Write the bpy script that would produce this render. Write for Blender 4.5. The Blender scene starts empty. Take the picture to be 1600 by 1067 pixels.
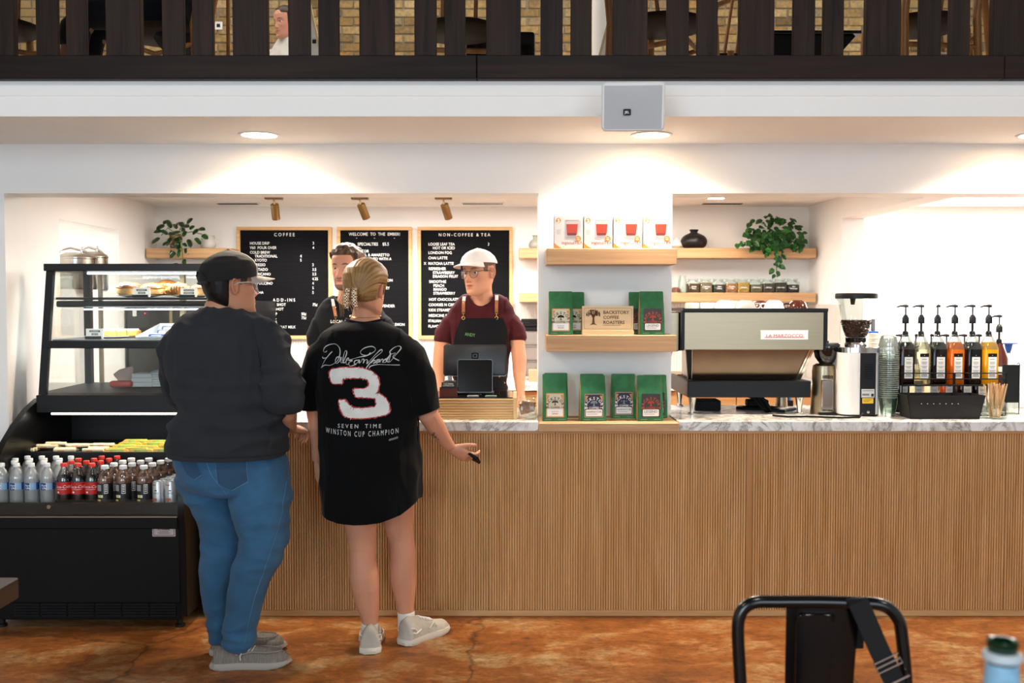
import bpy, bmesh, math, random
import numpy as np
from mathutils import Vector, Matrix, noise
from mathutils.bvhtree import BVHTree
random.seed(7)
SC = bpy.context.scene
COL = SC.collection
PI = math.pi
# ------------------------------------------------------------------ camera
FPX, CH, PITCH = 1556.0, 1.47, math.atan(60.5/1556)
cam_d = bpy.data.cameras.new('camera'); cam = bpy.data.objects.new('camera', cam_d); COL.objects.link(cam)
cam.location = (0, 0, CH); cam.rotation_euler = (PI/2-PITCH, 0, 0)
cam_d.sensor_width = 36; cam_d.lens = FPX/1600*36
cam_d.dof.use_dof = True; cam_d.dof.focus_distance = 4.6; cam_d.dof.aperture_fstop = 4.0
cam_d.clip_start = .05
SC.camera = cam
# ------------------------------------------------------------------ world, light, exposure
SC.view_settings.view_transform = 'Standard'; SC.view_settings.look = 'None'
SC.view_settings.exposure = 0.0; SC.view_settings.gamma = 1.0; SC.view_settings.use_curve_mapping = False
W = bpy.data.worlds.new('world'); SC.world = W; W.use_nodes = True
W.node_tree.nodes['Background'].inputs[0].default_value = (.80, .90, 1.0, 1)
W.node_tree.nodes['Background'].inputs[1].default_value = .6
def light(name, kind, loc, rot, energy, col, **k):
    d = bpy.data.lights.new(name, kind); d.energy = energy; d.color = col
    for a, v in k.items(): setattr(d, a, v)
    o = bpy.data.objects.new(name, d); COL.objects.link(o); o.location = loc; o.rotation_euler = rot
    return o
WARM = (1.0, .83, .66); WARM2 = (1.0, .92, .84); DAY = (.68, .85, 1.0)
# daylight through the two shop windows behind the photographer
for x, e in ((-2.6, 250), (2.6, 130)):
    light('shopfront_window_light', 'AREA', (x, -4.55, 2.0), (math.radians(88), 0, 0), e, DAY, shape='RECTANGLE', size=3.4, size_y=3.0)
# pendant lamps of the hall, out of frame overhead
for x, y in ((-2.2, 1.0), (.6, 1.0), (3.2, 1.0)): light('hall_lamp', 'POINT', (x, y, 3.6), (0, 0, 0), 62, WARM2, shadow_soft_size=.18)
# service room panel; unseen area lights fill the bar, side room and loft
light('bar_fill_light', 'AREA', (-.3, 6.1, 2.15), (0, 0, 0), 125, (1, .95, .89), shape='RECTANGLE', size=3.2, size_y=.8)
light('service_room_light', 'AREA', (3.5, 6.6, 2.12), (0, 0, 0), 85, (1, .97, .93), shape='RECTANGLE', size=1.8, size_y=1.0)
light('side_room_light', 'AREA', (-3.5, 6.3, 2.12), (0, 0, 0), 24, (1, .97, .92), shape='RECTANGLE', size=.8, size_y=1.2)
light('loft_light', 'AREA', (0, 6.8, 4.9), (0, 0, 0), 170, (1, .90, .78), shape='RECTANGLE', size=8, size_y=2)

# ------------------------------------------------------------------ helpers
def P(px, py, Y):
    u = (px-800)/FPX; v = (533.5-py)/FPX
    c, s = math.cos(PITCH), math.sin(PITCH)
    k = Y/(c+v*s)
    return Vector((u*k, Y, CH+(-s+v*c)*k))
def XA(px, Y, py=533): return P(px, py, Y).x
def ZA(py, Y): return P(800, py, Y).z
def MP(Y): return Y/FPX
def lin(h):
    h = h.lstrip('#'); o = []
    for i in (0, 2, 4):
        c = int(h[i:i+2], 16)/255
        o.append(c/12.92 if c <= .04045 else ((c+.055)/1.055)**2.4)
    return (*o, 1)
class MB:
    """collects shapes for ONE mesh"""
    def __init__(s): s.v, s.f, s.m = [], [], []
    def add(s, vs, fs, mi=0, M=None):
        o = len(s.v)
        s.v += [tuple(M @ Vector(v)) if M else tuple(v) for v in vs]
        s.f += [tuple(i+o for i in f) for f in fs]; s.m += [mi]*len(fs)
        return s
    def box(s, x0, x1, y0, y1, z0, z1, b=0, mi=0, M=None, seg=1):
        if x0 > x1: x0, x1 = x1, x0
        if b <= 0:
            vs = [(x, y, z) for z in (z0, z1) for y in (y0, y1) for x in (x0, x1)]
            return s.add(vs, [(0, 2, 3, 1), (4, 5, 7, 6), (0, 1, 5, 4), (2, 6, 7, 3), (0, 4, 6, 2), (1, 3, 7, 5)], mi, M)
        bm = bmesh.new(); bmesh.ops.create_cube(bm, size=1)
        for v in bm.verts: v.co = Vector(((x0+x1)/2+v.co.x*(x1-x0), (y0+y1)/2+v.co.y*(y1-y0), (z0+z1)/2+v.co.z*(z1-z0)))
        bmesh.ops.bevel(bm, geom=bm.edges[:], offset=b, segments=seg, affect='EDGES', profile=.5)
        bm.verts.index_update()
        vs = [v.co.copy() for v in bm.verts]; fs = [[v.index for v in f.verts] for f in bm.faces]; bm.free()
        return s.add(vs, fs, mi, M)
    def lathe(s, prof, n=20, c=(0, 0, 0), mi=0, M=None, sx=1, sy=1):
        vs, fs = [], []
        for r, z in prof:
            for i in range(n):
                a = 2*PI*i/n; vs.append((c[0]+r*math.cos(a)*sx, c[1]+r*math.sin(a)*sy, c[2]+z))
        for j in range(len(prof)-1):
            for i in range(n):
                k = (i+1) % n; fs.append((j*n+i, j*n+k, (j+1)*n+k, (j+1)*n+i))
        if prof[0][0] > 1e-6: fs.append(tuple(range(n-1, -1, -1)))
        if prof[-1][0] > 1e-6: fs.append(tuple(range((len(prof)-1)*n, len(prof)*n)))
        return s.add(vs, fs, mi, M)
    def cyl(s, p0, p1, r0, r1=None, n=12, mi=0, M=None):
        return s.tube([p0, p1], [r0, r0 if r1 is None else r1], n, mi=mi, M=M)
    def tube(s, path, r, n=8, closed=False, mi=0, M=None, flat=1.0, up=None):
        path = [Vector(p) for p in path]; N = len(path)
        rs = r if isinstance(r, (list, tuple)) else [r]*N
        vs, fs = [], []
        ref = None
        for i, p in enumerate(path):
            if closed: t = path[(i+1) % N]-path[i-1]
            else: t = path[min(i+1, N-1)]-path[max(i-1, 0)]
            t.normalize()
            if ref is None:
                ref = Vector(up) if up else (Vector((0, 0, 1)) if abs(t.z) < .9 else Vector((1, 0, 0)))
            X = ref-t*ref.dot(t)
            if X.length < 1e-6: X = t.orthogonal()
            X.normalize(); Yv = t.cross(X)
            if not up: ref = X
            for k in range(n):
                a = 2*PI*k/n
                vs.append(p+X*(rs[i]*math.cos(a)*flat)+Yv*(rs[i]*math.sin(a)))
        for j in range(N if closed else N-1):
            j2 = (j+1) % N
            for k in range(n):
                k2 = (k+1) % n; fs.append((j*n+k, j*n+k2, j2*n+k2, j2*n+k))
        if not closed:
            fs.append(tuple(range(n-1, -1, -1))); fs.append(tuple(range((N-1)*n, N*n)))
        return s.add(vs, fs, mi, M)
    def ball(s, c, r, n=14, m=9, mi=0, M=None):
        r = r if isinstance(r, (tuple, list)) else (r, r, r)
        vs, fs = [(c[0], c[1], c[2]-r[2])], []
        for j in range(1, m):
            t = -PI/2+PI*j/m
            for i in range(n):
                a = 2*PI*i/n
                vs.append((c[0]+r[0]*math.cos(t)*math.cos(a), c[1]+r[1]*math.cos(t)*math.sin(a), c[2]+r[2]*math.sin(t)))
        vs.append((c[0], c[1], c[2]+r[2])); L = len(vs)-1
        for i in range(n):
            k = (i+1) % n
            fs.append((0, 1+k, 1+i)); fs.append((L, 1+(m-2)*n+i, 1+(m-2)*n+k))
            for j in range(m-2): fs.append((1+j*n+i, 1+j*n+k, 1+(j+1)*n+k, 1+(j+1)*n+i))
        return s.add(vs, fs, mi, M)
    def prism(s, poly, d0, d1, axis='y', mi=0, M=None):
        n = len(poly)
        def q(p, d): return {'y': (p[0], d, p[1]), 'x': (d, p[0], p[1]), 'z': (p[0], p[1], d)}[axis]
        vs = [q(p, d0) for p in poly]+[q(p, d1) for p in poly]
        fs = [tuple(range(n-1, -1, -1)), tuple(range(n, 2*n))]+[(i, (i+1) % n, n+(i+1) % n, n+i) for i in range(n)]
        return s.add(vs, fs, mi, M)
    def quad(s, a, b, c, d, mi=0, M=None): return s.add([a, b, c, d], [(0, 1, 2, 3)], mi, M)
def obj(name, mb, mats, parent=None, smooth=35, kind=None, rel=None, label=None):
    """link one mesh object; with a parent, world coordinates become local to the thing's base"""
    me = bpy.data.meshes.new(name)
    if isinstance(mb, MB):
        vs = mb.v
        root = parent
        while root is not None and root.parent is not None: root = root.parent
        if root is not None and rel is None:
            L = root.location; vs = [(v[0]-L.x, v[1]-L.y, v[2]-L.z) for v in vs]
        me.from_pydata(vs, [], mb.f); me.polygons.foreach_set('material_index', mb.m)
    else: me = mb
    for m in (mats if isinstance(mats, (list, tuple)) else [mats]): me.materials.append(m)
    if smooth and isinstance(mb, MB):
        me.validate(); me.polygons.foreach_set('use_smooth', [True]*len(me.polygons))
        try: me.set_sharp_from_angle(angle=math.radians(smooth))
        except Exception: pass
    me.update()
    o = bpy.data.objects.new(name, me); COL.objects.link(o)
    if parent is not None: o.parent = parent
    if kind: o['kind'] = kind
    if label: o['label'] = label
    return o
def tag(o, label, cat, group=None, kind=None):
    o['label'] = label; o['category'] = cat
    if group: o['group'] = group
    if kind: o['kind'] = kind
    return o
def thing(name, label, cat, loc=(0, 0, 0), group=None, rz=0):
    o = bpy.data.objects.new(name, None); COL.objects.link(o); o.location = loc; o.rotation_euler = (0, 0, rz)
    o.empty_display_size = .05
    return tag(o, label, cat, group)
def single(name, mb, mats, label, cat, loc, group=None, smooth=35):
    """a thing that is one mesh, world coordinates in, origin moved to its base"""
    L = Vector(loc); mb.v = [(v[0]-L.x, v[1]-L.y, v[2]-L.z) for v in mb.v]
    o = obj(name, mb, mats, smooth=smooth); o.location = L
    return tag(o, label, cat, group)
def struct(name, mb, mats, parent=None, smooth=0):
    o = obj(name, mb, mats, parent, smooth=smooth); o['kind'] = 'structure'; return o
def dup(root, loc, rz=0, label=None, scale=None):
    r = root.copy(); COL.objects.link(r); r.location = loc; r.rotation_euler = (0, 0, rz)
    if scale: r.scale = (scale,)*3
    if label: r['label'] = label
    for ch in list(root.children):
        c = ch.copy(); COL.objects.link(c); c.parent = r
        for g in list(ch.children):
            d = g.copy(); COL.objects.link(d); d.parent = c
    return r
_tc = {}
def text2d(s, size=1.0, align='CENTER', bold=0.0, sx=1.0):
    key = (s, align, bold)
    if key not in _tc:
        cu = bpy.data.curves.new('t', 'FONT'); cu.body = s; cu.align_x = align; cu.resolution_u = 2; cu.offset = bold
        o = bpy.data.objects.new('t', cu); me = bpy.data.meshes.new_from_object(o)
        _tc[key] = ([tuple(v.co) for v in me.vertices], [tuple(p.vertices) for p in me.polygons])
        bpy.data.objects.remove(o); bpy.data.curves.remove(cu); bpy.data.meshes.remove(me)
    v, f = _tc[key]
    return [(p[0]*size*sx, p[1]*size, 0) for p in v], f
FACE = Matrix(((1, 0, 0, 0), (0, 0, 1, 0), (0, 1, 0, 0), (0, 0, 0, 1)))   # text plane XY -> wall plane XZ facing -Y
def put_text(mb, s, x, y, z, size, align='CENTER', bold=0.0, sx=1.0, mi=0, rot=0):
    v, f = text2d(s, size, align, bold, sx)
    M = Matrix.Translation((x, y, z)) @ FACE @ Matrix.Rotation(rot, 4, 'Z')
    mb.add(v, f, mi, M)
def arc_text(mb, s, cx, y, cz, R, size, a0, a1, bold=0.0, mi=0, flipface=False):
    n = len(s)
    for i, ch in enumerate(s):
        a = a0+(a1-a0)*i/(n-1)
        put_text(mb, ch, cx+R*math.cos(a), y, cz+R*math.sin(a), size, 'CENTER', bold, 1.0, mi, a-PI/2)

def smoothline(pts, k=5):
    out = []; n = len(pts)
    for i in range(n-1):
        p0, p1, p2, p3 = pts[max(i-1, 0)], pts[i], pts[i+1], pts[min(i+2, n-1)]
        for j in range(k):
            t = j/k; out.append(tuple(.5*((2*p1[a])+(-p0[a]+p2[a])*t+(2*p0[a]-5*p1[a]+4*p2[a]-p3[a])*t*t+(-p0[a]+3*p1[a]-3*p2[a]+p3[a])*t**3) for a in (0, 1)))
    out.append(pts[-1]); return out
# ------------------------------------------------------------------ materials
def mk(name):
    m = bpy.data.materials.new(name); m.use_nodes = True
    return m, m.node_tree, m.node_tree.nodes['Principled BSDF']
def N(nt, typ, **k):
    n = nt.nodes.new(typ)
    for a, v in k.items():
        if a.startswith('i_'):
            key = a[2:].replace('_', ' ')
            n.inputs[int(key) if key.isdigit() else key].default_value = v
        else: setattr(n, a, v)
    return n
def ramp(nt, stops):
    r = nt.nodes.new('ShaderNodeValToRGB'); e = r.color_ramp.elements
    e[0].position, e[0].color = stops[0]; e[1].position, e[1].color = stops[-1]
    for p, c in stops[1:-1]:
        x = e.new(p); x.color = c
    return r
def scl(c, k): return (min(c[0]*k, 1), min(c[1]*k, 1), min(c[2]*k, 1), 1)
def mat(name, col, rough=.5, metal=0, spec=.5, var=0, vs=6, bump=0, bs=80, emis=0, trans=0, sheen=0, coat=0, stretch=(1, 1, 1)):
    m, nt, b = mk(name); c = lin(col)
    b.inputs['Base Color'].default_value = c; b.inputs['Roughness'].default_value = rough
    b.inputs['Metallic'].default_value = metal; b.inputs['Specular IOR Level'].default_value = spec
    if trans: b.inputs['Transmission Weight'].default_value = trans
    if sheen: b.inputs['Sheen Weight'].default_value = sheen
    if coat: b.inputs['Coat Weight'].default_value = coat
    if emis: b.inputs['Emission Color'].default_value = c; b.inputs['Emission Strength'].default_value = emis
    tc = mp = None
    if var or bump:
        tc = N(nt, 'ShaderNodeTexCoord'); mp = N(nt, 'ShaderNodeMapping'); mp.inputs['Scale'].default_value = stretch
        nt.links.new(tc.outputs['Object'], mp.inputs[0])
    if var:
        n = N(nt, 'ShaderNodeTexNoise', i_Scale=vs, i_Detail=5.0, i_Roughness=.6)
        r = ramp(nt, [(.28, scl(c, 1-var)), (.72, scl(c, 1+var))])
        nt.links.new(mp.outputs[0], n.inputs['Vector']); nt.links.new(n.outputs['Fac'], r.inputs[0]); nt.links.new(r.outputs[0], b.inputs['Base Color'])
    if bump:
        n = N(nt, 'ShaderNodeTexNoise', i_Scale=bs, i_Detail=4.0); bp = N(nt, 'ShaderNodeBump', i_Strength=bump, i_Distance=.01)
        nt.links.new(mp.outputs[0], n.inputs['Vector']); nt.links.new(n.outputs['Fac'], bp.inputs['Height']); nt.links.new(bp.outputs[0], b.inputs['Normal'])
    return m
def wood(name, c1, c2, axis='x', scale=1.0, rough=.45, bump=.15, rnd=0.0, spec=.4):
    m, nt, b = mk(name)
    tc = N(nt, 'ShaderNodeTexCoord'); mp = N(nt, 'ShaderNodeMapping')
    s = {'x': (1.2, 26, 26), 'y': (26, 1.2, 26), 'z': (26, 26, 1.2)}[axis]
    mp.inputs['Scale'].default_value = tuple(q*scale for q in s)
    nt.links.new(tc.outputs['Object'], mp.inputs[0])
    n = N(nt, 'ShaderNodeTexNoise', i_Scale=1.6, i_Detail=7.0, i_Roughness=.62, i_Distortion=.6)
    r = ramp(nt, [(.30, lin(c1)), (.5, scl(tuple((a+d)/2 for a, d in zip(lin(c1), lin(c2))), 1.0)), (.72, lin(c2))])
    nt.links.new(mp.outputs[0], n.inputs['Vector']); nt.links.new(n.outputs['Fac'], r.inputs[0])
    src = r.outputs[0]
    if rnd:
        oi = N(nt, 'ShaderNodeObjectInfo'); hs = N(nt, 'ShaderNodeHueSaturation'); mr = N(nt, 'ShaderNodeMapRange')
        mr.inputs[3].default_value = 1-rnd; mr.inputs[4].default_value = 1+rnd
        nt.links.new(oi.outputs['Random'], mr.inputs[0]); nt.links.new(mr.outputs[0], hs.inputs['Value']); nt.links.new(src, hs.inputs['Color']); src = hs.outputs[0]
    nt.links.new(src, b.inputs['Base Color'])
    b.inputs['Roughness'].default_value = rough; b.inputs['Specular IOR Level'].default_value = spec
    bp = N(nt, 'ShaderNodeBump', i_Strength=bump, i_Distance=.004)
    nt.links.new(n.outputs['Fac'], bp.inputs['Height']); nt.links.new(bp.outputs[0], b.inputs['Normal'])
    return m
def glass(name, tint='#ffffff', refl=.12, rough=.02, dens=1.0, body=0.0, bodycol='#ffffff'):
    """thin clear glass or plastic: a clear sheet with a mirror part, and for liquids some body colour"""
    m = bpy.data.materials.new(name); m.use_nodes = True; nt = m.node_tree; nt.nodes.clear()
    out = N(nt, 'ShaderNodeOutputMaterial'); t = N(nt, 'ShaderNodeBsdfTransparent'); g = N(nt, 'ShaderNodeBsdfGlossy')
    t.inputs[0].default_value = lin(tint); g.inputs['Roughness'].default_value = rough
    lw = N(nt, 'ShaderNodeLayerWeight', i_Blend=.35); mr = N(nt, 'ShaderNodeMapRange'); mr.inputs[3].default_value = refl*.35; mr.inputs[4].default_value = min(1, refl*4)
    nt.links.new(lw.outputs['Fresnel'], mr.inputs[0])
    mx = N(nt, 'ShaderNodeMixShader'); nt.links.new(mr.outputs[0], mx.inputs[0])
    src = t.outputs[0]
    if body:
        d = N(nt, 'ShaderNodeBsdfDiffuse'); d.inputs[0].default_value = lin(bodycol)
        tl = N(nt, 'ShaderNodeBsdfTranslucent'); tl.inputs[0].default_value = lin(bodycol)
        m3 = N(nt, 'ShaderNodeMixShader', i_0=.5); nt.links.new(d.outputs[0], m3.inputs[1]); nt.links.new(tl.outputs[0], m3.inputs[2])
        m2 = N(nt, 'ShaderNodeMixShader', i_0=body); nt.links.new(t.outputs[0], m2.inputs[1]); nt.links.new(m3.outputs[0], m2.inputs[2]); src = m2.outputs[0]
    nt.links.new(src, mx.inputs[1]); nt.links.new(g.outputs[0], mx.inputs[2]); nt.links.new(mx.outputs[0], out.inputs[0])
    return m
def emit(name, col, s):
    m, nt, b = mk(name); b.inputs['Base Color'].default_value = lin(col); b.inputs['Emission Color'].default_value = lin(col); b.inputs['Emission Strength'].default_value = s
    return m
def marble():
    m, nt, b = mk('marble'); tc = N(nt, 'ShaderNodeTexCoord')
    n1 = N(nt, 'ShaderNodeTexNoise', i_Scale=3.2, i_Detail=8.0, i_Roughness=.62, i_Distortion=2.2)
    n2 = N(nt, 'ShaderNodeTexNoise', i_Scale=11.0, i_Detail=6.0, i_Roughness=.7, i_Distortion=1.2)
    nt.links.new(tc.outputs['Object'], n1.inputs['Vector']); nt.links.new(tc.outputs['Object'], n2.inputs['Vector'])
    w = lin('#efede8'); g = lin('#8f8a86'); d = lin('#c9c5bf')
    r1 = ramp(nt, [(.44, w), (.495, d), (.505, g), (.52, d), (.56, w)]); r2 = ramp(nt, [(.40, lin('#d9d6d0')), (.55, lin('#ffffff'))])
    nt.links.new(n1.outputs['Fac'], r1.inputs[0]); nt.links.new(n2.outputs['Fac'], r2.inputs[0])
    mx = N(nt, 'ShaderNodeMix', data_type='RGBA', blend_type='MULTIPLY'); mx.inputs[0].default_value = .8
    nt.links.new(r1.outputs[0], mx.inputs[6]); nt.links.new(r2.outputs[0], mx.inputs[7]); nt.links.new(mx.outputs[2], b.inputs['Base Color'])
    b.inputs['Roughness'].default_value = .22
    return m
def concrete():
    m, nt, b = mk('stained_concrete'); tc = N(nt, 'ShaderNodeTexCoord')
    mp = N(nt, 'ShaderNodeMapping'); mp.inputs['Scale'].default_value = (1, 1.6, 1); nt.links.new(tc.outputs['Object'], mp.inputs[0])
    n1 = N(nt, 'ShaderNodeTexNoise', i_Scale=2.4, i_Detail=12.0, i_Roughness=.74, i_Distortion=.35)
    n2 = N(nt, 'ShaderNodeTexNoise', i_Scale=26.0, i_Detail=10.0, i_Roughness=.8)
    n3 = N(nt, 'ShaderNodeTexNoise', i_Scale=2.6, i_Detail=6.0, i_Roughness=.6, i_Distortion=1.0)
    for n in (n1, n2, n3): nt.links.new(mp.outputs[0], n.inputs['Vector'])
    r1 = ramp(nt, [(.32, lin('#6a3a1a')), (.42, lin('#94561f')), (.50, lin('#a8642a')), (.57, lin('#b98a54')), (.70, lin('#cfb488'))])
    nt.links.new(n1.outputs['Fac'], r1.inputs[0])
    r2 = ramp(nt, [(.30, lin('#6f655c')), (.62, lin('#ffffff'))]); nt.links.new(n2.outputs['Fac'], r2.inputs[0])
    mx = N(nt, 'ShaderNodeMix', data_type='RGBA', blend_type='MULTIPLY'); mx.inputs[0].default_value = .9
    nt.links.new(r1.outputs[0], mx.inputs[6]); nt.links.new(r2.outputs[0], mx.inputs[7])
    r3 = ramp(nt, [(.62, (0, 0, 0, 1)), (.72, (.5, .5, .5, 1))]); nt.links.new(n3.outputs['Fac'], r3.inputs[0])
    m2 = N(nt, 'ShaderNodeMix', data_type='RGBA'); nt.links.new(r3.outputs[0], m2.inputs[0]); nt.links.new(mx.outputs[2], m2.inputs[6]); m2.inputs[7].default_value = lin('#3b2819')
    # hairline cracks
    vo = N(nt, 'ShaderNodeTexVoronoi', feature='DISTANCE_TO_EDGE', i_Scale=.55); n4 = N(nt, 'ShaderNodeTexNoise', i_Scale=3.0, i_Detail=8.0)
    nt.links.new(tc.outputs['Object'], n4.inputs['Vector'])
    mv = N(nt, 'ShaderNodeMix', data_type='RGBA', blend_type='ADD'); mv.inputs[0].default_value = .35
    nt.links.new(tc.outputs['Object'], mv.inputs[6]); nt.links.new(n4.outputs['Color'], mv.inputs[7]); nt.links.new(mv.outputs[2], vo.inputs['Vector'])
    r4 = ramp(nt, [(.0, (.25, .25, .25, 1)), (.006, (1, 1, 1, 1))]); nt.links.new(vo.outputs['Distance'], r4.inputs[0])
    m5 = N(nt, 'ShaderNodeMix', data_type='RGBA', blend_type='MULTIPLY'); m5.inputs[0].default_value = .8
    nt.links.new(m2.outputs[2], m5.inputs[6]); nt.links.new(r4.outputs[0], m5.inputs[7]); nt.links.new(m5.outputs[2], b.inputs['Base Color'])
    rr = N(nt, 'ShaderNodeMapRange'); rr.inputs[3].default_value = .30; rr.inputs[4].default_value = .62
    nt.links.new(n2.outputs['Fac'], rr.inputs[0]); nt.links.new(rr.outputs[0], b.inputs['Roughness'])
    bp = N(nt, 'ShaderNodeBump', i_Strength=.12, i_Distance=.01); nt.links.new(n2.outputs['Fac'], bp.inputs['Height']); nt.links.new(bp.outputs[0], b.inputs['Normal'])
    return m
def rndmat(name, cols, rough=.8, bump=.4, bs=40):
    """colour differs from object to object (bricks)"""
    m, nt, b = mk(name); oi = N(nt, 'ShaderNodeObjectInfo'); k = len(cols)-1
    r = ramp(nt, [(i/k, lin(c)) for i, c in enumerate(cols)]); nt.links.new(oi.outputs['Random'], r.inputs[0])
    tc = N(nt, 'ShaderNodeTexCoord'); n = N(nt, 'ShaderNodeTexNoise', i_Scale=bs, i_Detail=6.0)
    va = N(nt, 'ShaderNodeVectorMath', operation='ADD'); nt.links.new(tc.outputs['Object'], va.inputs[0]); nt.links.new(oi.outputs['Location'], va.inputs[1])
    nt.links.new(va.outputs[0], n.inputs['Vector'])
    r2 = ramp(nt, [(.3, (.5, .5, .5, 1)), (.65, (1, 1, 1, 1))]); nt.links.new(n.outputs['Fac'], r2.inputs[0])
    mx = N(nt, 'ShaderNodeMix', data_type='RGBA', blend_type='MULTIPLY'); mx.inputs[0].default_value = .8
    nt.links.new(r.outputs[0], mx.inputs[6]); nt.links.new(r2.outputs[0], mx.inputs[7]); nt.links.new(mx.outputs[2], b.inputs['Base Color'])
    b.inputs['Roughness'].default_value = rough
    bp = N(nt, 'ShaderNodeBump', i_Strength=bump, i_Distance=.01); nt.links.new(n.outputs['Fac'], bp.inputs['Height']); nt.links.new(bp.outputs[0], b.inputs['Normal'])
    return m
WHITE = mat('white_paint', '#f3f1ed', .6, var=.02, vs=2, bump=.05, bs=120)
CEILM = mat('ceiling_plaster', '#ece8e2', .8, var=.05, vs=5, bump=.35, bs=35)
TILEM = mat('finger_tile', '#ded4ca', .25, var=.04, vs=9)
DARKWOOD = wood('dark_stained_oak', '#150e0b', '#34231b', 'z', .8, .5, .2, rnd=.18, spec=.15)
DARKWOODX = wood('dark_stained_oak_beam', '#120b09', '#2d1d16', 'x', .8, .5, .2, rnd=.1, spec=.15)
OAK = wood('light_oak', '#b08458', '#d0a87a', 'x', 1.0, .5, .12)
OAKF = wood('light_oak_front', '#b88650', '#d6aa76', 'x', 1.0, .5, .12)
FLUTE = wood('fluted_oak', '#bd8a52', '#e0b47e', 'z', .9, .5, .1)
CHARC = mat('charcoal_metal', '#19191b', .45, spec=.25, bump=.05, bs=300)
BLACK = mat('black_plastic', '#09090a', .4, spec=.3)
BLACKM = mat('matt_black', '#070707', .65, spec=.2)
BLACKG = mat('gloss_black', '#050506', .12)
STEEL = mat('brushed_steel', '#a09076', .32, metal=1, var=.05, vs=4, stretch=(1, 1, 30))
CHROME = mat('chrome', '#d8d6d2', .1, metal=1)
BRASS = mat('aged_brass', '#8a6a40', .35, metal=.9, var=.1)
MARBLE = marble(); CONC = concrete()
GLASS = glass('clear_glass', '#f4fbf8', .10)
CASEGL = glass('case_glass', '#fafcfb', .09)
WHITEP = mat('white_plastic', '#e4e4e2', .4)
PAPER = mat('white_paper', '#eeece8', .7)
INKW = mat('white_ink', '#ecece8', .6)
INKK = mat('black_ink', '#161616', .6)
ORANGE = mat('orange_ink', '#c87a18', .5)

# ------------------------------------------------------------------ setting
YC, YW, YWB, YF, YB = 4.63, 4.89, 5.08, 4.17, 7.3
ZS, ZH, ZC = ZA(225, YW), ZA(302, YW), 2.17
ZF = ZA(127, YF)
b = MB().box(-8, 8, -5, 9.2, -.1, 0); struct('floor', b, CONC)
HW = mat('hall_wall', '#d6d1c8', .7)
b = MB().box(-5.6, -5.5, -4.7, YW, 0, 5.2).box(-5.6, -5.5, YW, 9.2, ZF, 5.2); struct('wall_hall_left', b, HW)
b = MB().box(5.6, 5.7, -4.7, YW, 0, 5.2).box(5.6, 5.7, YW, 9.2, ZF, 5.2); struct('wall_hall_right', b, HW)
b = MB().box(-5.5, 5.6, -4.7, -4.6, 3.55, 5.2).box(-5.5, 5.6, -4.7, -4.6, 0, .45)
for x0_, x1_ in ((-5.5, -4.35), (-.85, .85), (4.35, 5.6)): b.box(x0_, x1_, -4.7, -4.6, .45, 3.55)
struct('wall_hall_rear', b, HW)
struct('ceiling_hall', MB().box(-5.6, 5.7, -4.7, 9.2, 5.2, 5.3), mat('dark_ceiling', '#4a423c', .8))
XL0 = XA(11, YW); XC0, XC1 = XA(841, YW), XA(1049, YW)
b = MB()
b.box(-6, XL0, YW, YWB, 0, ZS); b.box(XL0, 6, YW, YWB, ZH, ZS); b.box(XC0, XC1, YW, YWB, 0, ZH)
struct('wall_front', b, WHITE)
b = MB().box(-5.5, 5.6, YF, 9.1, ZS, ZF); struct('ceiling', b, WHITE)
b = MB().box(-6, 6, YF-.003, YF, ZA(150, YF), ZF); struct('trim_1', b, WHITE)
b = MB().box(-4.6, 5, YWB, YB, ZC, ZS); struct('ceiling_bar', b, CEILM)
wb = MB().box(-4.8, 5.2, YB, YB+.12, 0, ZC); wback = struct('wall_back', wb, WHITE)
XWL = XA(247, YB)                                   # left bar wall with its pass-through
ya, yb2 = 5.733, 6.60; za = 1.55; zt = 1.95; t = .14
b = MB().box(XWL-t, XWL, YWB, ya, 0, ZC).box(XWL-t, XWL, yb2, YB, 0, ZC).box(XWL-t, XWL, ya, yb2, 0, za).box(XWL-t, XWL, ya, yb2, zt, ZC)
struct('wall_left', b, WHITE)
b = MB().box(-4.7, -4.6, YWB, YB, 0, ZC); struct('wall_side_room', b, WHITE)
XWR = XA(1262, YB)
b = MB().box(XWR, XWR+.147, 6.57, YB, 0, ZC).box(XWR, XWR+.147, YWB, 6.57, ZA(341, 6.57), ZC); struct('wall_right', b, WHITE)
b = MB().box(5.0, 5.1, YWB, YB, 0, ZC); struct('wall_service_room', b, WHITE)
# finger tiles: narrow strips, 4 pixels each
b = MB(); zt0, zt1 = .92, ZA(475, YB); p = .0215
for i in range(int((XWR-XWL)/p)):
    for j in range(2):
        h = (zt1-zt0)/2; x = XWL+i*p; b.box(x+.001, x+p-.001, YB-.008, YB, zt0+j*h+.001, zt0+(j+1)*h-.001)
o = obj('tile', b, TILEM, wback, smooth=0); o['kind'] = 'stuff'
wr = bpy.data.objects['wall_right']
b = MB()
for i in range(int((YB-.01-6.57)/p)):
    for j in range(2):
        y = 6.57+i*p; b.box(XWR-.008, XWR, y+.001, y+p-.001, zt0+j*h+.001, zt0+(j+1)*h-.001)
o = obj('tile', b, TILEM, wr, smooth=0); o['kind'] = 'stuff'

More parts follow.
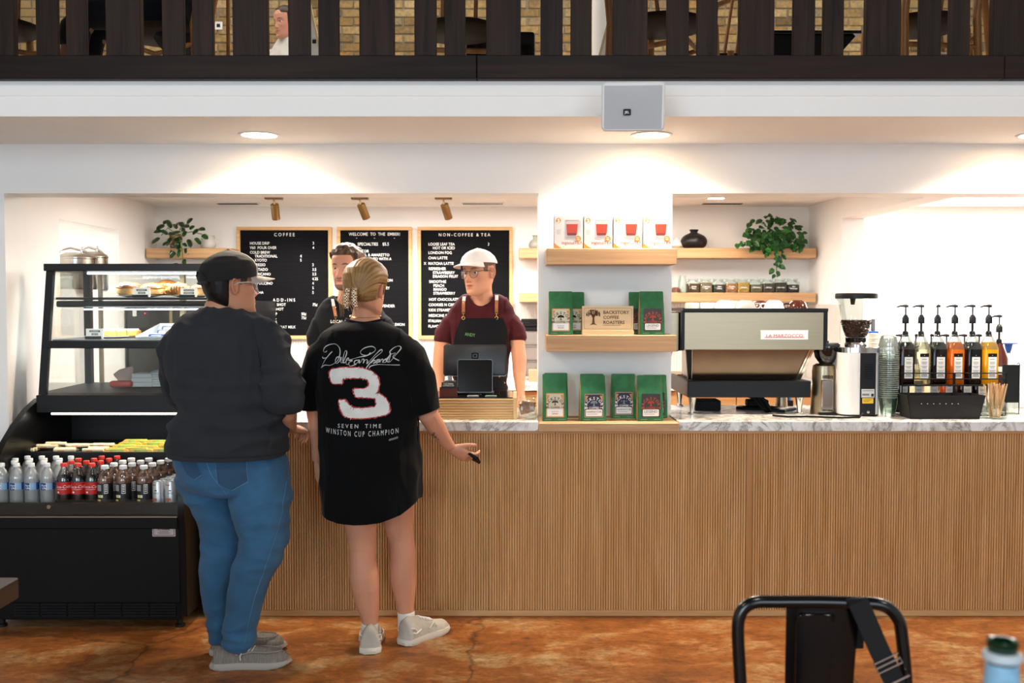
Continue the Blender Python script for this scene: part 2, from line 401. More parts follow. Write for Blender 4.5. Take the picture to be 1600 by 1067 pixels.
# ceiling lamps under the loft
def downlight(x, y, z, r, energy, col, label, spot=True):
    t = thing('ceiling_downlight', label, 'ceiling light', (x, y, z), 'round recessed downlights')
    obj('trim_ring', MB().lathe([(r*.80, -.001), (r*.86, -.006), (r, -.005), (r*1.01, 0)], 32, (x, y, z)), WHITEP, t)
    obj('lens', MB().lathe([(0, -.003), (r*.79, -.003)], 32, (x, y, z)), emit('lamp_lens', '#fff1de', 14), t)
    if spot: light('downlight_beam', 'SPOT', (x, y, z-.012), (0, 0, 0), energy, col, spot_size=math.radians(150), spot_blend=.6, shadow_soft_size=.07)
    return t
zl = ZS
downlight(XA(405, 4.615, 210), 4.615, zl, .095, 130, WARM, 'round downlight in the white soffit above the first menu board')
downlight(XA(1018, 4.615, 210), 4.615, zl, .095, 150, WARM, 'round downlight half hidden behind the white wall speaker')
downlight(XA(1622, 4.615, 210), 4.615, zl, .095, 200, (1, .9, .78), 'round downlight at the end of the soffit above the syrup pumps')
downlight(XA(1119, 6.68, 310), 6.68, ZC, .066, 9, WARM2, 'small round downlight in the bar ceiling above the black vase')
t = thing('ceiling_light_panel', 'long flat light panel on the bright ceiling above the syrup bottles', 'ceiling light', (3.5, 6.7, ZC))
obj('frame', MB().box(2.93, 4.15, 6.54, 6.86, ZC-.012, ZC), WHITEP, t); obj('diffuser', MB().box(2.95, 4.13, 6.56, 6.84, ZC-.014, ZC-.012), emit('panel_light', '#ffffff', 6), t)
for k, (px, lab) in enumerate([(372, 'thin ceiling air vent beside the first brass spotlight'), (755, 'thin ceiling air vent beside the third brass spotlight'), (1129, 'thin ceiling air vent behind the small bar downlight')]):
    x = XA(px, 7.02, 318); t = thing('air_vent', lab, 'vent', (x, 7.02, ZC), 'ceiling air vents')
    obj('vent_frame', MB().box(x-.15, x+.15, 6.98, 7.06, ZC-.006, ZC), WHITEP, t)
    bb = MB()
    for i in range(24): bb.box(x-.14+i*.0117, x-.134+i*.0117, 6.985, 7.055, ZC-.009, ZC-.006)
    obj('slats', bb, BLACKM, t, kind='stuff')

# ------------------------------------------------------------------ loft railing
rail = thing('balcony_railing', 'dark stained wooden railing of wide and narrow boards above the counter', 'railing', (0, YF, ZF))
ZR = ZA(87, 4.13)
xb = [-6, XA(745, 4.13, 107), XA(1568, 4.13, 107), 6]
for i in range(3): obj('rail_beam', MB().box(xb[i]+.0008, xb[i+1]-.0008, YF-.05, YF+.06, ZF, ZR, .003), DARKWOODX, rail)
ybal = 4.2; k0 = MP(ybal)
for i in range(-3, 12):
    x0 = 168+197.2*i
    for (a, w_) in ((0, 53), (85, 34), (132, 32)):
        xa = XA(x0+a, ybal, 45); obj('slat', MB().box(xa, xa+w_*k0*1.01, ybal-.02 if w_ > 40 else ybal, ybal+.02, ZR, 3.42, .002), DARKWOOD, rail)
obj('hand_rail', MB().box(-6, 6, YF-.03, YF+.09, 3.42, 3.50, .005), DARKWOODX, rail)

# upper brick wall: each brick its own piece
YBR = 8.8
MORTAR = mat('mortar', '#8d8574', .9, bump=.4, bs=60)
BRICKM = rndmat('cream_brick', ['#6f5a3a', '#a98c58', '#b89a68', '#8a7048', '#c4ab7c', '#9a7a4a', '#b08850', '#8f866e'])
wu = struct('wall_upper', MB().box(-6, 6, YBR, YBR+.15, ZF, 5.2), MORTAR)
bw, bh = .216, .074; z0 = ZA(90, YBR)-.06; nb = 0; bst = MB(); meshes = []
for k in range(6):
    m_ = MB(); q = [random.uniform(-.004, .004) for _ in range(6)]
    m_.box(-.101+q[0], .101+q[1], -.014+q[2], .01, -.032+q[3]*.6, .032+q[4]*.6, .005)
    meshes.append(m_)
base_objs = [obj('brick', m_, BRICKM, wu, smooth=0, rel=1) for m_ in meshes]
used = 0
xs = [-5.05+bw*i for i in range(48)]
for r in range(10):
    z = z0+r*bh
    for i, x in enumerate(xs):
        xx = x+(bw/2 if r % 2 else 0)
        loc = (xx+random.uniform(-.004, .004), YBR-.001, z+random.uniform(-.003, .003))
        if r < 8 and abs(xx) < 4.05 and used < 296:
            o = base_objs[used] if used < 6 else base_objs[random.randrange(6)].copy()
            if used >= 6: COL.objects.link(o)
            o.location = loc; used += 1
        else: bst.box(loc[0]-.101, loc[0]+.101, YBR-.013, YBR, loc[2]-.032, loc[2]+.032)
o = obj('brick', bst, mat('cream_brick_far', '#a58a5c', .85, var=.35, vs=4, bump=.3), wu, smooth=0); o['kind'] = 'stuff'
# ------------------------------------------------------------------ service counter
XCL, XCR = -1.43, 3.6
ZT = .92; ZU = ZT-.045
cnt = thing('service_counter', 'long counter base clad in vertical fluted oak slats', 'counter', (1.0, YC, 0))
obj('body', MB().box(XCL, XCR, YC+.012, YC+.05, .0, ZU).box(XCL, XC0-.01, 5.27, 5.29, 0, ZU).box(XC1+.01, XCR, 5.27, 5.29, 0, ZU).box(XCL, XCL+.02, YC+.05, 5.27, 0, ZU), OAK, cnt)
p = .01185
def slats(x0, x1):
    n = int(round((x1-x0)/p)); q = (x1-x0)/n; vs = []; fs = []
    for i in range(n):
        a = x0+i*q
        for (dx, dy) in ((.0, .010), (.0022, .010), (.0030, .0005), (q*.5, -.0015), (q-.0008, .0005)):
            vs += [(a+dx, YC+dy, .026), (a+dx, YC+dy, ZU-.014)]
    m = len(vs)//2
    fs = [(2*i, 2*i+2, 2*i+3, 2*i+1) for i in range(m-1)]
    return MB().add(vs, fs)
xj = [XCL, XA(763, YC), XA(1168, YC), XA(1575, YC), XCR]
for i in range(4):
    a, b_ = xj[i]+.002, xj[i+1]-.002
    if i == 2: a = XA(1178, YC)
    obj('slat_panel', slats(a, b_), FLUTE, cnt, smooth=0, kind='stuff')
obj('joint_strip', MB().box(XA(1168, YC), XA(1177.5, YC), YC-.0005, YC+.012, .026, ZU-.014), wood('joint_oak', '#a5713c', '#b5824c', 'z'), cnt)
obj('base_strip', MB().box(XCL, XCR, YC-.010, YC+.012, 0, .027, .002), OAKF, cnt)
xt = [XCL, XA(868, YC), XA(1377, YC), XCR]
for i in range(3): obj('top_strip', MB().box(xt[i]+.0005, xt[i+1]-.0005, YC-.006, YC+.012, ZU-.015, ZU-.0005, .0015), OAKF, cnt)
XLG0, XLG1 = XA(842, 4.59), XA(1062, 4.59)
single('countertop', MB().box(XCL, XLG0-.001, 4.598, 5.34, ZU, ZT, .003), MARBLE, 'white marble countertop under the till and the customers', 'countertop', (-.6, 4.6, ZU))
single('countertop', MB().box(XLG1+.001, XCR, 4.598, YW-.002, ZU, ZT, .002).box(XC1+.002, XCR, YW-.002, 5.34, ZU, ZT), MARBLE, 'white marble countertop under the espresso machine and syrups', 'countertop', (2, 4.6, ZU))
single('display_ledge', MB().box(XLG0, XLG1, 4.588, YW, ZU-.002, ZT-.006, .003), OAK, 'thick oak ledge at counter height carrying the lowest row of green coffee bags', 'shelf', (.4, 4.7, ZU))
# column shelves
XS0, XS1 = XA(854, 4.66), XA(1057, 4.66)
z1a, z1b = ZA(388, 4.66), ZA(413, 4.66); z2a, z2b = ZA(523.5, 4.66), ZA(549.5, 4.66)
single('wall_shelf', MB().box(XS0, XS1, 4.66, YW, z1b, z1a, .0025), OAK, 'thick oak shelf under the four white tea boxes', 'shelf', (.4, 4.8, z1b))
single('wall_shelf', MB().box(XS0, XS1, 4.66, YW, z2b, z2a, .0025), OAK, 'thick oak shelf under the wooden coffee roasters sign', 'shelf', (.4, 4.8, z2b))
# back wall shelves
YSH = 7.05
za1, zb1 = ZA(387.5, YSH), ZA(403, YSH); za2, zb2 = ZA(457.5, YSH), ZA(472, YSH)
x0, x1 = XA(811, YSH), XA(1274, YSH)
single('wall_shelf', MB().box(x0, x1, YSH, YB, zb1, za1, .003), OAK, 'long oak back wall shelf with the black vase and trailing pothos', 'shelf', (1, 7.2, zb1))
single('wall_shelf', MB().box(x0, x1, YSH, YB-.009, zb2, za2, .003), OAK, 'long oak back wall shelf with the row of loose tea jars', 'shelf', (1, 7.2, zb2))
x0, x1 = XA(230, YSH), XA(362, YSH)
single('wall_shelf', MB().box(x0, x1, YSH, YB, zb1, za1, .003), OAK, 'short oak shelf with the variegated rubber plant beside the first menu board', 'shelf', (-2.2, 7.2, zb1))
# back counter
cab = thing('back_counter', 'wood fronted back counter along the tiled wall', 'counter', (.5, 6.8, 0))
obj('carcass', MB().box(-1.6, XWR-.01, 6.79, YB-.01, 0, .872), OAK, cab)
for i in range(6):
    a = -1.6+i*.626; obj('door', MB().box(a+.003, a+.623, 6.77, 6.79, .08, .865, .002), OAKF, cab)
single('countertop', MB().box(-1.62, XWR-.01, 6.745, YB-.01, .872, .92, .003), MARBLE, 'white marble top of the back counter behind the baristas', 'countertop', (.5, 6.8, .872))

# ------------------------------------------------------------------ menu letter boards
FELT = mat('black_felt_board', '#141416', .95, spec=.1)
FRAMEW = wood('board_frame_oak', '#c9975c', '#e0b57e', 'x', 1, .5, .1)
YBD = YB-.035
def board(x0, x1, y0, y1, label, lines, title):
    a, b_ = XA(x0, YBD), XA(x1, YBD); zt, zb = ZA(y0, YBD), ZA(y1, YBD); w = .024
    t = thing('letter_board', label, 'menu board', ((a+b_)/2, YBD, zb), 'black letter boards on the back wall')
    m = MB(); pt = .011; n = int((zt-zb-2*w)/pt); m.box(a+w*.8, b_-w*.8, YBD+.012, YB, zb+w*.8, zt-w*.8)
    for i in range(n):
        z = zb+w+i*pt; m.add([(a+w, YBD+.012, z), (b_-w, YBD+.012, z), (b_-w, YBD+.009, z+pt*.25), (a+w, YBD+.009, z+pt*.25), (b_-w, YBD+.009, z+pt*.8), (a+w, YBD+.009, z+pt*.8)], [(0, 1, 2, 3), (3, 2, 4, 5)])
    obj('felt_panel', m, FELT, t, smooth=0)
    for q in (MB().box(a, b_, YBD-.004, YB, zt-w, zt, .002), MB().box(a, b_, YBD-.004, YB, zb, zb+w, .002), MB().box(a, a+w, YBD-.004, YB, zb+w, zt-w, .002), MB().box(b_-w, b_, YBD-.004, YB, zb+w, zt-w, .002)):
        obj('frame', q, FRAMEW, t)
    u = MP(YBD)
    for (s, px, py, sz, al) in lines:
        m = MB(); q = P(px, py, YBD); put_text(m, s, q.x, YBD+.0065, q.z, sz*u*1.32, al, .004, .90); obj('lettering', m, INKW, t, smooth=0)
    return t
L = 'LEFT'; C_ = 'CENTER'
def spaced(s): return ' '.join(s)
l1 = [('C O F F E E', 444, 369, 5.6, C_)]
for s, px, py, pr, pp in [('HOUSE DRIP', 390, 382, '3', 488), ('V60  POUR OVER', 390, 389, '4', 488), ('COLD BREW', 390, 396.3, '', 0), ('TRADITIONAL', 397.5, 402.2, '4', 468.5), ('KYOTO', 397.5, 408.5, '5', 468.5), ('ESPRESSO', 391, 415.6, '2', 487.5),
        ('CORTADO', 391, 423, '3.5', 487.5), ('AMERICANO', 391, 430.2, '3.5', 487.5), ('LATTE', 391, 437.6, '4.25', 487.5), ('CAPPUCCINO', 391, 444.6, '4', 487.5), ('FULL', 391, 451.8, '5', 487.5), ('MOCHA', 391, 459, '5', 487.5),
        ('ESPRESSO SHOT', 407, 478, '75¢', 488), ('FLAVOR SHOT', 407, 485, '', 0), ('HALF', 420, 492.5, '50¢', 470.5), ('FULL', 420, 498.5, '75¢', 470.5), ('TOPPINGS', 407, 505.5, '', 0), ('ALMOND  OR OAT MILK', 401, 513, '', 0), ('SAUCE', 405, 520.3, '', 0)]:
    l1.append((s, px, py, 4.6, L))
    if pr: l1.append((pr, pp, py, 4.6, L))
l1.append(('A D D - I N S', 443.5, 471, 5.2, C_))
board(371.5, 519, 354.5, 529.5, 'black letter board headed COFFEE in a pale oak frame', l1, '')
l2 = [('WELCOME  TO  THE  EMBER!', 585, 368, 5.2, C_), ('-', 557, 373.5, 5, C_), ('-', 585, 373.5, 5, C_), ('-', 616, 373.5, 5, C_), ('SPECIALTIES    $5.5', 558.5, 383.5, 5, L), ('AVIATOR', 553, 394.3, 4.6, L), ('CARAMEL & AMARETTO', 549, 400.3, 4.6, L),
      ('LATTE  SERVED WITH A', 553, 406.4, 4.6, L), ('COOKIE', 570, 412, 4.6, L), ('CINNAMON', 583, 440, 4.6, L), ('HONEY', 590, 452, 4.6, L), ('LAVENDER', 590, 480, 4.6, L), ('LEMON', 614, 509, 4.6, L)]
board(527.5, 644, 354.5, 529.5, 'black letter board welcoming guests, behind the blonde customer', l2, '')
l3 = [('N O N - C O F F E E   &  T E A', 725.5, 369, 5.2, C_)]
for s, px, py in [('LOOSE LEAF TEA', 669, 383.4), ('HOT OR ICED', 676, 389.4), ('LONDON FOG', 669, 396.8), ('CHAI LATTE', 669, 405), ('X  MATCHA LATTE', 662, 413.6), ('REFRESHER', 669.5, 421.8), ('STRAWBERRY', 676, 428), ('DRAGON FRUIT', 676, 433.8), ('SMOOTHIE', 670, 442), ('PEACH', 677, 448.2), ('MANGO', 677, 454.2), ('STRAWBERRY', 677, 460.2),
        ('HOT CHOCOLATE', 670, 469.8), ('COOKIES N CREAM', 669.5, 478.2), ('KIDS STEAMER', 669.5, 486.5), ('MEDICINE BALL', 669.5, 495), ('ITALIAN SODA', 669, 503.4), ('FLAVORS', 669, 511.8)]: l3.append((s, px, py, 4.6, L))
l3 += [('3', 762, 383.4, 4.6, L), ('4', 762, 397, 4.6, L)]
board(653, 801, 354.5, 529.5, 'black letter board headed NON-COFFEE AND TEA behind the capped barista', l3, '')

# ------------------------------------------------------------------ brass spot lamps
for k, (px, dx, lab) in enumerate([(428, .0, 'brass cylinder spotlight above the COFFEE letter board'), (562.5, .035, 'brass cylinder spotlight between the COFFEE and WELCOME boards'), (693, .03, 'brass cylinder spotlight above the NON-COFFEE board')]):
    y = 6.62; x = XA(px, y, 320); t = thing('spotlight', lab, 'spotlight', (x, y, ZC), 'brass spotlights over the boards')
    obj('mount_plate', MB().box(x-.056, x+.056, y-.028, y+.028, ZC-.018, ZC, .002), BRASS, t)
    obj('stem', MB().cyl((x+.0, y, ZC-.018), (x+.004, y, ZC-.05), .006), BRASS, t)
    d = Vector((dx, .045, -.1)).normalized(); c0 = Vector((x+.004, y, ZC-.046)); c1 = c0+d*.108
    obj('lamp_head', MB().tube([c0, c0+d*.004, c1-d*.003, c1], [.022, .027, .027, .025], 24), BRASS, t)
    obj('lens', MB().tube([c1+d*.0005, c1+d*.001], .021, 20), emit('spot_lens', '#ffe9c8', 6), t)
    light('spot_beam', 'SPOT', c1+d*.01, (math.radians(38), 0, 0), 34, WARM2, spot_size=math.radians(95), spot_blend=.7, shadow_soft_size=.025)

# ------------------------------------------------------------------ wall speaker
x0, x1 = XA(942, 3.98, 165), XA(1039.5, 3.98, 165); zt_, zb_ = ZA(126, 3.98), ZA(203, 3.98)
w = x1-x0; h = (zt_-zb_)*.98; SPC = Vector(((x0+x1)/2, 3.99, (zt_+zb_)/2))
t = thing('wall_speaker', 'white box loudspeaker bracketed to the fascia and tilted down', 'speaker', SPC)
Rm = Matrix.Translation(SPC) @ Matrix.Rotation(math.radians(-10), 4, 'Z') @ Matrix.Rotation(math.radians(14), 4, 'X') @ Matrix.Rotation(math.radians(1.5), 4, 'Y')
b = MB(); 
def rrect(w, h, r, n=5):
    o = []
    for cx, cz, a0 in ((w/2-r, h/2-r, 0), (-w/2+r, h/2-r, PI/2), (-w/2+r, -h/2+r, PI), (w/2-r, -h/2+r, 1.5*PI)):
        for i in range(n+1): a = a0+PI/2*i/n; o.append((cx+r*math.cos(a), cz+r*math.sin(a)))
    return o
def loft2(secs, M=None, mi=0):
    """secs: list of (y, polygon in xz) with equal point counts"""
    n = len(secs[0][1]); vs = []; fs = []
    for y, pl in secs: vs += [(q[0], y, q[1]) for q in pl]
    for j in range(len(secs)-1):
        for i in range(n): k = (i+1) % n; fs.append((j*n+i, j*n+k, (j+1)*n+k, (j+1)*n+i))
    fs.append(tuple(range(n-1, -1, -1))); fs.append(tuple(range((len(secs)-1)*n, len(secs)*n)))
    return MB().add(vs, fs, mi, M)
m = loft2([(-.062, rrect(w*.955, h*.95, .016)), (-.056, rrect(w, h, .02)), (-.03, rrect(w, h, .02)), (.06, rrect(w*.72, h*.72, .02))], Rm)
obj('cabinet', m, WHITEP, t)
vs = []; fs = []; nx, nz = 20, 16
for j in range(nz+1):
    for i in range(nx+1):
        u = -1+2*i/nx; v = -1+2*j/nz; vs.append((u*w*.455, -.0625-.010*(1-u*u)*(1-v**4)*(.5+.5*v) , v*h*.44-.003))
for j in range(nz):
    for i in range(nx): a = j*(nx+1)+i; fs.append((a, a+1, a+nx+2, a+nx+1))
obj('grille', MB().add(vs, fs, 0, Rm), mat('speaker_grille', '#c9ccd0', .6, bump=.5, bs=900), t, smooth=60)
m = MB().box(-.0145-.022, .0145-.022, -.0745, -.064, -.012-.02, .012-.02, .002, 0, Rm); lg = obj('badge', m, BLACK, t)
m = MB(); v, f = text2d('JBL', .014, 'CENTER', .01); m.add(v, f, 0, Rm @ Matrix.Translation((-.022, -.0748, -.025)) @ FACE); obj('badge_lettering', m, INKW, lg, smooth=0)
obj('bracket', MB().box(-.03, .03, .05, .09, -.03, .03, .003, 0, Rm).box(SPC.x-.03, SPC.x+.03, 4.05, YF-.012, SPC.z+.02, SPC.z+.07, .002), WHITEP, t)

# ------------------------------------------------------------------ tea maker boxes
BOXW = mat('white_carton', '#cbc8c4', .5); TEA = mat('tea_red', '#a83010', .4); TEAD = mat('tea_dark', '#6e1c0c', .4); GREYI = mat('pale_grey_ink', '#9a9494', .6); PINKI = mat('tea_word_ink', '#8e4c48', .6); CUPI = mat('printed_cup_grey', '#b4aaaa', .5)
bw_ = MP(4.68)*45.2; bh_ = MP(4.68)*51.5
def teabox(x0, label):
    y = 4.685; z = z1a; t = thing('tea_maker_box', label, 'box', (x0+bw_/2, y, z), 'white tea maker boxes on the top shelf')
    obj('carton', MB().box(x0+.001, x0+bw_-.001, y, y+.125, z, z+bh_, .0015), BOXW, t)
    X = lambda u: x0+bw_*u; Z = lambda v: z+bh_*v; yy = y-.0006
    m = MB()
    # 0 tea 1 tea dark 2 cup grey 3 orange 4 pale grey ink 5 word ink 6 white
    def poly(pts, mi, d=0): m.add([(X(a), yy-d, Z(b_)) for a, b_ in pts], [tuple(range(len(pts)))], mi)
    def disc(u, v, r, mi, d=0, ry=1): poly([(u+r*math.cos(2*PI*i/20), v+r*ry*bw_/bh_*math.sin(2*PI*i/20)) for i in range(20)], mi, d)
    poly([(.38, .32), (.40, .29), (.82, .29), (.84, .32), (.87, .87), (.39, .87)], 2)
    poly([(.44, .47), (.46, .41), (.76, .41), (.79, .47), (.82, .74), (.42, .74)], 0, .0003); poly([(.44, .47), (.46, .40), (.76, .40), (.79, .47)], 1, .0004)
    poly([(.43, .33), (.80, .33), (.77, .38), (.46, .38)], 4, .0003); poly([(.87, .84), (.93, .84), (.90, .50), (.88, .50)], 2); poly([(.40, .84), (.86, .84), (.86, .86), (.40, .86)], 4, .0003)
    disc(.15, .85, .085, 3); disc(.15, .87, .03, 6, .0003); poly([(.10, .80), (.18, .84), (.20, .82), (.13, .78)], 6, .0003)
    disc(.83, .30, .10, 3, .0005); put_text(m, 'Best', X(.83), yy-.0008, Z(.315), .007, 'CENTER', .01, 1, 6); put_text(m, 'TEA', X(.83), yy-.0008, Z(.255), .008, 'CENTER', .02, 1, 6)
    poly([(.0, .0), (.32, .0), (.2, .045), (.1, .1), (.0, .18)], 3)
    put_text(m, 'ingenuiTEA', X(.62), yy, Z(.13), .0225, 'CENTER', .0, .95, 5)
    for k in range(4): poly([(.08, .56-.04*k), (.24-.01*k, .56-.04*k), (.24-.01*k, .57-.04*k), (.08, .57-.04*k)], 4)
    obj('print', m, [TEA, TEAD, CUPI, ORANGE, GREYI, PINKI, PAPER], t, smooth=0)
    return t
X0 = XA(865.5, 4.685)
names = ['white tea maker box nearest the left end of the top shelf', 'second white tea maker box from the till side of the top shelf', 'third white tea maker box from the till side of the top shelf', 'white tea maker box nearest the black vase end of the top shelf']
for k in range(4): teabox(X0+k*MP(4.685)*46.1, names[k])

# ------------------------------------------------------------------ coffee bags
GREENB = mat('green_kraft_bag', '#1d6a38', .55, var=.3, vs=22, bump=.25, bs=30)
KRAFT = mat('kraft_gusset', '#b49a5c', .6); CREAM = mat('cream_label', '#cdc6ab', .6); LORANGE = mat('label_orange', '#cf8f4a', .6); NAVY = mat('navy_label', '#22253f', .6); TAN = mat('label_border_tan', '#a98a70', .6)
CHARL = mat('charcoal_label', '#3c3534', .6); REDI = mat('label_rust_ink', '#c2492a', .6); GREYT = mat('label_grey', '#8f959d', .6); OLIVE = mat('tree_ink', '#4c4a3c', .6); GOLDI = mat('small_print_ink', '#8aa070', .6)
def bagmesh(w, h, d):
    hw = w/2; vs = []; fs = []
    secs = [(0, 1.0, 1.0), (.03, 1.0, 1.0), (.35, .99, .98), (.60, .97, .8), (.80, .965, .42), (.93, .97, .12), (.985, .965, .06), (1.0, .90, .05)]
    m = MB(); n = 10
    def prof(sx, sy):
        a = hw*sx; b_ = d/2*sy
        return [(-a, -b_*.8), (-a*.94, -b_), (0, -b_*1.06), (a*.94, -b_), (a, -b_*.8), (a, b_*.8), (a*.94, b_), (0, b_*1.03), (-a*.94, b_), (-a, b_*.8)]
    for z, sx, sy in secs:
        for q in prof(sx, sy): vs.append((q[0], q[1]+d*.10*z*z, z*h))
    mi = []
    for j in range(len(secs)-1):
        for i in range(n):
            k = (i+1) % n; fs.append((j*n+i, j*n+k, (j+1)*n+k, (j+1)*n+i)); mi.append(1 if i == 9 else 0)
    fs += [tuple(range(n-1, -1, -1)), tuple(range((len(secs)-1)*n, len(secs)*n))]; mi += [0, 0]
    m.v, m.f, m.m = vs, fs, mi
    return m
def bag(style, px0, px1, pyt, pyb, y, label, rot=0, zb=None):
    x = XA((px0+px1)/2, y); zb = ZA(pyb, y) if zb is None else zb; zt = ZA(pyt, y); w = (px1-px0)*MP(y); h = zt-zb; d = .07
    t = thing('coffee_bag', label, 'coffee bag', (x, y+d/2, zb), 'green coffee bags on the column', rot)
    o = obj('pouch', bagmesh(w, h, d), [GREENB, KRAFT], t, rel=1, smooth=50)
    yy = -d/2*1.06-.0015; lw = w*.73; lh = h*(.52 if style != 'x' else .5); z0 = h*.085
    lb = MB()
    base, ink, tree, border = {'cream': (CREAM, INKK, OLIVE, LORANGE), 'navy': (NAVY, PAPER, GREYT, TAN), 'legend': (CHARL, REDI, REDI, CHARL)}[style]
    def rr(x0, x1, za, zb_, mi, dd): lb.add([(a+(x0+x1)/2, yy-dd, b_+(za+zb_)/2) for a, b_ in rrect(x1-x0, zb_-za, .004, 3)], [tuple(range(16))], mi)
    rr(-lw/2, lw/2, z0, z0+lh, 0, 0); rr(-lw/2+.004, lw/2-.004, z0+.004, z0+lh-.004, 1, .0003)
    if style != 'legend':
        for sgn in (-1, 1):
            lb.add([(sgn*(lw/2-.005), yy-.0005, z0+lh*.92), (sgn*(lw/2-.005), yy-.0005, z0+lh*.66), (sgn*lw*.30, yy-.0005, z0+lh*.92)], [(0, 1, 2) if sgn < 0 else (2, 1, 0)], 5)
    rr(-lw/2+.006, lw/2-.006, z0+.006, z0+lh*.34, 4, .0006)
    arc_text(lb, 'BACKSTORY', 0, yy-.0009, z0+lh*.46, lw*.36, lw*.215, math.radians(188), math.radians(-8), .02, 2)
    # tree emblem
    cz = z0+lh*.62; r = lw*.17
    for i in range(9):
        a = PI*i/8; lb.add([(r*.75*math.cos(a)+r*.34*math.cos(2*PI*k/8), yy-.001, cz+r*.42*math.sin(a)+r*.26*math.sin(2*PI*k/8)) for k in range(8)], [tuple(range(8))], 3)
    lb.add([(-r*.6, yy-.001, cz-r*.05), (r*.6, yy-.001, cz-r*.05), (0, yy-.001, cz+r*.5)], [(0, 1, 2)], 3)
    lb.add([(-r*.5, yy-.0011, cz-r*1.0), (r*.5, yy-.0011, cz-r*1.0), (r*.14, yy-.0011, cz-r*.7), (r*.2, yy-.0011, cz), (-r*.2, yy-.0011, cz), (-r*.14, yy-.0011, cz-r*.7)], [(0, 1, 2, 3, 4, 5)], 3)
    put_text(lb, '• COFFEE •', 0, yy-.0009, z0+lh*.365, lw*.15, 'CENTER', .015, 1, 2)
    if style == 'cream':
        put_text(lb, 'BLENDE', 0, yy-.0012, z0+lh*.21, lw*.11, 'CENTER', 0, 1, 7); lb.add([(-lw*.17, yy-.0012, z0+lh*.13), (lw*.17, yy-.0012, z0+lh*.13), (lw*.17, yy-.0012, z0+lh*.165), (-lw*.17, yy-.0012, z0+lh*.165)], [(0, 1, 2, 3)], 5)
    else:
        put_text(lb, 'NARRATOR' if style == 'navy' else 'LEGEND', 0, yy-.0012, z0+lh*.20, lw*(.15 if style == 'navy' else .185), 'CENTER', .0, 1, 6)
        lb.add([(-lw*.36, yy-.0012, z0+lh*.13), (lw*.2, yy-.0012, z0+lh*.13), (lw*.2, yy-.0012, z0+lh*.15), (-lw*.36, yy-.0012, z0+lh*.15)], [(0, 1, 2, 3)], 7)
    for (a, b_) in ((-.40, -.14), (.12, .40)): lb.add([(w*a, yy, h*.035), (w*b_, yy, h*.035), (w*b_, yy, h*.045), (w*a, yy, h*.045)], [(0, 1, 2, 3)], 8)
    obj('label', lb, [border, base, ink, tree, PAPER, LORANGE, INKK, GREYT, GOLDI], t, rel=1, smooth=0)
    return t
zl = ZT-.006
bag('cream', 897, 915, 456, 523, 4.775, 'green coffee bag with cream label half hidden beside the wooden sign, behind another bag') if 0 else None
bag('cream', 876, 914, 456, 523, 4.79, 'green coffee bag half hidden behind the cream label bag on the middle shelf', 0, z2a)
bag('cream', 857, 895.5, 455, 523, 4.69, 'green coffee bag with cream label at the front of the middle shelf', 0, z2a)
bag('legend', 983, 1020, 456, 523, 4.79, 'green coffee bag with charcoal label tucked behind the LEGEND bag on the middle shelf', 0, z2a)
bag('legend', 999.5, 1038.5, 455, 523, 4.69, 'green coffee bag with charcoal LEGEND label on the middle shelf', .05, z2a)
bag('cream', 850, 888, 583.5, 652, 4.79, 'green coffee bag hidden behind the cream label bag on the bottom ledge', 0, zl)
bag('cream', 847.5, 886.5, 585, 657, 4.66, 'green coffee bag with cream label at the front of the bottom ledge', .03, zl)
bag('navy', 906.5, 945, 585, 652, 4.79, 'green coffee bag hidden behind the front NARRATOR bag on the bottom ledge', 0, zl)
bag('navy', 906.5, 947.5, 587, 657, 4.66, 'green coffee bag with navy NARRATOR label at the front of the bottom ledge', .10, zl)
bag('navy', 956, 994.5, 585, 652, 4.77, 'green coffee bag with navy NARRATOR label set back alone on the bottom ledge', 0, zl)
bag('legend', 1006, 1044, 586.5, 652, 4.79, 'green coffee bag hidden behind the LEGEND bag on the bottom ledge', 0, zl)
bag('legend', 996.5, 1037, 587, 657, 4.66, 'green coffee bag with charcoal LEGEND label at the front of the bottom ledge', .05, zl)

# wooden sign
SIGNW = wood('pale_birch', '#d8b88a', '#e4c9a0', 'x', .6, .55, .05); BURN = mat('burnt_engraving', '#5c3a20', .8)
y = 4.70; x0, x1 = XA(909.5, y), XA(989.5, y); zt_ = ZA(478, y); zb_ = z2a
t = thing('wooden_sign', 'engraved pale wood sign with tree emblem between green coffee bags', 'sign', ((x0+x1)/2, y, zb_))
obj('plaque', MB().box(x0, x1, y, y+.012, zb_+.018, zt_, .001), SIGNW, t); obj('stand', MB().box(x0-.001, x1+.002, y-.012, y+.045, zb_, zb_+.02, .001), SIGNW, t)
m = MB(); yy = y-.0005; w = x1-x0; h = zt_-zb_-.018; zc = zb_+.018+h/2; xc = (x0+x1)/2
for (a, c) in ((0, .0007),):
    o = rrect(w*.93, h*.84, .008, 4); i_ = rrect(w*.93-.0018, h*.84-.0018, .0075, 4); n = len(o)
    m.add([(xc+q[0], yy, zc+q[1]) for q in o]+[(xc+q[0], yy, zc+q[1]) for q in i_], [(i, (i+1) % n, n+(i+1) % n, n+i) for i in range(n)])
for k, s in enumerate(('BACKSTORY', 'COFFEE', 'ROASTERS')): put_text(m, s, xc-w*.09, yy, zc+h*(.20-.20*k)-.002, .0215, 'LEFT', .022, 1)
m.box(xc-w*.09, xc+w*.26, yy-.0001, yy, zc-h*.275, zc-h*.26)
tx, tz = xc-w*.28, zc+h*.12
random.seed(3)
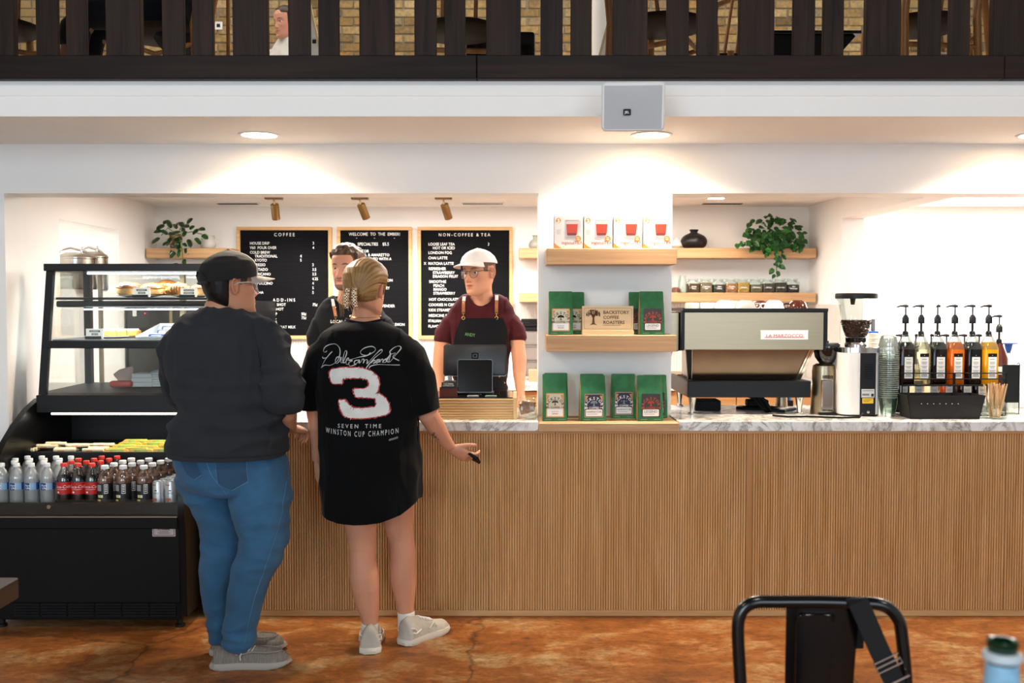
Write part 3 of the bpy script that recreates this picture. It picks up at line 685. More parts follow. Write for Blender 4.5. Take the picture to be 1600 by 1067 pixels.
for i in range(120):
    a = random.uniform(-.15, PI+.15); r = .034*math.sqrt(random.uniform(.12, 1)); q = (tx+r*math.cos(a), tz+.85*r*math.sin(a)); s = random.uniform(.0016, .003)
    m.add([(q[0]+s*math.cos(2*PI*k/5+a), yy, q[1]+s*math.sin(2*PI*k/5+a)) for k in range(5)], [(0, 1, 2, 3, 4)])
for i in range(7):
    a = PI*(i+.5)/7; m.tube([(tx, yy, tz-.012), (tx+.011*math.cos(a), yy, tz+.006), (tx+.026*math.cos(a), yy, tz+.022*math.sin(a))], [.003, .002, .0008], 4)
m.add([(tx-.018, yy, tz-.046), (tx-.006, yy, tz-.036), (tx-.004, yy, tz-.01), (tx+.004, yy, tz-.01), (tx+.006, yy, tz-.036), (tx+.018, yy, tz-.046), (tx+.004, yy, tz-.042), (tx-.004, yy, tz-.042)], [(0, 7, 6, 5, 4, 3, 2, 1)])
obj('engraving', m, BURN, t, smooth=0)

# ------------------------------------------------------------------ till
BAMB = wood('till_bamboo', '#c8a06a', '#e0bf8c', 'x', .8, .45, .08)
y0 = 4.68; x0, x1 = XA(668, y0), XA(808, y0); zt_ = ZA(621, y0)
t = thing('till_stand', 'ribbed pale wood till stand with black top on the marble counter', 'till stand', ((x0+x1)/2, y0, ZT))
m = MB().box(x0, x1-.018, y0+.008, y0+.34, ZT, zt_-.004)
obj('box', m, BAMB, t)
nr = 8; hh = (zt_-.004-ZT)/nr
for k in range(nr): obj('slat', MB().prism([(y0+.008, ZT+k*hh+.0015), (y0+.001, ZT+k*hh+.004), (y0, ZT+(k+.5)*hh), (y0+.001, ZT+(k+1)*hh-.004), (y0+.008, ZT+(k+1)*hh-.0015)], x0, x1-.018, 'x'), BAMB, t, smooth=20)
obj('end_panel', MB().box(x1-.018, x1, y0-.004, y0+.345, ZT, zt_-.001, .0015), BAMB, t)
obj('top_plate', MB().box(x0+.004, x1-.02, y0+.004, y0+.34, zt_-.004, zt_, .001), BLACKG, t)
# big screen
y = 4.84; xa, xb = XA(692.5, y), XA(791.5, y); za_, zb_ = ZA(540, y), ZA(585, y)
t = thing('till_screen', 'large dark till monitor seen from behind, white edge on top', 'monitor', ((xa+xb)/2, y, zt_))
xc = (xa+xb)/2; zc = (za_+zb_)/2; M = Matrix.Translation((xc, y+.01, zc)) @ Matrix.Rotation(math.radians(-12), 4, 'X')
w, h = xb-xa, za_-zb_+.012
m = loft2([(-.004, rrect(w-.012, h-.012, .012)), (0, rrect(w, h, .012)), (.012, rrect(w, h, .012))], M)
obj('housing', m, mat('grey_plastic', '#2c2c2e', .35), t)
obj('bezel', loft2([(.0125, rrect(w, h+.004, .012)), (.017, rrect(w, h+.004, .012))], M), WHITEP, t)
m = MB(); o = rrect(.034, .03, .006); i_ = rrect(.024, .02, .004); n = len(o)
m.add([(q[0], -.0045, q[1]+.02) for q in o]+[(q[0], -.0045, q[1]+.02) for q in i_], [(i, (i+1) % n, n+(i+1) % n, n+i) for i in range(n)], 0, M)
m.add([(q[0]*.34, -.0045, q[1]*.34+.02) for q in o], [tuple(range(n))], 0, M)
obj('logo', m, BLACKG, t, smooth=0)
obj('stand', MB().box(xc-.05, xc+.05, y+.01, y+.03, zt_, zc-.02, .004).box(xc-.09, xc+.09, y-.0, y+.12, zt_, zt_+.008, .003), BLACK, t)
# customer tablet
y = 4.76; xa, xb = XA(714.5, y), XA(769.5, y); za_, zb_ = ZA(561.5, y), ZA(613, y)
t = thing('customer_tablet', 'small black customer tablet facing the customers, leaning on the till', 'tablet', ((xa+xb)/2, y, zt_))
M = Matrix.Translation(((xa+xb)/2, y, (za_+zb_)/2)) @ Matrix.Rotation(math.radians(-10), 4, 'X'); w, h = xb-xa, za_-zb_
obj('housing', loft2([(0, rrect(w, h, .01)), (.008, rrect(w, h, .01))], M), mat('tablet_grey', '#8c8c90', .3, metal=.8), t)
obj('screen', loft2([(-.0012, rrect(w-.004, h-.004, .009)), (0, rrect(w-.003, h-.003, .009))], M), BLACKG, t)
obj('foot', MB().box((xa+xb)/2-.03, (xa+xb)/2+.03, y-.01, y+.05, zt_, zt_+.006, .002), BLACK, t)
for k, (px, py, lab, c) in enumerate([(739, 618, 'grey card reader lying on the black till top', '#9a9c98'), (767, 617, 'pale green card reader lying beside the grey one on the till top', '#7d9a80')]):
    q = P(px, py, 4.71); t = thing('card_reader', lab, 'card reader', (q.x, 4.715, zt_))
    obj('body', MB().box(q.x-.028, q.x+.028, 4.695, 4.735, zt_, zt_+.007, .003), mat('reader_'+str(k), c, .35), t); obj('slot', MB().box(q.x-.02, q.x+.02, 4.6945, 4.695, zt_+.003, zt_+.0045), BLACK, t)
# card holder and cards
y = 4.70; xa, xb = XA(686.5, y), XA(714, y); za_ = ZA(605, y)
t = thing('card_holder', 'reddish wooden holder of business cards on the till', 'card holder', ((xa+xb)/2, y, zt_))
RW = wood('redwood', '#4a1f18', '#6c3226', 'x', 1, .4); xc = (xa+xb)/2
obj('holder', MB().box(xa, xb, y, y+.006, zt_, za_-.006).box(xa, xb, y+.03, y+.036, zt_, za_).box(xa, xa+.006, y+.006, y+.03, zt_, za_).box(xb-.006, xb, y+.006, y+.03, zt_, za_).box(xa+.006, xb-.006, y+.006, y+.03, zt_, zt_+.004), RW, t)
NAVC = mat('dark_navy_card', '#1c2230', .5)
t = thing('business_cards', 'stack of dark business cards standing in the wooden holder', 'cards', (xc, y+.012, zt_+.004))
zc1 = ZA(597.5, y)
obj('card', MB().box(xa+.009, xb-.008, y+.012, y+.026, zt_+.004, zc1, .0005), NAVC, t)
m = MB(); put_text(m, 'THE EMBER', xc, y+.0115, zc1-.011, .0095, 'CENTER', .02); put_text(m, 'COFFEEHOUSE', xc, y+.0115, zc1-.019, .008, 'CENTER', .02); obj('lettering', m, INKW, t, smooth=0)
# receipt
q = P(702, 590, 4.80); t = single('receipt_printer', MB().box(q.x-.028, q.x+.028, 4.80, 4.90, zt_, ZA(596, 4.8), .004), BLACK, 'small black receipt printer behind the card holder', 'printer', (q.x, 4.85, zt_))
single('receipt', MB().prism([(4.842, ZA(596, 4.8)), (4.838, ZA(585, 4.8)), (4.8385, ZA(585, 4.8)), (4.8425, ZA(596, 4.8))], q.x-.011, q.x+.012, 'x'), PAPER, 'curled white receipt sticking out of the printer', 'receipt', (q.x, 4.84, ZA(596, 4.8)))
# tip jar
y = 4.69; q = P(824, 655, y); r = MP(y)*14.5; h = ZA(620, y)-ZT
t = thing('tip_jar', 'square clear glass jar with banknotes beside the till', 'jar', (q.x, y+.01, ZT))
def sqlathe(prof, r_c, c, n=6):
    vs = []; fs = []; m0 = len(rrect(1, 1, .3, n))
    for r_, z, k in prof: vs += [(c[0]+a, c[1]+b_, c[2]+z) for a, b_ in rrect(2*r_, 2*r_, max(r_*k, 1e-4), n)]
    for j in range(len(prof)-1):
        for i in range(m0): k2 = (i+1) % m0; fs.append((j*m0+i, j*m0+k2, (j+1)*m0+k2, (j+1)*m0+i))
    fs.append(tuple(range(m0-1, -1, -1)))
    return vs, fs
c = (q.x, y+.01, ZT+.0005); vs, fs = sqlathe([(r*.9, 0, .3), (r, .006, .35), (r, h*.74, .35), (r*.84, h*.86, .8), (r*.84, h*.9, .99), (r*.9, h*.92, .99), (r*.9, h, .99)], 0, c)
obj('glass', MB().add(vs, fs), GLASS, t, smooth=50)
t2 = MB()
BANK = mat('banknote', '#a9806a', .7, var=.3, vs=60)
for k in range(4):
    b = MB(); a = random.uniform(-.4, .4); Mk = Matrix.Translation((q.x+random.uniform(-.006, .006), y+.008+.006*k, ZT+.045+.006*k)) @ Matrix.Rotation(a, 4, 'Y')
    vs = [(u*.011-.033, .006*math.sin(u*1.7+k), v) for v in (-.018, .018) for u in range(7)]; b.add(vs, [(u, u+1, u+8, u+7) for u in range(6)], 0, Mk)
    single('banknote', b, BANK, 'crumpled banknote inside the square glass tip jar', 'banknote', (q.x, y, ZT+.03), 'banknotes in the tip jar')
# ------------------------------------------------------------------ espresso machine
y0 = 4.86; X = lambda px, y=y0: XA(px, y); Z = lambda py, y=y0: ZA(py, y)
t = thing('espresso_machine', 'brushed steel espresso machine seen from behind on four chrome legs', 'espresso machine', (X(1178), 5.1, ZT))
xa, xb = X(1069), X(1287); zt_, zb_ = Z(487), Z(546.5); yb = 5.42
obj('upper_body', MB().box(xa+.004, xb-.004, y0+.012, yb, zb_+.004, zt_), STEEL, t)
obj('rear_panel', MB().box(xa, xb, y0, y0+.012, zb_, zt_, .002), STEEL, t)
obj('top_tray', MB().box(xa-.006, xb+.02, y0-.004, y0+.006, zt_, zt_+.016, .002).box(xa-.006, xb+.02, yb-.01, yb, zt_, zt_+.016, .002).box(xa-.006, xa+.002, y0, yb, zt_, zt_+.016).box(xb+.01, xb+.02, y0, yb, zt_, zt_+.016).box(xa, xb+.01, y0, yb, zt_-.004, zt_+.002), BLACK, t)
sp = [(y0-.002, zb_-.004), (y0-.002, zt_+.006), (y0+.3, zt_+.006), (yb, zt_-.06), (yb, zb_-.03)]
obj('side_panel', MB().prism(sp, xa-.012, xa-.001, 'x'), BLACK, t); obj('side_panel', MB().prism(sp, xb+.001, xb+.012, 'x'), BLACK, t)
obj('side_cover', MB().box(xb+.012, xb+.026, y0+.02, yb, Z(534), zt_+.012, .004), BLACK, t)
obj('side_cover', MB().box(xa-.06, xa-.012, y0+.06, yb, zb_-.01, zt_, .006), STEEL, t)
lower = mat('mirror_steel', '#7d6f60', .25, metal=1)
z2 = Z(595)
def trap(xt0, xt1, xb0, xb1, yt, yb_, d, m):
    vs = [(xt0, yt, zb_), (xt1, yt, zb_), (xb1, yb_, z2), (xb0, yb_, z2)]; vs += [(a, b_+d, c) for a, b_, c in vs]
    return m.add(vs, [(0, 3, 2, 1), (4, 5, 6, 7), (0, 1, 5, 4), (1, 2, 6, 5), (2, 3, 7, 6), (3, 0, 4, 7)])
obj('splash_panel', trap(X(1083), X(1270), X(1086), X(1256), y0+.02, y0+.075, .3, MB()), lower, t)
obj('trim_rail', trap(X(1073), X(1082), X(1079.5), X(1085), y0+.014, y0+.07, .02, MB()), BLACK, t)
for (a, b_) in ((1266, 1269), (1270, 1274)): obj('trim_rail', trap(X(a), X(b_), X(a-16), X(b_-16), y0+.014, y0+.07, .02, MB()), CHROME, t)
xc0, xc1 = X(1075, 4.88), X(1268, 4.88); zc0, zc1 = Z(621, 4.88), Z(595.5, 4.88)
obj('base', MB().box(xc0, xc1, 4.88, 5.40, zc0, zc1, .003), BLACK, t)
obj('drip_tray', MB().box(xc0+.01, xc1-.01, 5.26, 5.52, zc0+.02, zc1+.006, .003), STEEL, t)
for (px, y) in ((1084, 4.91), (1253, 4.91), (1084, 5.28), (1253, 5.28)):
    x = XA(px, 4.88); obj('leg', MB().lathe([(.020, 0), (.022, .003), (.022, .007), (.012, .010), (.0125, .03), (.015, .045), (.0215, zc0-ZT-.001)], 20, (x, y, ZT)), CHROME, t)
pl = MB().box(X(1188.5), X(1262), y0-.006, y0, Z(530.5), Z(516), .0015); lp = obj('name_plate', pl, mat('plate_white', '#ecebea', .35), t)
m = MB(); s = .0165; xx = X(1193); z = Z(527.2)
put_text(m, 'LA MARZOCCO', (X(1188.5)+X(1262))/2, y0-.0066, Z(527), .0225, 'CENTER', 0, 1.12); m.box(X(1194), X(1256), y0-.0064, y0-.006, Z(527)-.0012, Z(527)+.0012)
obj('lettering', m, mat('red_ink', '#c2201c', .5), lp, smooth=0)
xq = xa
for (y, zz) in ((5.46, .0), (5.5, .0)): pass
obj('steam_wand', MB().tube([(xa+.05, 5.46, zb_), (xa+.045, 5.53, zb_-.05), (xa+.02, 5.55, zb_-.16)], .006, 8), CHROME, t)
for k in range(2):
    xg = xa+.22+k*.24; obj('group_head', MB().lathe([(.032, 0), (.036, .02), (.036, .07), (.03, .1)], 18, (xg, 5.47, zb_-.09)), CHROME, t)
# cups on top
zt2 = zt_+.003
def cup(px, y, r, h, m, label, speck=False):
    x = XA(px, y)
    t = thing('coffee_cup', label, 'cup', (x, y, zt2), 'upturned cups on the espresso machine')
    obj('bowl', MB().lathe([(r*.96, 0), (r, .002), (r*.97, h*.3), (r*.82, h*.7), (r*.6, h*.92), (r*.5, h*.95), (r*.5, h), (r*.4, h), (r*.38, h*.96), (0, h*.955)], 26, (x, y, zt2)), m, t)
    return t, x
CW = mat('white_china', '#eceae6', .12); CG = mat('grey_china', '#a9a6a2', .12); CB = mat('brown_china', '#4a2216', .12)
for (px, y, m, lab) in ((1131.5, 5.0, CW, 'white china cup upturned on the machine beside the speckled tumblers'), (1165, 5.05, CG, 'grey china cup upturned between the two white cups on the machine'), (1209, 5.0, CW, 'white china cup upturned on the machine beside the brown cup'), (1245, 5.0, CB, 'dark brown china cup upturned on the machine')):
    tt, x = cup(px, y, .052, .054, m, lab)
    s = 1 if m is CG else -1
    obj('handle', MB().tube([(x+s*.044, y-.01, zt2+.036), (x+s*.066, y-.012, zt2+.036), (x+s*.072, y-.012, zt2+.024), (x+s*.064, y-.012, zt2+.012), (x+s*.048, y-.01, zt2+.012)], .0045, 8), m, tt)
m, nt, b_ = mk('speckled_white'); tc = N(nt, 'ShaderNodeTexCoord'); v = N(nt, 'ShaderNodeTexNoise', i_Scale=420.0, i_Detail=2.0); r = ramp(nt, [(.38, lin('#3a3430')), (.46, lin('#efece6'))])
nt.links.new(tc.outputs['Object'], v.inputs['Vector']); nt.links.new(v.outputs['Fac'], r.inputs[0]); nt.links.new(r.outputs[0], b_.inputs['Base Color']); b_.inputs['Roughness'].default_value = .2; SPK = m
for (px, lab) in ((1081.5, 'speckled tumbler upturned at the column end of the machine top'), (1105, 'speckled tumbler upturned beside the first white cup')):
    x = XA(px, 4.97); single('tumbler', MB().lathe([(.037, 0), (.0385, .002), (.036, .035), (.033, .041), (0, .042)], 24, (x, 4.97, zt2)), SPK, lab, 'cup', (x, 4.97, zt2), 'upturned cups on the espresso machine')
for (px, lab) in ((1150, 'brown china cup barely showing behind the grey cup'), (1186, 'brown china cup behind the second white cup with its handle showing')):
    x = XA(px, 5.2); tt, x = cup(px, 5.2, .05, .052, CB if px > 1160 else CG, lab)

# things under and behind the machine
x = XA(1108, 5.1); single('knock_box', MB().box(x-.075, x+.055, 5.06, 5.2, ZT, ZT+.052, .003), BLACKM, 'low black box under the espresso machine', 'box', (x, 5.1, ZT))
x = XA(1185, 5.15); t = thing('tamping_stand', 'black tamping mat and stand under the espresso machine', 'tamping stand', (x, 5.15, ZT))
obj('mat', MB().lathe([(.10, 0), (.105, .004), (.10, .012), (.03, .018)], 20, (x, 5.15, ZT), sx=1.1, sy=.6), BLACKM, t); obj('block', MB().box(x-.06, x+.05, 5.12, 5.18, ZT+.014, ZT+.05, .006), BLACKM, t)
m = MB().tube([(X(1195), 5.0, zc0), (X(1206), 4.97, ZT+.06), (X(1214), 4.95, ZT+.012), (X(1232), 4.93, ZT+.012), (X(1242), 5.0, ZT+.01), (X(1262), 5.06, ZT+.01)], .008, 8)
for k in range(3): m.tube([(X(1178+8*k), 5.02, zc0), (X(1190+7*k), 5.0, ZT+.07), (X(1203+4*k), 4.98, ZT+.02), (X(1208+3*k), 4.96, ZT+.008)], .009, 8)
single('drain_hose', m, BLACKM, 'black hoses hanging from the espresso machine to the worktop', 'hose', (X(1200), 5, ZT))
def cord(name, pts, lab): single(name, MB().tube(pts, .0045, 6), BLACKM, lab, 'cord', pts[0])
cord('power_cord', [(XA(1212, 4.76), 4.80, ZT+.006), (XA(1230, 4.76), 4.74, ZT+.006), (XA(1262, 4.76), 4.75, ZT+.006), (XA(1290, 4.76), 4.72, ZT+.006), (XA(1312, 4.76), 4.70, ZT+.006), (XA(1340, 4.76), 4.72, ZT+.006), (XA(1350, 4.76), 4.76, ZT+.02)], 'black power cord lying along the marble in front of the grinders')
x = XA(1234, 5.3); t = thing('cleaning_brush', 'blue brush standing behind the espresso machine legs', 'brush', (x, 5.3, ZT)); obj('handle', MB().cyl((x, 5.3, ZT+.03), (x, 5.3, ZT+.12), .01), mat('blue_plastic', '#1d6fa8', .4), t); obj('bristles', MB().box(x-.018, x+.018, 5.285, 5.315, ZT, ZT+.03), BLACK, t)
x = XA(1222, 5.25); single('milk_pitcher', MB().lathe([(.028, 0), (.032, .004), (.03, .04), (.026, .075), (.03, .09)], 20, (x, 5.25, ZT)), STEEL, 'small steel pitcher behind the drain hoses', 'pitcher', (x, 5.25, ZT))

# ------------------------------------------------------------------ small grinder
y = 4.93; x = XA(1288, y); k = MP(y)
SMOKE = glass('smoky_plastic', '#3a3734', .16, .05, body=.35, bodycol='#141312')
t = thing('coffee_grinder', 'small steel grinder with smoky black hopper beside the espresso machine', 'grinder', (x, y, ZT))
zz = lambda py: ZA(py, y)
obj('body', MB().lathe([(k*20, 0), (k*20.5, .01), (k*17.5, (zz(600)-ZT)), (k*18.5, zz(580)-ZT), (k*17, zz(571)-ZT), (k*12, zz(568)-ZT)], 28, (x, y, ZT), sy=.9), STEEL, t)
obj('front_panel', MB().box(x-k*9, x+k*9, y-.062, y-.04, zz(640), zz(592), .004), CHROME, t)
vv = MB()
for i in range(7): vv.box(x-k*8+i*k*2.4, x-k*8+i*k*2.4+k*1.2, y-.0635, y-.061, zz(590), zz(585))
obj('vent_slots', vv, BLACK, t, kind='stuff')
obj('base', MB().box(x-k*13, x+k*14, y-.068, y+.05, ZT, ZT+.012, .004), BLACK, t)
obj('hopper', MB().lathe([(k*10, zz(568)), (k*17, zz(558)), (k*20, zz(545)), (k*20.5, zz(539)), (k*20, zz(538))], 28, (x+k*3, y, 0)), SMOKE, t)
obj('lid', MB().lathe([(k*21, zz(540)), (k*21.5, zz(537.5)), (k*20, zz(535.5)), (k*4, zz(535)), (k*4, zz(532.5)), (0, zz(532.5))], 28, (x+k*3, y, 0)), mat('smoke_lid', '#4a4744', .25), t)
# ------------------------------------------------------------------ large white grinder
y = 4.87; x = XA(1340.5, y); k = MP(y); r = k*31.5
t = thing('coffee_grinder', 'tall white grinder with a clear hopper half full of beans', 'grinder', (x, y, ZT))
GW = mat('white_enamel', '#e8e6e1', .25)
zb_ = zz(550); b = MB(); n = 40
def dsec(r, z, f=.55):   # rounded rectangle plan
    return [(x+q[0], y+.03+q[1], z) for q in rrect(2*r, 2*r*.95, r*f, 6)]
def dbody(secs):
    m = MB(); c = len(secs[0]); fs = []; vs = []
    for s in secs: vs += s
    for j in range(len(secs)-1):
        for i in range(c): q = (i+1) % c; fs.append((j*c+i, j*c+q, (j+1)*c+q, (j+1)*c+i))
    fs.append(tuple(range(c-1, -1, -1))); fs.append(tuple(range((len(secs)-1)*c, len(secs)*c)))
    return m.add(vs, fs)
obj('body', dbody([dsec(r*.99, ZT+.008), dsec(r, ZT+.012), dsec(r, zb_)]), GW, t)
obj('base', dbody([dsec(r*.97, ZT), dsec(r*.99, ZT+.008)]), BLACK, t)
obj('collar', dbody([dsec(r*1.01, zb_), dsec(r*1.01, zz(542)-.001), dsec(r*.98, zz(542))]), CHROME, t)
yf = y+.03-r*.95
obj('back_strip', MB().box(x-k*3, x+k*21, yf-.004, yf+.004, ZT+.006, zb_-.001, .001), BLACK, t)
m = MB()
for i in range(7): m.box(x+k*3, x+k*16, yf-.0055, yf-.004, zz(590)+i*.011, zz(590)+i*.011+.004)
obj('vent_slots', m, BLACKM, t, kind='stuff')
lb = obj('rating_label', MB().box(x-k*1, x+k*19, yf-.0048, yf-.004, zz(619), zz(606)), mat('label_silver', '#c4c4c2', .4), t)
m = MB(); [m.box(x+k*(.5+1.8*i), x+k*(1.6+1.8*i), yf-.0052, yf-.0048, zz(616), zz(613)) for i in range(6)]; m.box(x+k*14, x+k*18, yf-.0052, yf-.0048, zz(617.5), zz(613)); m.box(x+k*.5, x+k*18, yf-.0052, yf-.0048, zz(609), zz(608.4)); obj('print', m, INKK, lb, smooth=0)
lb = obj('warning_label', MB().box(x+k*.5, x+k*17.5, yf-.0048, yf-.004, zz(628), zz(620)), mat('yellow_label', '#e2b421', .5), t)
m = MB(); [m.box(x+k*2, x+k*(15-i*2), yf-.0052, yf-.0048, zz(622.5+1.6*i), zz(622+1.6*i)) for i in range(3)]; obj('print', m, INKK, lb, smooth=0)
obj('socket', MB().tube([(x+k*9, yf-.012, zz(641)), (x+k*9, yf, zz(641))], .007, 14), CHROME, t); obj('switch', MB().tube([(x+k*9, yf-.008, zz(635)), (x+k*9, yf, zz(635))], .004, 10), BLACK, t)
ych = y+.03
obj('neck', MB().lathe([(k*17, zz(542)), (k*17.5, zz(538)), (k*15.5, zz(535))], 28, (x-k*0, ych, 0)), CHROME, t)
obj('hopper_collar', MB().lathe([(k*15.5, zz(535)), (k*16, zz(528)), (k*15.5, zz(527.5))], 28, (x, ych, 0)), SMOKE, t)
obj('hopper', MB().lathe([(k*15.5, zz(528)), (k*17, zz(520)), (k*22, zz(504)), (k*28, zz(480)), (k*30.5, zz(466))], 32, (x, ych, 0)), GLASS, t)
lid = obj('hopper_lid', MB().lathe([(k*32, zz(466.5)), (k*32.3, zz(462)), (k*32, zz(459)), (k*30, zz(458)), (0, zz(458))], 32, (x, ych, 0)), BLACK, t)
obj('shutter', MB().tube([(x-k*11, ych-.05, zz(466.5)), (x-k*11, ych-.05, zz(476))], [k*4.5, k*3], 8), BLACK, t)
# beans: a heap nobody could count
BEAN = mat('roasted_beans', '#33190c', .35, var=.3, vs=60)
m = MB(); random.seed(5)
m.lathe([(k*14.5, zz(527)), (k*16, zz(520)), (k*20.8, zz(505.5)), (k*22.6, zz(503)), (0, zz(502.2))], 24, (x, ych, 0))
for i in range(620):
    a = random.uniform(0, 2*PI); py = random.choice([random.uniform(503, 525), 502.5])
    rr = k*(14.2+(527-py)*.33) if py > 502.6 else k*21.5*math.sqrt(random.random()); 
    M = Matrix.Translation((x+rr*math.cos(a), ych+rr*math.sin(a), zz(py)+(random.uniform(0, .006) if py < 502.6 else 0))) @ Matrix.Rotation(random.uniform(0, 6), 4, 'Z') @ Matrix.Rotation(random.uniform(-1, 1), 4, 'X')
    m.ball((0, 0, 0), (.0062, .0042, .003), 6, 4, 0, M)
o = obj('coffee_beans', m, BEAN, None, smooth=0); tag(o, 'roasted coffee beans filling the clear grinder hopper', 'coffee beans', None, 'stuff')

# ------------------------------------------------------------------ plastic cup stack
y = 4.82; x = XA(1389, y); k = MP(y); CUPG = glass('clear_cup_plastic', '#f4fbf6', .16, .08, body=.045, bodycol='#b4e4c4'); zz = lambda py: ZA(py, y)
r = k*15.2; nc = 23; dz = (zz(556)-ZT-.06)/nc
CUPW = glass('cup_lip', '#f4faf6', .4, .1, body=.35, bodycol='#eef8f2')
c0 = thing('plastic_cup', 'clear plastic cup in the tall nested stack beside the white grinder', 'cup', (x, y, ZT), 'nested plastic cups')
obj('wall', MB().lathe([(r*.72, .002), (r*.96, .092)], 24, (x, y, ZT)), CUPG, c0); obj('lip', MB().lathe([(r*.95, .090), (r*1.02, .0915), (r*1.02, .0945), (r*.95, .0955)], 24, (x, y, ZT)), CUPW, c0)
for i in range(1, nc): dup(c0, (x+random.uniform(-.0012, .0012), y, ZT+i*dz))
ztop = ZT+nc*dz
for j in range(3):
    m = MB().lathe([(r*.98, .0), (r*1.0, .003), (r*.86, .03), (r*.74, .05), (r*.5, .056)], 24, (x-.002, y, ztop+.07+j*.018)); single('cup_lid', m, CUPW, 'clear domed cup lid on top of the nested cup stack', 'lid', (x, y, ztop+.07+j*.018), 'clear domed lids')
# second stack behind: paper cups
x2 = XA(1367, 5.1); CREAMC = mat('cream_paper_cup', '#e9e2d2', .6)
zq = lambda py: ZA(py, 5.1)
p0 = thing('paper_cup', 'cream paper cup in the stack behind the white grinder', 'cup', (x2, 5.1, ZT), 'nested paper cups')
rr = MP(5.1)*10.5
obj('wall', MB().lathe([(rr*.75, 0), (rr*.97, .10)], 20, (x2, 5.1, ZT)), CREAMC, p0); obj('lip', MB().lathe([(rr*.97, .099), (rr*1.03, .101), (rr*.99, .104)], 20, (x2, 5.1, ZT)), CREAMC, p0)
n2 = 14; d2 = (zq(521)-ZT-.104)/(n2-1)
for i in range(1, n2): dup(p0, (x2, 5.1, ZT+i*d2))
xx = XA(1370, 5.12); zc = zq(521)+.001
t = thing('scrub_brush', 'grey handled brush with a blue head standing behind the paper cups', 'brush', (xx, 5.2, ZT))
obj('head', MB().box(xx-.018, xx+.03, 5.17, 5.2, ZA(525, 5.2), ZA(517, 5.2), .005), mat('bright_blue', '#1f57b8', .4), t); obj('handle', MB().box(xx-.006, xx+.012, 5.175, 5.195, ZA(517, 5.2), ZA(498, 5.2), .003).box(xx-.006, xx+.008, 5.175, 5.195, ZT, ZA(525, 5.2)), mat('grey_handle', '#5a5c62', .5), t)

# ------------------------------------------------------------------ syrup rack and bottles
y = 4.86; k = MP(y); zz = lambda py: ZA(py, y); WIRE = BLACKM
xa, xb = XA(1405, y), XA(1566, y); za_ = zz(600); yb = y+.24
t = thing('syrup_rack', 'black two-tier wire rack holding syrup bottles', 'rack', ((xa+xb)/2, y, ZT))
r = .0028
for x in (xa, xb):
    obj('side_frame', MB().tube([(x, y-.045, ZT+.003), (x, y-.045, zz(582))], r, 6).tube([(x, y+.055, ZT+.003), (x, y+.055, zz(582))], r, 6).tube([(x, y+.165, ZT+.003), (x, y+.165, ZT+.12)], r, 6).tube([(x, y-.045, ZT+.004), (x, y+.165, ZT+.004)], r, 6), WIRE, t)
obj('middle_post', MB().box((xa+xb)/2-.006, (xa+xb)/2+.006, y-.047, y-.043, zz(618), zz(582)), WIRE, t)
for py in (582, 591): obj('rail', MB().tube([(xa, y+.055, zz(py)), (xa, y-.045, zz(py)), (xb, y-.045, zz(py)), (xb, y+.055, zz(py))], r, 6), WIRE, t)
m = MB().tube([(xa, y-.045, za_-.003), (xb, y-.045, za_-.003)], .0035, 6)
for i in range(7): m.tube([(xa, y-.04+.015*i, za_-.004), (xb, y-.04+.015*i, za_-.004)], .002, 5)
obj('upper_shelf', m, WIRE, t)
m = MB()
for i in range(7): m.tube([(xa, y+.07+.015*i, ZT+.008), (xb, y+.07+.015*i, ZT+.008)], .002, 5)
m.tube([(xa, y-.045, ZT+.004), (xb, y-.045, ZT+.004)], r, 6); m.tube([(xa, y+.165, ZT+.05), (xb, y+.165, ZT+.05)], r, 6)
obj('lower_shelf', m, WIRE, t)
BGL = glass('bottle_glass', '#e4eae8', .14, .03, body=.10, bodycol='#98a29f'); LABW = mat('syrup_label', '#dcdad4', .6); LABT = mat('syrup_label_text', '#8c8a86', .6)
def pump(t, x, y, z0, zt, dirx, lab=False):
    """z0 neck base, zt top of spout"""
    H = zt-z0
    p = obj('pump', MB().lathe([(.0135, 0), (.0145, .004), (.0135, .022), (.0115, .024), (.0115, .027)], 16, (x, y, z0)).lathe([(.0055, .024), (.0055, H*.42)], 12, (x, y, z0)).lathe([(.016, H*.42), (.0165, H*.43), (.0165, H*.60), (.011, H*.66), (.008, H*.70)], 8, (x, y, z0)).tube([(x, y, z0+H*.66), (x, y, zt-.004)], .0038, 8), BLACK, t)
    obj('spout', MB().tube([(x+.012, y, zt-.004), (x, y, zt-.003), (x+dirx*.026, y-.004, zt-.003), (x+dirx*.047, y-.008, zt-.009)], [.006, .0075, .0046, .003], 8), BLACK, p)
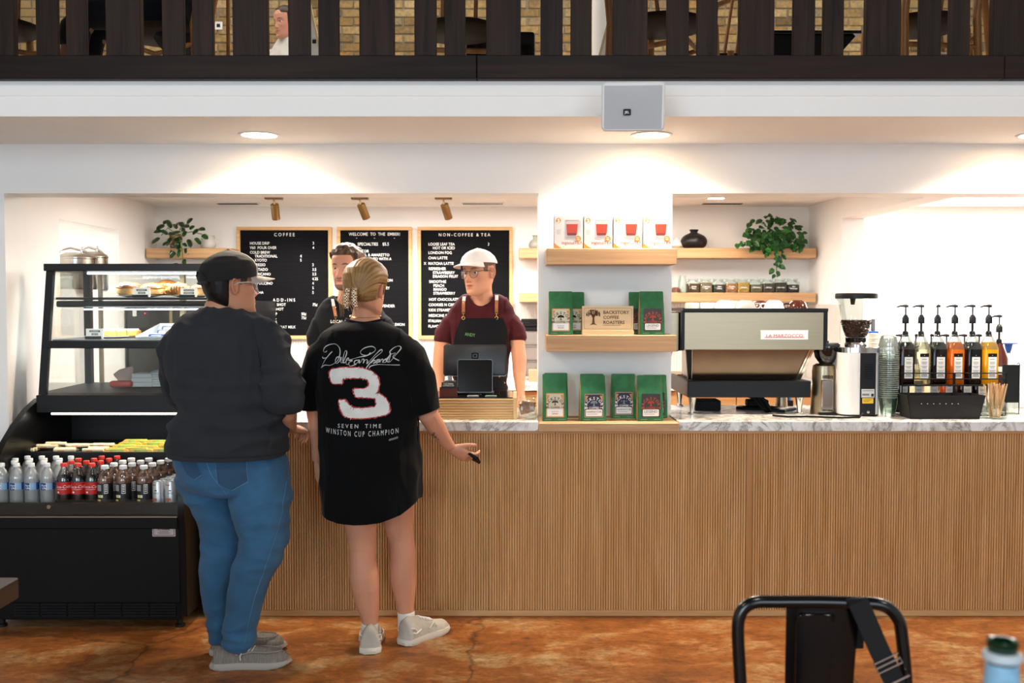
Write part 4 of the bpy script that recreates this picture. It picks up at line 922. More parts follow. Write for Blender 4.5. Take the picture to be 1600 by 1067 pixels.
def syrup(px, y, zb, zs, z_top, m, label, dirx=-1, group='syrup bottles with pumps', w=.0315, tint=None):
    x = XA(px, y); t = thing('syrup_bottle', label, 'bottle', (x, y, zb), group)
    H = zs-zb   # to neck base
    prof = [(w*.95, H*.695, .35), (w*1.005, H*.70, .35), (w*.92, H*.79, .5), (w*.55, H*.93, .8), (w*.43, H*.98, .99), (w*.40, H, .99)]
    vs, fs = sqlathe(prof, 0, (x, y, zb)); obj('glass', MB().add(vs, fs), BGL, t, smooth=60)
    fl = [(w*.96, .001, .35), (w, .006, .35), (w, H*.70, .35), (w*.88, H*.785, .5), (w*.70, H*.84, .6)]
    vs, fs = sqlathe(fl, 0, (x, y, zb)); obj('syrup', MB().add(vs, fs), m, t, smooth=60)
    yy = y-w-.0008
    lb = MB().add([(x-w*.45, yy, zb+H*.12), (x+w*.62, yy, zb+H*.12), (x+w*.62, yy, zb+H*.60), (x-w*.45, yy, zb+H*.60)], [(0, 1, 2, 3)], 0)
    lb.add([(x-w*.5, yy-.0003, zb+H*.55), (x+w*.67, yy-.0003, zb+H*.55), (x+w*.67, yy-.0003, zb+H*.62), (x-w*.5, yy-.0003, zb+H*.62)], [(0, 1, 2, 3)], 1)
    put_text(lb, label.split(' syrup')[0].split()[-1].upper() if 0 else '•', x+w*.08, yy-.0006, zb+H*.565, .012, 'CENTER', 0, 1, 0)
    for i, (q, ww) in enumerate(((.50, .3), (.44, .35), (.41, .32), (.36, .4), (.33, .3), (.28, .42), (.25, .36), (.19, .4), (.16, .44))):
        lb.add([(x+w*(.08-ww), yy-.0004, zb+H*q), (x+w*(.08+ww), yy-.0004, zb+H*q), (x+w*(.08+ww), yy-.0004, zb+H*(q+.013)), (x+w*(.08-ww), yy-.0004, zb+H*(q+.013))], [(0, 1, 2, 3)], 2 if i < 7 else 1)
    obj('label', lb, [LABW, BLACKM, LABT], t, smooth=0)
    pump(t, x, y, zs-.012, z_top, dirx)
    return t
AMB = glass('amber_syrup', '#f0a020', .1, body=.55, bodycol='#e08410'); YEL = glass('yellow_syrup', '#f2c010', .1, body=.6, bodycol='#f0c010'); DKB = glass('dark_brown_syrup', '#3a1008', .1, body=.6, bodycol='#180a08'); CLR = glass('pale_syrup', '#ece6d0', .1, body=.14, bodycol='#dcd4b8'); BLK = glass('black_syrup', '#140c0e', .1, body=.7, bodycol='#0c0a0c'); RDB = glass('red_brown_syrup', '#5a160a', .1, body=.5, bodycol='#2a0c08'); COPR = glass('copper_syrup', '#d08050', .1, body=.5, bodycol='#b06a40')
ys = y+.0
up = [(1414.5, RDB, 'syrup bottle of dark red-brown syrup nearest the cup stack, pump on top', -1), (1439, CLR, 'syrup bottle of clear pale syrup in the upper tier of the rack', -1), (1464.5, DKB, 'third syrup bottle, dark brown, in the upper tier of the rack', -.2), (1491.5, AMB, 'syrup bottle of bright orange syrup in the upper tier of the rack', -1), (1519, BLK, 'syrup bottle of nearly black syrup between the orange and the yellow', -1), (1544.5, YEL, 'syrup bottle of bright yellow syrup at the far end of the upper tier', -1)]
for (px, m, lab, dx) in up: syrup(px, ys, za_+.0005, zz(522), zz(477), m, lab, dx, w=.037)
yl = y+.115
low = [(1408, DKB, 'dark syrup bottle at the cup stack end of the lower tier'), (1431, CLR, 'pale syrup bottle in the lower tier behind the black tray'), (1455, CLR, 'pale syrup bottle, third in the lower tier, label showing'), (1479, COPR, 'copper coloured syrup bottle in the lower tier'), (1507, RDB, 'red-brown syrup bottle in the lower tier behind the stirrer jar side of the tray'), (1530, DKB, 'dark syrup bottle at the stirrer end of the lower tier')]
for (px, m, lab) in low: syrup(px, yl, ZT+.011, ZA(565, yl), ZA(523, yl), m, lab, -1 if px not in (1431, 1455) else .3, w=.036)
# sauce bottle behind at the far end
yq = 5.08; x = XA(1561, yq); zq = lambda py: ZA(py, yq)
t = thing('sauce_bottle', 'red-brown sauce bottle with black pump behind the sign stand', 'bottle', (x, yq, ZT))
obj('body', MB().lathe([(.042, 0), (.044, .01), (.044, zq(560)-ZT), (.03, zq(548)-ZT), (.02, zq(540)-ZT), (.02, zq(536)-ZT)], 20, (x, yq, ZT)), mat('sauce_brown', '#4a1c14', .25), t)
pump(t, x, yq, zq(538), zq(493), -1)
obj('label', MB().lathe([(.0445, zq(584)-ZT), (.0445, zq(572)-ZT)], 20, (x, yq, ZT)), LABW, t)
x = XA(1576, 5.2); q5 = lambda py: ZA(py, 5.2); t = thing('blue_funnel', 'blue plastic funnel top behind the sauce bottle', 'funnel', (x, 5.2, ZT))
obj('cone', MB().lathe([(.008, q5(552)), (.016, q5(545)), (.02, q5(538)), (.045, q5(537)), (.046, q5(535.5))], 20, (x, 5.2, 0)), mat('funnel_blue', '#1f4f9a', .4), t); obj('jug', MB().lathe([(.05, ZT), (.05, q5(580)), (.02, q5(560)), (.012, q5(551))], 20, (x, 5.2, 0)), mat('pale_jug', '#cfcac6', .4), t)

# ------------------------------------------------------------------ black tray, stirrers, sign stand
y = 4.68; zz = lambda py: ZA(py, y); CARD = mat('black_card_tray', '#14110f', .75, bump=.2, bs=300)
t = thing('card_tray', 'black tapered card tray with white corner stitches in front of the syrup rack', 'tray', (XA(1481, y), y, ZT))
a0, a1, b0, b1 = XA(1427.5, y), XA(1535, y), XA(1419, y), XA(1542, y); zt_ = zz(618); D = .16; th = .004
def wallq(p, q, r_, s, n, nm):
    n = Vector(n)*th; vs = [Vector(v) for v in (p, q, r_, s)]; obj(nm, MB().add(vs+[v+n for v in vs], [(0, 1, 2, 3), (7, 6, 5, 4), (0, 4, 5, 1), (1, 5, 6, 2), (2, 6, 7, 3), (3, 7, 4, 0)]), CARD, t, smooth=0)
f0, f1, g0, g1 = (a0, y+.015, ZT), (a1, y+.015, ZT), (b0, y, zt_), (b1, y, zt_)
h0, h1, i0, i1 = (a0, y+D-.015, ZT), (a1, y+D-.015, ZT), (b0, y+D, zt_), (b1, y+D, zt_)
wallq(f0, f1, g1, g0, (0, 1, 0), 'front_wall'); wallq(h1, h0, i0, i1, (0, -1, 0), 'back_wall'); wallq(h0, f0, g0, i0, (1, 0, 0), 'end_wall'); wallq(f1, h1, i1, g1, (-1, 0, 0), 'end_wall')
obj('bottom', MB().box(a0, a1, y+.015, y+D-.015, ZT, ZT+.004), CARD, t)
m = MB()
for i in range(7): x = XA(1442+9.6*i, y); m.box(x-.0018, x+.0018, y+.0035, y+.008, zz(631.5), zz(630.3))
obj('stitch', m, PAPER, t, smooth=0, kind='stuff')
obj('corner_fold', MB().add([(XA(1426.5, y), y+.003, zz(622.5)), (XA(1431, y), y+.003, zz(621.5)), (XA(1433.5, y), y+.0085, zz(635)), (XA(1430, y), y+.0085, zz(634))], [(0, 3, 2, 1)]), PAPER, t, smooth=0)
y = 4.72; x = XA(1556.5, y); k = MP(y); zz = lambda py: ZA(py, y)
t = thing('stirrer_jar', 'clear glass jar full of wooden stirrers beside the black tray', 'jar', (x, y, ZT))
obj('glass', MB().lathe([(k*17, 0), (k*18.5, .006), (k*19, .05), (k*16, .075), (k*12.5, .085), (k*14, .093)], 28, (x, y, ZT)), GLASS, t)
STW = wood('stirrer_wood', '#c89a68', '#e2bf92', 'z', 2, .6)
s0 = None; random.seed(11)
for i in range(42):
    a = random.uniform(0, 2*PI); rr = math.sqrt(random.random()); lean = rr*.20; bx, by = x-math.cos(a)*rr*k*8, y-math.sin(a)*rr*k*8
    if s0 is None:
        o = s0 = obj('wooden_stirrer', MB().box(-.0028, .0028, -.0008, .0008, 0, .155), STW, None, smooth=0)
    else: o = s0.copy(); COL.objects.link(o)
    tag(o, 'flat wooden stirrer standing in the clear glass jar', 'stirrer', 'wooden stirrers in the jar')
    o.location = (bx, by, ZT+.006); o.rotation_euler = (-math.sin(a)*lean, math.cos(a)*lean+random.uniform(-.03, .03), random.uniform(0, 3)); o.scale = (1, 1, random.uniform(.97, 1.08))
y = 4.92; zz = lambda py: ZA(py, y); xa, xb = XA(1566.5, y), XA(1594, y)
t = thing('table_sign', 'black sign in an acrylic stand at the far end of the marble', 'sign', ((xa+xb)/2, y, ZT))
obj('black_insert', MB().box(xa+.002, xb-.002, y, y+.003, zz(629), zz(570)), BLACKM, t); obj('acrylic_stand', MB().box(xa, xb, y-.002, y, ZT+.003, zz(568)).box(xa, xb, y-.03, y+.04, ZT, ZT+.003), GLASS, t)
obj('side_post', MB().tube([(xb, y, ZT), (xb, y, zz(569)), (xb-.006, y, zz(566.5)), (xb-.012, y, zz(569))], .0025, 6), BLACK, t)
x = XA(1588, 5.2); single('napkin_box', MB().box(x-.06, x+.05, 5.18, 5.3, ZT, ZA(612, 5.2), .004), mat('pale_lilac_box', '#d5cdd2', .5), 'pale box behind the black sign stand', 'box', (x, 5.2, ZT))

# ------------------------------------------------------------------ back shelf objects
zs1, zs2 = za1, za2
def vase(px, y, z, prof, m, label, name='vase'):
    x = XA(px, y); return single(name, MB().lathe(prof, 32, (x, y, z)), m, label, 'vase', (x, y, z), smooth=60)
k = MP(7.16)
BLKV = mat('black_clay', '#141012', .38)
vase(1083, 7.16, zs1, [(k*11, 0), (k*14, k*.8), (k*16.6, k*2.4), (k*18.8, k*5), (k*20.2, k*8.5), (k*20.6, k*11.5), (k*20, k*14.5), (k*18, k*18), (k*15, k*20.6), (k*11, k*22.7), (k*8, k*23.9), (k*5.5, k*25), (k*5.5, k*27), (k*7.2, k*28.5), (k*6.5, k*30), (0, k*29)], BLKV, 'squat round black clay vase on the upper back shelf')
vase(836, 7.16, zs1, [(k*7, 0), (k*9.5, k*3), (k*10, k*7), (k*8, k*12), (k*3.6, k*15), (k*3.4, k*19), (k*5, k*21), (0, k*20)], mat('sage_clay', '#a3a393', .35), 'small sage green bottle vase on the upper back shelf beside the column')
x = XA(1056, 7.16); t = thing('ceramic_cone', 'white cone shaped ornament on a tan base beside the black vase', 'ornament', (x, 7.16, zs1))
obj('base', MB().lathe([(k*9.5, 0), (k*10, k*1.5), (k*9.8, k*4.5)], 24, (x, 7.16, zs1)), mat('tan_clay', '#b89a78', .7), t); obj('cone', MB().lathe([(k*9.6, k*4.5), (k*8, k*9), (k*4, k*15), (k*1.5, k*17.5), (0, k*18)], 24, (x, 7.16, zs1)), CW, t)
x = XA(327, 7.16); t = thing('ceramic_jug', 'pale round ceramic jug with a loop handle beside the rubber plant', 'jug', (x, 7.16, zs1)); JUG = mat('pale_clay', '#c9c6bc', .5)
obj('body', MB().lathe([(k*8, 0), (k*11, k*3), (k*12, k*9), (k*10.5, k*16), (k*7.5, k*20), (k*6.8, k*21.5), (0, k*20.5)], 28, (x, 7.16, zs1)), JUG, t, smooth=60); obj('handle', MB().tube([(x+k*7, 7.16, zs1+k*20), (x+k*10, 7.16, zs1+k*20), (x+k*10.5, 7.16, zs1+k*17), (x+k*9, 7.16, zs1+k*15)], k*1.1, 8), JUG, t)
# tea jars
y = 7.13; k = MP(y)
cols = [('#5a3f28', 'brown'), ('#8a765a', 'mixed beige'), ('#3a3a2e', 'dark green'), ('#b0754a', 'orange-brown'), ('#c39a48', 'golden'), ('#75684c', 'olive grey'), ('#4a3a2c', 'dark brown with pale lettering'), ('#40392e', 'grey-brown'), ('#241f20', 'black')]
lets = [('GINGER', 'PEACH'), ('CHAMOMILE', 'MINT'), ('GREEN', 'JASMINE'), ('ROOIBOS', 'CHAI'), ('TURMERIC', ''), ('PEPPERMINT', ''), ('MASALA', ''), ('EARL GREY', ''), ('IRISH', 'BREAKFAST')]
for i, px in enumerate((1082, 1101.5, 1121.5, 1141, 1159.5, 1179.5, 1198.5, 1217.5, 1236.5)):
    x = XA(px, y); w = k*9.6; h = k*22
    t = thing('tea_jar', 'square glass jar of %s loose tea on the lower back shelf' % cols[i][1], 'jar', (x, y, zs2), 'square jars of loose tea')
    vs, fs = sqlathe([(w*.95, .0005, .25), (w, .004, .25), (w, h*.74, .25), (w*.82, h*.84, .6), (w*.82, h*.90, .99), (w*.92, h*.93, .99), (w*.92, h, .99), (w*.8, h+.001, .99)], 0, (x, y, zs2)); obj('glass', MB().add(vs, fs), GLASS, t, smooth=50)
    vs, fs = sqlathe([(w*.92, .004, .25), (w*.96, .008, .25), (w*.96, h*(.60+.08*math.sin(i*2.1)), .25), (w*.8, h*(.66+.08*math.sin(i*2.1)), .5)], 0, (x, y, zs2)); obj('tea_leaves', MB().add(vs, fs), mat('tea_%s' % cols[i][0][1:], cols[i][0], .9, var=.55, vs=90, bump=.6, bs=120), t, smooth=30)
    m = MB(); a, b_ = lets[i]; put_text(m, a, x, y-w-.001, zs2+h*(.40 if b_ else .34), .0125, 'CENTER', .03, .8, 0, -.06)
    if b_: put_text(m, b_, x, y-w-.001, zs2+h*.26, .0125, 'CENTER', .03, .8, 0, -.06)
    obj('lettering', m, INKW, t, smooth=0)
x = XA(1055, y); t = thing('glass_teapot', 'clear glass tea press half hidden behind the column on the lower back shelf', 'teapot', (x, y, zs2))
obj('glass', MB().lathe([(k*9, .004), (k*9, k*26)], 24, (x, y, zs2)), GLASS, t); obj('tea', MB().lathe([(k*8, .006), (k*8, k*6), (k*3, k*9), (0, k*9)], 20, (x, y, zs2)), mat('tea_amber', '#8c4a26', .3), t); obj('saucer', MB().lathe([(k*8, 0), (k*12, .004), (k*12.5, .007)], 24, (x, y, zs2)), GLASS, t)
x = XA(1066, y+.06); t = single('glass_carafe', MB().lathe([(k*6, 0), (k*7.5, .004), (k*7, k*20), (k*5, k*24), (k*5.5, k*28)], 20, (x, y+.06, zs2)), GLASS, 'clear glass carafe behind the tea press', 'carafe', (x, y+.06, zs2))
# on the back counter, seen between barista and column
y = 7.02; zz = lambda py: ZA(py, y); xa, xb = XA(815, y), XA(846, y); PLG = glass('clear_tub', '#dcd6d4', .2, .1, body=.35, bodycol='#b8b0ac')
for j in range(3):
    za_, zb_ = zz(517+24*j), zz(540+24*j)
    t = thing('storage_tub', 'clear stacking tub with faint print on the back counter, %s of the stack' % ('top', 'middle', 'bottom')[j], 'tub', ((xa+xb)/2, y, zb_), 'stacked clear tubs')
    obj('tub', MB().box(xa+.006*1, xb, y, y+.14, zb_, za_-.004, .006), PLG, t); obj('rim', MB().box(xa-.0, xb+.003, y-.004, y+.145, za_-.006, za_-.001, .002), PLG, t)
m = MB(); 
t = thing('tub_lid', 'black lids piled on the clear tubs beside the column', 'lid', ((xa+xb)/2, y, zz(517)))
for j in range(3): obj('lid', MB().box(xa-.004, xb+.004, y-.005, y+.145, zz(517)+.029*j, zz(517)+.026+.029*j, .006), BLACK, t)
x = XA(797, 7.0); zz = lambda py: ZA(py, 7.0); t = thing('squeeze_bottle', 'white squeeze bottle with a red cap on the back counter', 'bottle', (x, 7, .92)); obj('body', MB().lathe([(.028, 0), (.03, .01), (.03, .19), (.014, .205)], 16, (x, 7, .92)), WHITEP, t); obj('cap', MB().lathe([(.014, .205), (.012, .22), (.005, zz(552)-.92)], 14, (x, 7, .92)), mat('red_cap', '#d8341c', .4), t)
single('kraft_box', MB().box(XA(826, 6.9), XA(842, 6.9), 6.9, 7.0, .92, ZA(578, 6.9), .003), mat('kraft_card', '#a88c6a', .7), 'small kraft box at the front of the back counter', 'box', (XA(834, 6.9), 6.95, .92))
# steel lid and tea towel left of machine
x = XA(1056, 5.6); single('milk_jug', MB().lathe([(.045, 0), (.05, .005), (.047, .06), (.038, .10), (.043, .125)], 24, (x-.01, 5.55, zt2-.3)), STEEL, 'steel jug beyond the espresso machine beside the column', 'jug', (x, 5.55, zt2-.3)) if 0 else None

# ------------------------------------------------------------------ plants
def leafmesh(L, Wd, curl=.25, heart=True):
    vs = []; fs = []; rows = 7
    for i in range(rows+1):
        u = i/rows; wd = Wd*(math.sin(PI*min(1, u*.94+.06))**.75)*(1.15-.45*u if heart else 1); 
        for s in (-1, 0, 1):
            vs.append((s*wd/2, u*L-(.10*L if heart and s and i == 0 else 0), -curl*L*u*u+(.10*wd if s else 0)))
    for i in range(rows):
        for s in range(2): a = i*3+s; fs.append((a, a+1, a+4, a+3))
    return MB().add(vs, fs)
def leafmat(name, c1, c2, edge=None):
    m, nt, b_ = mk(name); tc = N(nt, 'ShaderNodeTexCoord'); oi = N(nt, 'ShaderNodeObjectInfo')
    va = N(nt, 'ShaderNodeVectorMath', operation='ADD'); nt.links.new(tc.outputs['Object'], va.inputs[0]); nt.links.new(oi.outputs['Location'], va.inputs[1])
    n = N(nt, 'ShaderNodeTexNoise', i_Scale=45.0, i_Detail=3.0); nt.links.new(va.outputs[0], n.inputs['Vector'])
    r = ramp(nt, [(.45, lin(c1)), (.66, lin(c2))]); nt.links.new(n.outputs['Fac'], r.inputs[0]); src = r.outputs[0]
    hs = N(nt, 'ShaderNodeHueSaturation'); mr = N(nt, 'ShaderNodeMapRange'); mr.inputs[3].default_value = .55; mr.inputs[4].default_value = 1.25
    nt.links.new(oi.outputs['Random'], mr.inputs[0]); nt.links.new(mr.outputs[0], hs.inputs['Value']); nt.links.new(src, hs.inputs['Color']); src = hs.outputs[0]
    if edge:
        sx = N(nt, 'ShaderNodeSeparateXYZ'); nt.links.new(tc.outputs['Generated'], sx.inputs[0])
        r2 = ramp(nt, [(.10, (1, 1, 1, 1)), (.20, (0, 0, 0, 1)), (.80, (0, 0, 0, 1)), (.90, (1, 1, 1, 1))]); nt.links.new(sx.outputs['X'], r2.inputs[0])
        mx = N(nt, 'ShaderNodeMix', data_type='RGBA'); nt.links.new(r2.outputs[0], mx.inputs[0]); nt.links.new(src, mx.inputs[6]); mx.inputs[7].default_value = lin(edge); src = mx.outputs[2]
    nt.links.new(src, b_.inputs['Base Color']); b_.inputs['Roughness'].default_value = .35
    return m
def plant(px, y, z, pot_prof, potm, leafm, spots, stems, L, Wd, label, name, heart=True):
    x = XA(px, y); t = thing(name, label, 'plant', (x, y, z))
    obj('pot', MB().lathe(pot_prof, 24, (x, y, z)), potm, t)
    sm = mat(name+'_stem', '#4f6a2c', .6)
    for st in stems: obj('stem', MB().tube([P(a, b_, yy) for a, b_, yy in st], .003, 5), sm, t)
    protos = [leafmesh(L*q, Wd*q, c, heart) for q, c in ((1, .2), (.85, .35), (1.1, .1), (.7, .25))]
    ms = []
    for (a, b_, yy, dx, dz) in spots:
        q = P(a, b_, yy); i = random.randrange(4)
        if len(ms) < 4: me = protos[len(ms)]; o = obj('leaf', me, leafm, t, rel=1, smooth=60); ms.append(o)
        else: o = ms[i].copy(); COL.objects.link(o)
        d = Vector((dx, -.25-random.random()*.5, dz)).normalized()
        zx = Vector((random.uniform(-.5, .5), -.9, .55)).normalized(); xx = d.cross(zx).normalized(); zx = xx.cross(d)
        M = Matrix((xx, d, zx)).transposed().to_4x4(); o.rotation_euler = M.to_euler(); o.location = q-Vector((x, y, z))
    return t
random.seed(21)
k = MP(7.14); sp = []
for i in range(165):   # pothos crown
    a = random.uniform(0, 2*PI); r = math.sqrt(random.random())
    px = 1209+42*r*math.cos(a); py = 360-24*r*math.sin(a) if random.random() < .62 else 364+random.uniform(0, 24)
    sp.append((px, py, 7.14-.11*random.random()+.06*random.random(), (px-1209)/40+random.uniform(-.4, .4), random.uniform(-.9, .35)))
for i in range(75): sp.append((random.gauss(1212, 18), random.uniform(362, 389), 7.0+.03*random.random(), random.uniform(-.9, .9), random.uniform(-1, .1)))
for (px, py) in [(1152, 381), (1158, 377), (1163, 379), (1168, 376), (1174, 372), (1178, 378), (1186, 374), (1190, 382), (1253, 375), (1256, 383), (1248, 370), (1242, 382), (1197, 388), (1203, 392), (1200, 396), (1212, 394), (1216, 400), (1210, 403), (1214, 408), (1209, 412), (1217, 415), (1208, 420), (1220, 417), (1214, 424), (1211, 429), (1218, 427), (1215, 386), (1222, 391), (1205, 383), (1221, 398), (1220, 405)]:
    sp.append((px, py, 6.98-.02*random.random(), random.uniform(-.8, .8), random.uniform(-1, -.2)))
plant(1209, 7.14, zs1, [(k*12, 0), (k*15, k*3), (k*17, k*18), (k*16, k*19), (0, k*17)], mat('white_pot', '#d8d4cc', .5), leafmat('pothos_leaf', '#123c1a', '#347a2a'), sp,
      [[(1209, 372, 7.1), (1200, 384, 7.0), (1204, 398, 6.98)], [(1212, 372, 7.1), (1214, 388, 6.98), (1213, 428, 6.98)], [(1205, 370, 7.1), (1180, 374, 7.0), (1152, 382, 6.98)], [(1215, 368, 7.1), (1240, 370, 7.05), (1256, 382, 7.0)]], .052, .040, 'bushy green pothos trailing over the upper back shelf', 'pothos_plant')
sp = []
for (px, py) in [(257, 352), (262, 345), (268, 356), (275, 350), (281, 347), (287, 353), (292, 350), (296, 358), (301, 366), (310, 358), (316, 367), (305, 372), (253, 361), (250, 372), (262, 366), (268, 372), (274, 366), (282, 362), (288, 368), (294, 374), (286, 380), (279, 377), (272, 382), (265, 378), (290, 388), (281, 390), (274, 394), (292, 391), (270, 390), (288, 405), (275, 411), (284, 372), (277, 357), (290, 361)]:
    sp.append((px, py, 7.1-.10*random.random(), (px-277)/30+random.uniform(-.5, .5), random.uniform(-.6, .9) if py < 370 else random.uniform(-1, 0)))
plant(277, 7.15, zs1, [(k*7, 0), (k*9, k*2), (k*10, k*22), (0, k*21)], mat('clay_pot', '#8a6a48', .7), leafmat('rubber_leaf', '#10301a', '#1e4a26', '#a8b078'), sp,
      [[(277, 366, 7.15), (262, 356, 7.1), (252, 368, 7.08)], [(278, 366, 7.15), (285, 350, 7.1)], [(279, 366, 7.12), (284, 385, 7.02), (286, 406, 7.02)], [(279, 366, 7.12), (300, 362, 7.1), (316, 366, 7.08)]], .064, .046, 'variegated rubber plant in a clay pot trailing off the short back shelf', 'rubber_plant', False)

# tall black bar fridge behind the display case
xa, xb, yf_ = -2.575, -1.725, 6.66; zt_ = ZA(470, yf_)
t = thing('bar_fridge', 'black two-door bar fridge against the back wall behind the display case', 'fridge', ((xa+xb)/2, 6.95, 0))
obj('cabinet', MB().box(xa, xb, yf_+.03, YB-.012, .04, zt_, .004), mat('fridge_black', '#17181a', .35), t)
xm = XA(267, yf_)
for (p, q) in ((xa+.004, xm-.012), (xm+.012, xb-.004)): 
    dr = obj('door', MB().box(p, q, yf_, yf_+.03, .12, zt_-.03, .004), mat('fridge_door', '#1d1f22', .3), t); obj('handle', MB().box(q-.05, q-.035, yf_-.025, yf_, .7, 1.2, .003), BLACK, dr)
obj('door_gap', MB().box(xm-.010, xm+.010, yf_+.005, yf_+.03, .12, zt_-.03), STEEL, t)
q = P(210, 489, yf_); obj('sticker', MB().box(q.x-.012, q.x+.014, yf_-.001, yf_, q.z-.022, q.z+.022), PAPER, t)
q = P(226.5, 489.5, yf_); obj('indicator', MB().ball((q.x, yf_-.001, q.z), (.005, .003, .005), 8, 6), emit('red_led', '#ff2a1a', 3), t)
for xx in (xa+.06, xb-.06): obj('foot', MB().cyl((xx, 6.8, 0), (xx, 6.8, .04), .02), BLACK, t)
# ------------------------------------------------------------------ refrigerated display case
FXL, FXR = -2.37, -1.46
FR = thing('display_case', 'black refrigerated display case with glass pastry top and open drinks shelf', 'display case', ((FXL+FXR)/2, 4.42, 0))
DK = mat('case_black', '#080808', .5, spec=.2, bump=.04, bs=400); DKI = mat('case_interior', '#0c0c0b', .5, spec=.3)
zz = lambda py, y: ZA(py, y)
zlip = zz(806, 4.42)
obj('front_panel', MB().box(FXL+.03, FXR-.03, 4.42, 4.45, .125, zlip-.055, .002), DK, FR)
obj('lip', MB().box(FXL+.03, FXR-.03, 4.40, 4.47, zlip-.055, zlip, .004), DK, FR)
obj('lip_trim', MB().box(FXL+.03, FXR-.03, 4.398, 4.41, zlip-.004, zlip+.003, .001), STEEL, FR)
obj('kick_panel', MB().box(FXL+.03, FXR-.03, 4.43, 4.45, .045, .122, .002), BLACKM, FR)
for g in range(6):
    xa = XA(13+43.2*g, 4.42); m = MB()
    for j in range(5):
        z = .062+j*.0128; m.prism([(4.42, z), (4.428, z+.0085), (4.43, z+.0085), (4.43, z)], xa, xa+.113, 'x')
    obj('vent_louvers', m, CHARC, FR, smooth=0, kind='stuff')
for (x, y) in ((FXL+.05, 4.48), (FXR-.05, 4.48), (FXL+.05, 5.25), (FXR-.05, 5.25)): obj('foot', MB().lathe([(.022, 0), (.022, .012), (.014, .016), (.014, .062)], 14, (x, y, 0)), CHARC, FR)
prof = [(5.02, 1.0), (4.92, .995), (4.80, .955), (4.68, .89), (4.58, .82), (4.49, .74), (4.425, .66), (4.402, .58), (4.405, .51), (4.42, .44), (4.43, .06), (5.50, .06), (5.50, 1.0)]
from mathutils.geometry import tessellate_polygon
def side(x0, x1):
    m = MB(); n = len(prof); vs = [(x0, a, b_) for a, b_ in prof]+[(x1, a, b_) for a, b_ in prof]
    tr = tessellate_polygon([[Vector((a, b_, 0)) for a, b_ in prof]])
    m.add(vs, [tuple(q) for q in tr]+[tuple(n+i for i in q[::-1]) for q in tr]+[(i, (i+1) % n, n+(i+1) % n, n+i) for i in range(n)])
    return m
SGL = mat('case_side_black', '#060606', .3, spec=.3)
obj('side_panel', side(FXL, FXL+.03), SGL, FR, smooth=30); obj('side_panel', side(FXR-.03, FXR), SGL, FR, smooth=30)
obj('body_shell', MB().box(FXL+.03, FXR-.03, 5.27, 5.48, .07, .97).box(FXL+.03, FXR-.03, 4.46, 5.27, .07, .42), DKI, FR)
zd = .562; obj('drinks_deck', MB().box(FXL+.03, FXR-.03, 4.445, 5.26, zd-.02, zd), DKI, FR)
obj('deck_trim', MB().box(FXL+.03, FXR-.03, 4.425, 4.445, zlip-.01, zd+.012, .002), DKI, FR)
obj('guard_glass', MB().box(FXL+.035, FXR-.035, 4.418, 4.423, zlip-.005, zd+.03), CASEGL, FR)
obj('guard_knob', MB().tube([(XA(71.5, 4.41), 4.408, zz(792, 4.41)), (XA(71.5, 4.41), 4.42, zz(792, 4.41))], .009, 14), CHROME, FR)
zs = zz(707.5, 4.765)
obj('snack_shelf', MB().box(FXL+.03, FXR-.03, 4.765, 5.26, zs-.012, zs-.004).box(FXL+.03, FXR-.03, 4.760, 4.768, zs-.075, zs+.004), DKI, FR)
zb0, zb1 = zz(645, 4.88), zz(617.5, 4.88)
obj('canopy_beam', MB().box(FXL+.03, FXR-.03, 4.88, 4.92, zb0, zb1, .003), CHARC, FR)
obj('canopy_top', MB().prism([(4.88, zb1-.004), (4.97, zb1+.010), (5.48, zb1+.016), (5.48, zb1-.03), (4.92, zb1-.03)], FXL+.03, FXR-.03, 'x'), CHARC, FR)
obj('lamp_strip', MB().box(FXL+.10, FXR-.06, 4.888, 4.91, zb0-.010, zb0-.001), emit('led_strip', '#fff6e2', 5), FR)
light('snack_lamp', 'AREA', ((FXL+FXR)/2, 4.905, zb0-.014), (math.radians(-14), 0, 0), 1.7, (1, .95, .85), shape='RECTANGLE', size=.7, size_y=.02)
# upper glass case
CXL, CXR = -2.33, -1.43; yb_, yt_ = 4.885, 4.99; z0 = zb1+.012; zt_ = zz(412, yt_); zt2 = zz(423.5, yt_); YBK = 5.46
obj('top_frame', MB().box(CXL-.01, CXR+.01, yt_-.008, YBK, zt2, zt_, .003), CHARC, FR)
def post(x0, x1, y0, y1, za, zb, w=.03): 
    return MB().add([(x0, y0, za), (x1, y0, za), (x1, y0+w, za), (x0, y0+w, za), (x0, y1, zb), (x1, y1, zb), (x1, y1+w, zb), (x0, y1+w, zb)], [(0, 3, 2, 1), (4, 5, 6, 7), (0, 1, 5, 4), (1, 2, 6, 5), (2, 3, 7, 6), (3, 0, 4, 7)])
obj('front_post', post(CXL, CXL+.034, yb_, yt_, z0-.01, zt2), CHARC, FR, smooth=0); obj('front_post', post(CXR-.034, CXR, yb_, yt_, z0-.01, zt2), CHARC, FR, smooth=0)
obj('rear_post', MB().box(CXL, CXL+.034, YBK-.04, YBK, z0-.01, zt2), CHARC, FR); obj('rear_post', MB().box(CXR-.034, CXR, YBK-.04, YBK, z0-.01, zt2), CHARC, FR)
obj('rear_post', MB().box(CXL+.075, CXL+.09, YBK-.03, YBK, z0, zt2), STEEL, FR); obj('rear_post', MB().box((CXL+CXR)/2+.07, (CXL+CXR)/2+.095, YBK-.03, YBK, z0, zt2), STEEL, FR)
def yfr(z): return yb_+(yt_-yb_)*(z-z0)/(zt2-z0)
zm0, zm1 = zz(544, 4.935), zz(532, 4.935)
obj('middle_bar', MB().box(CXL+.03, CXR-.01, yfr(zm0)-.004, yfr(zm0)+.03, zm0, zm1, .003), CHARC, FR)
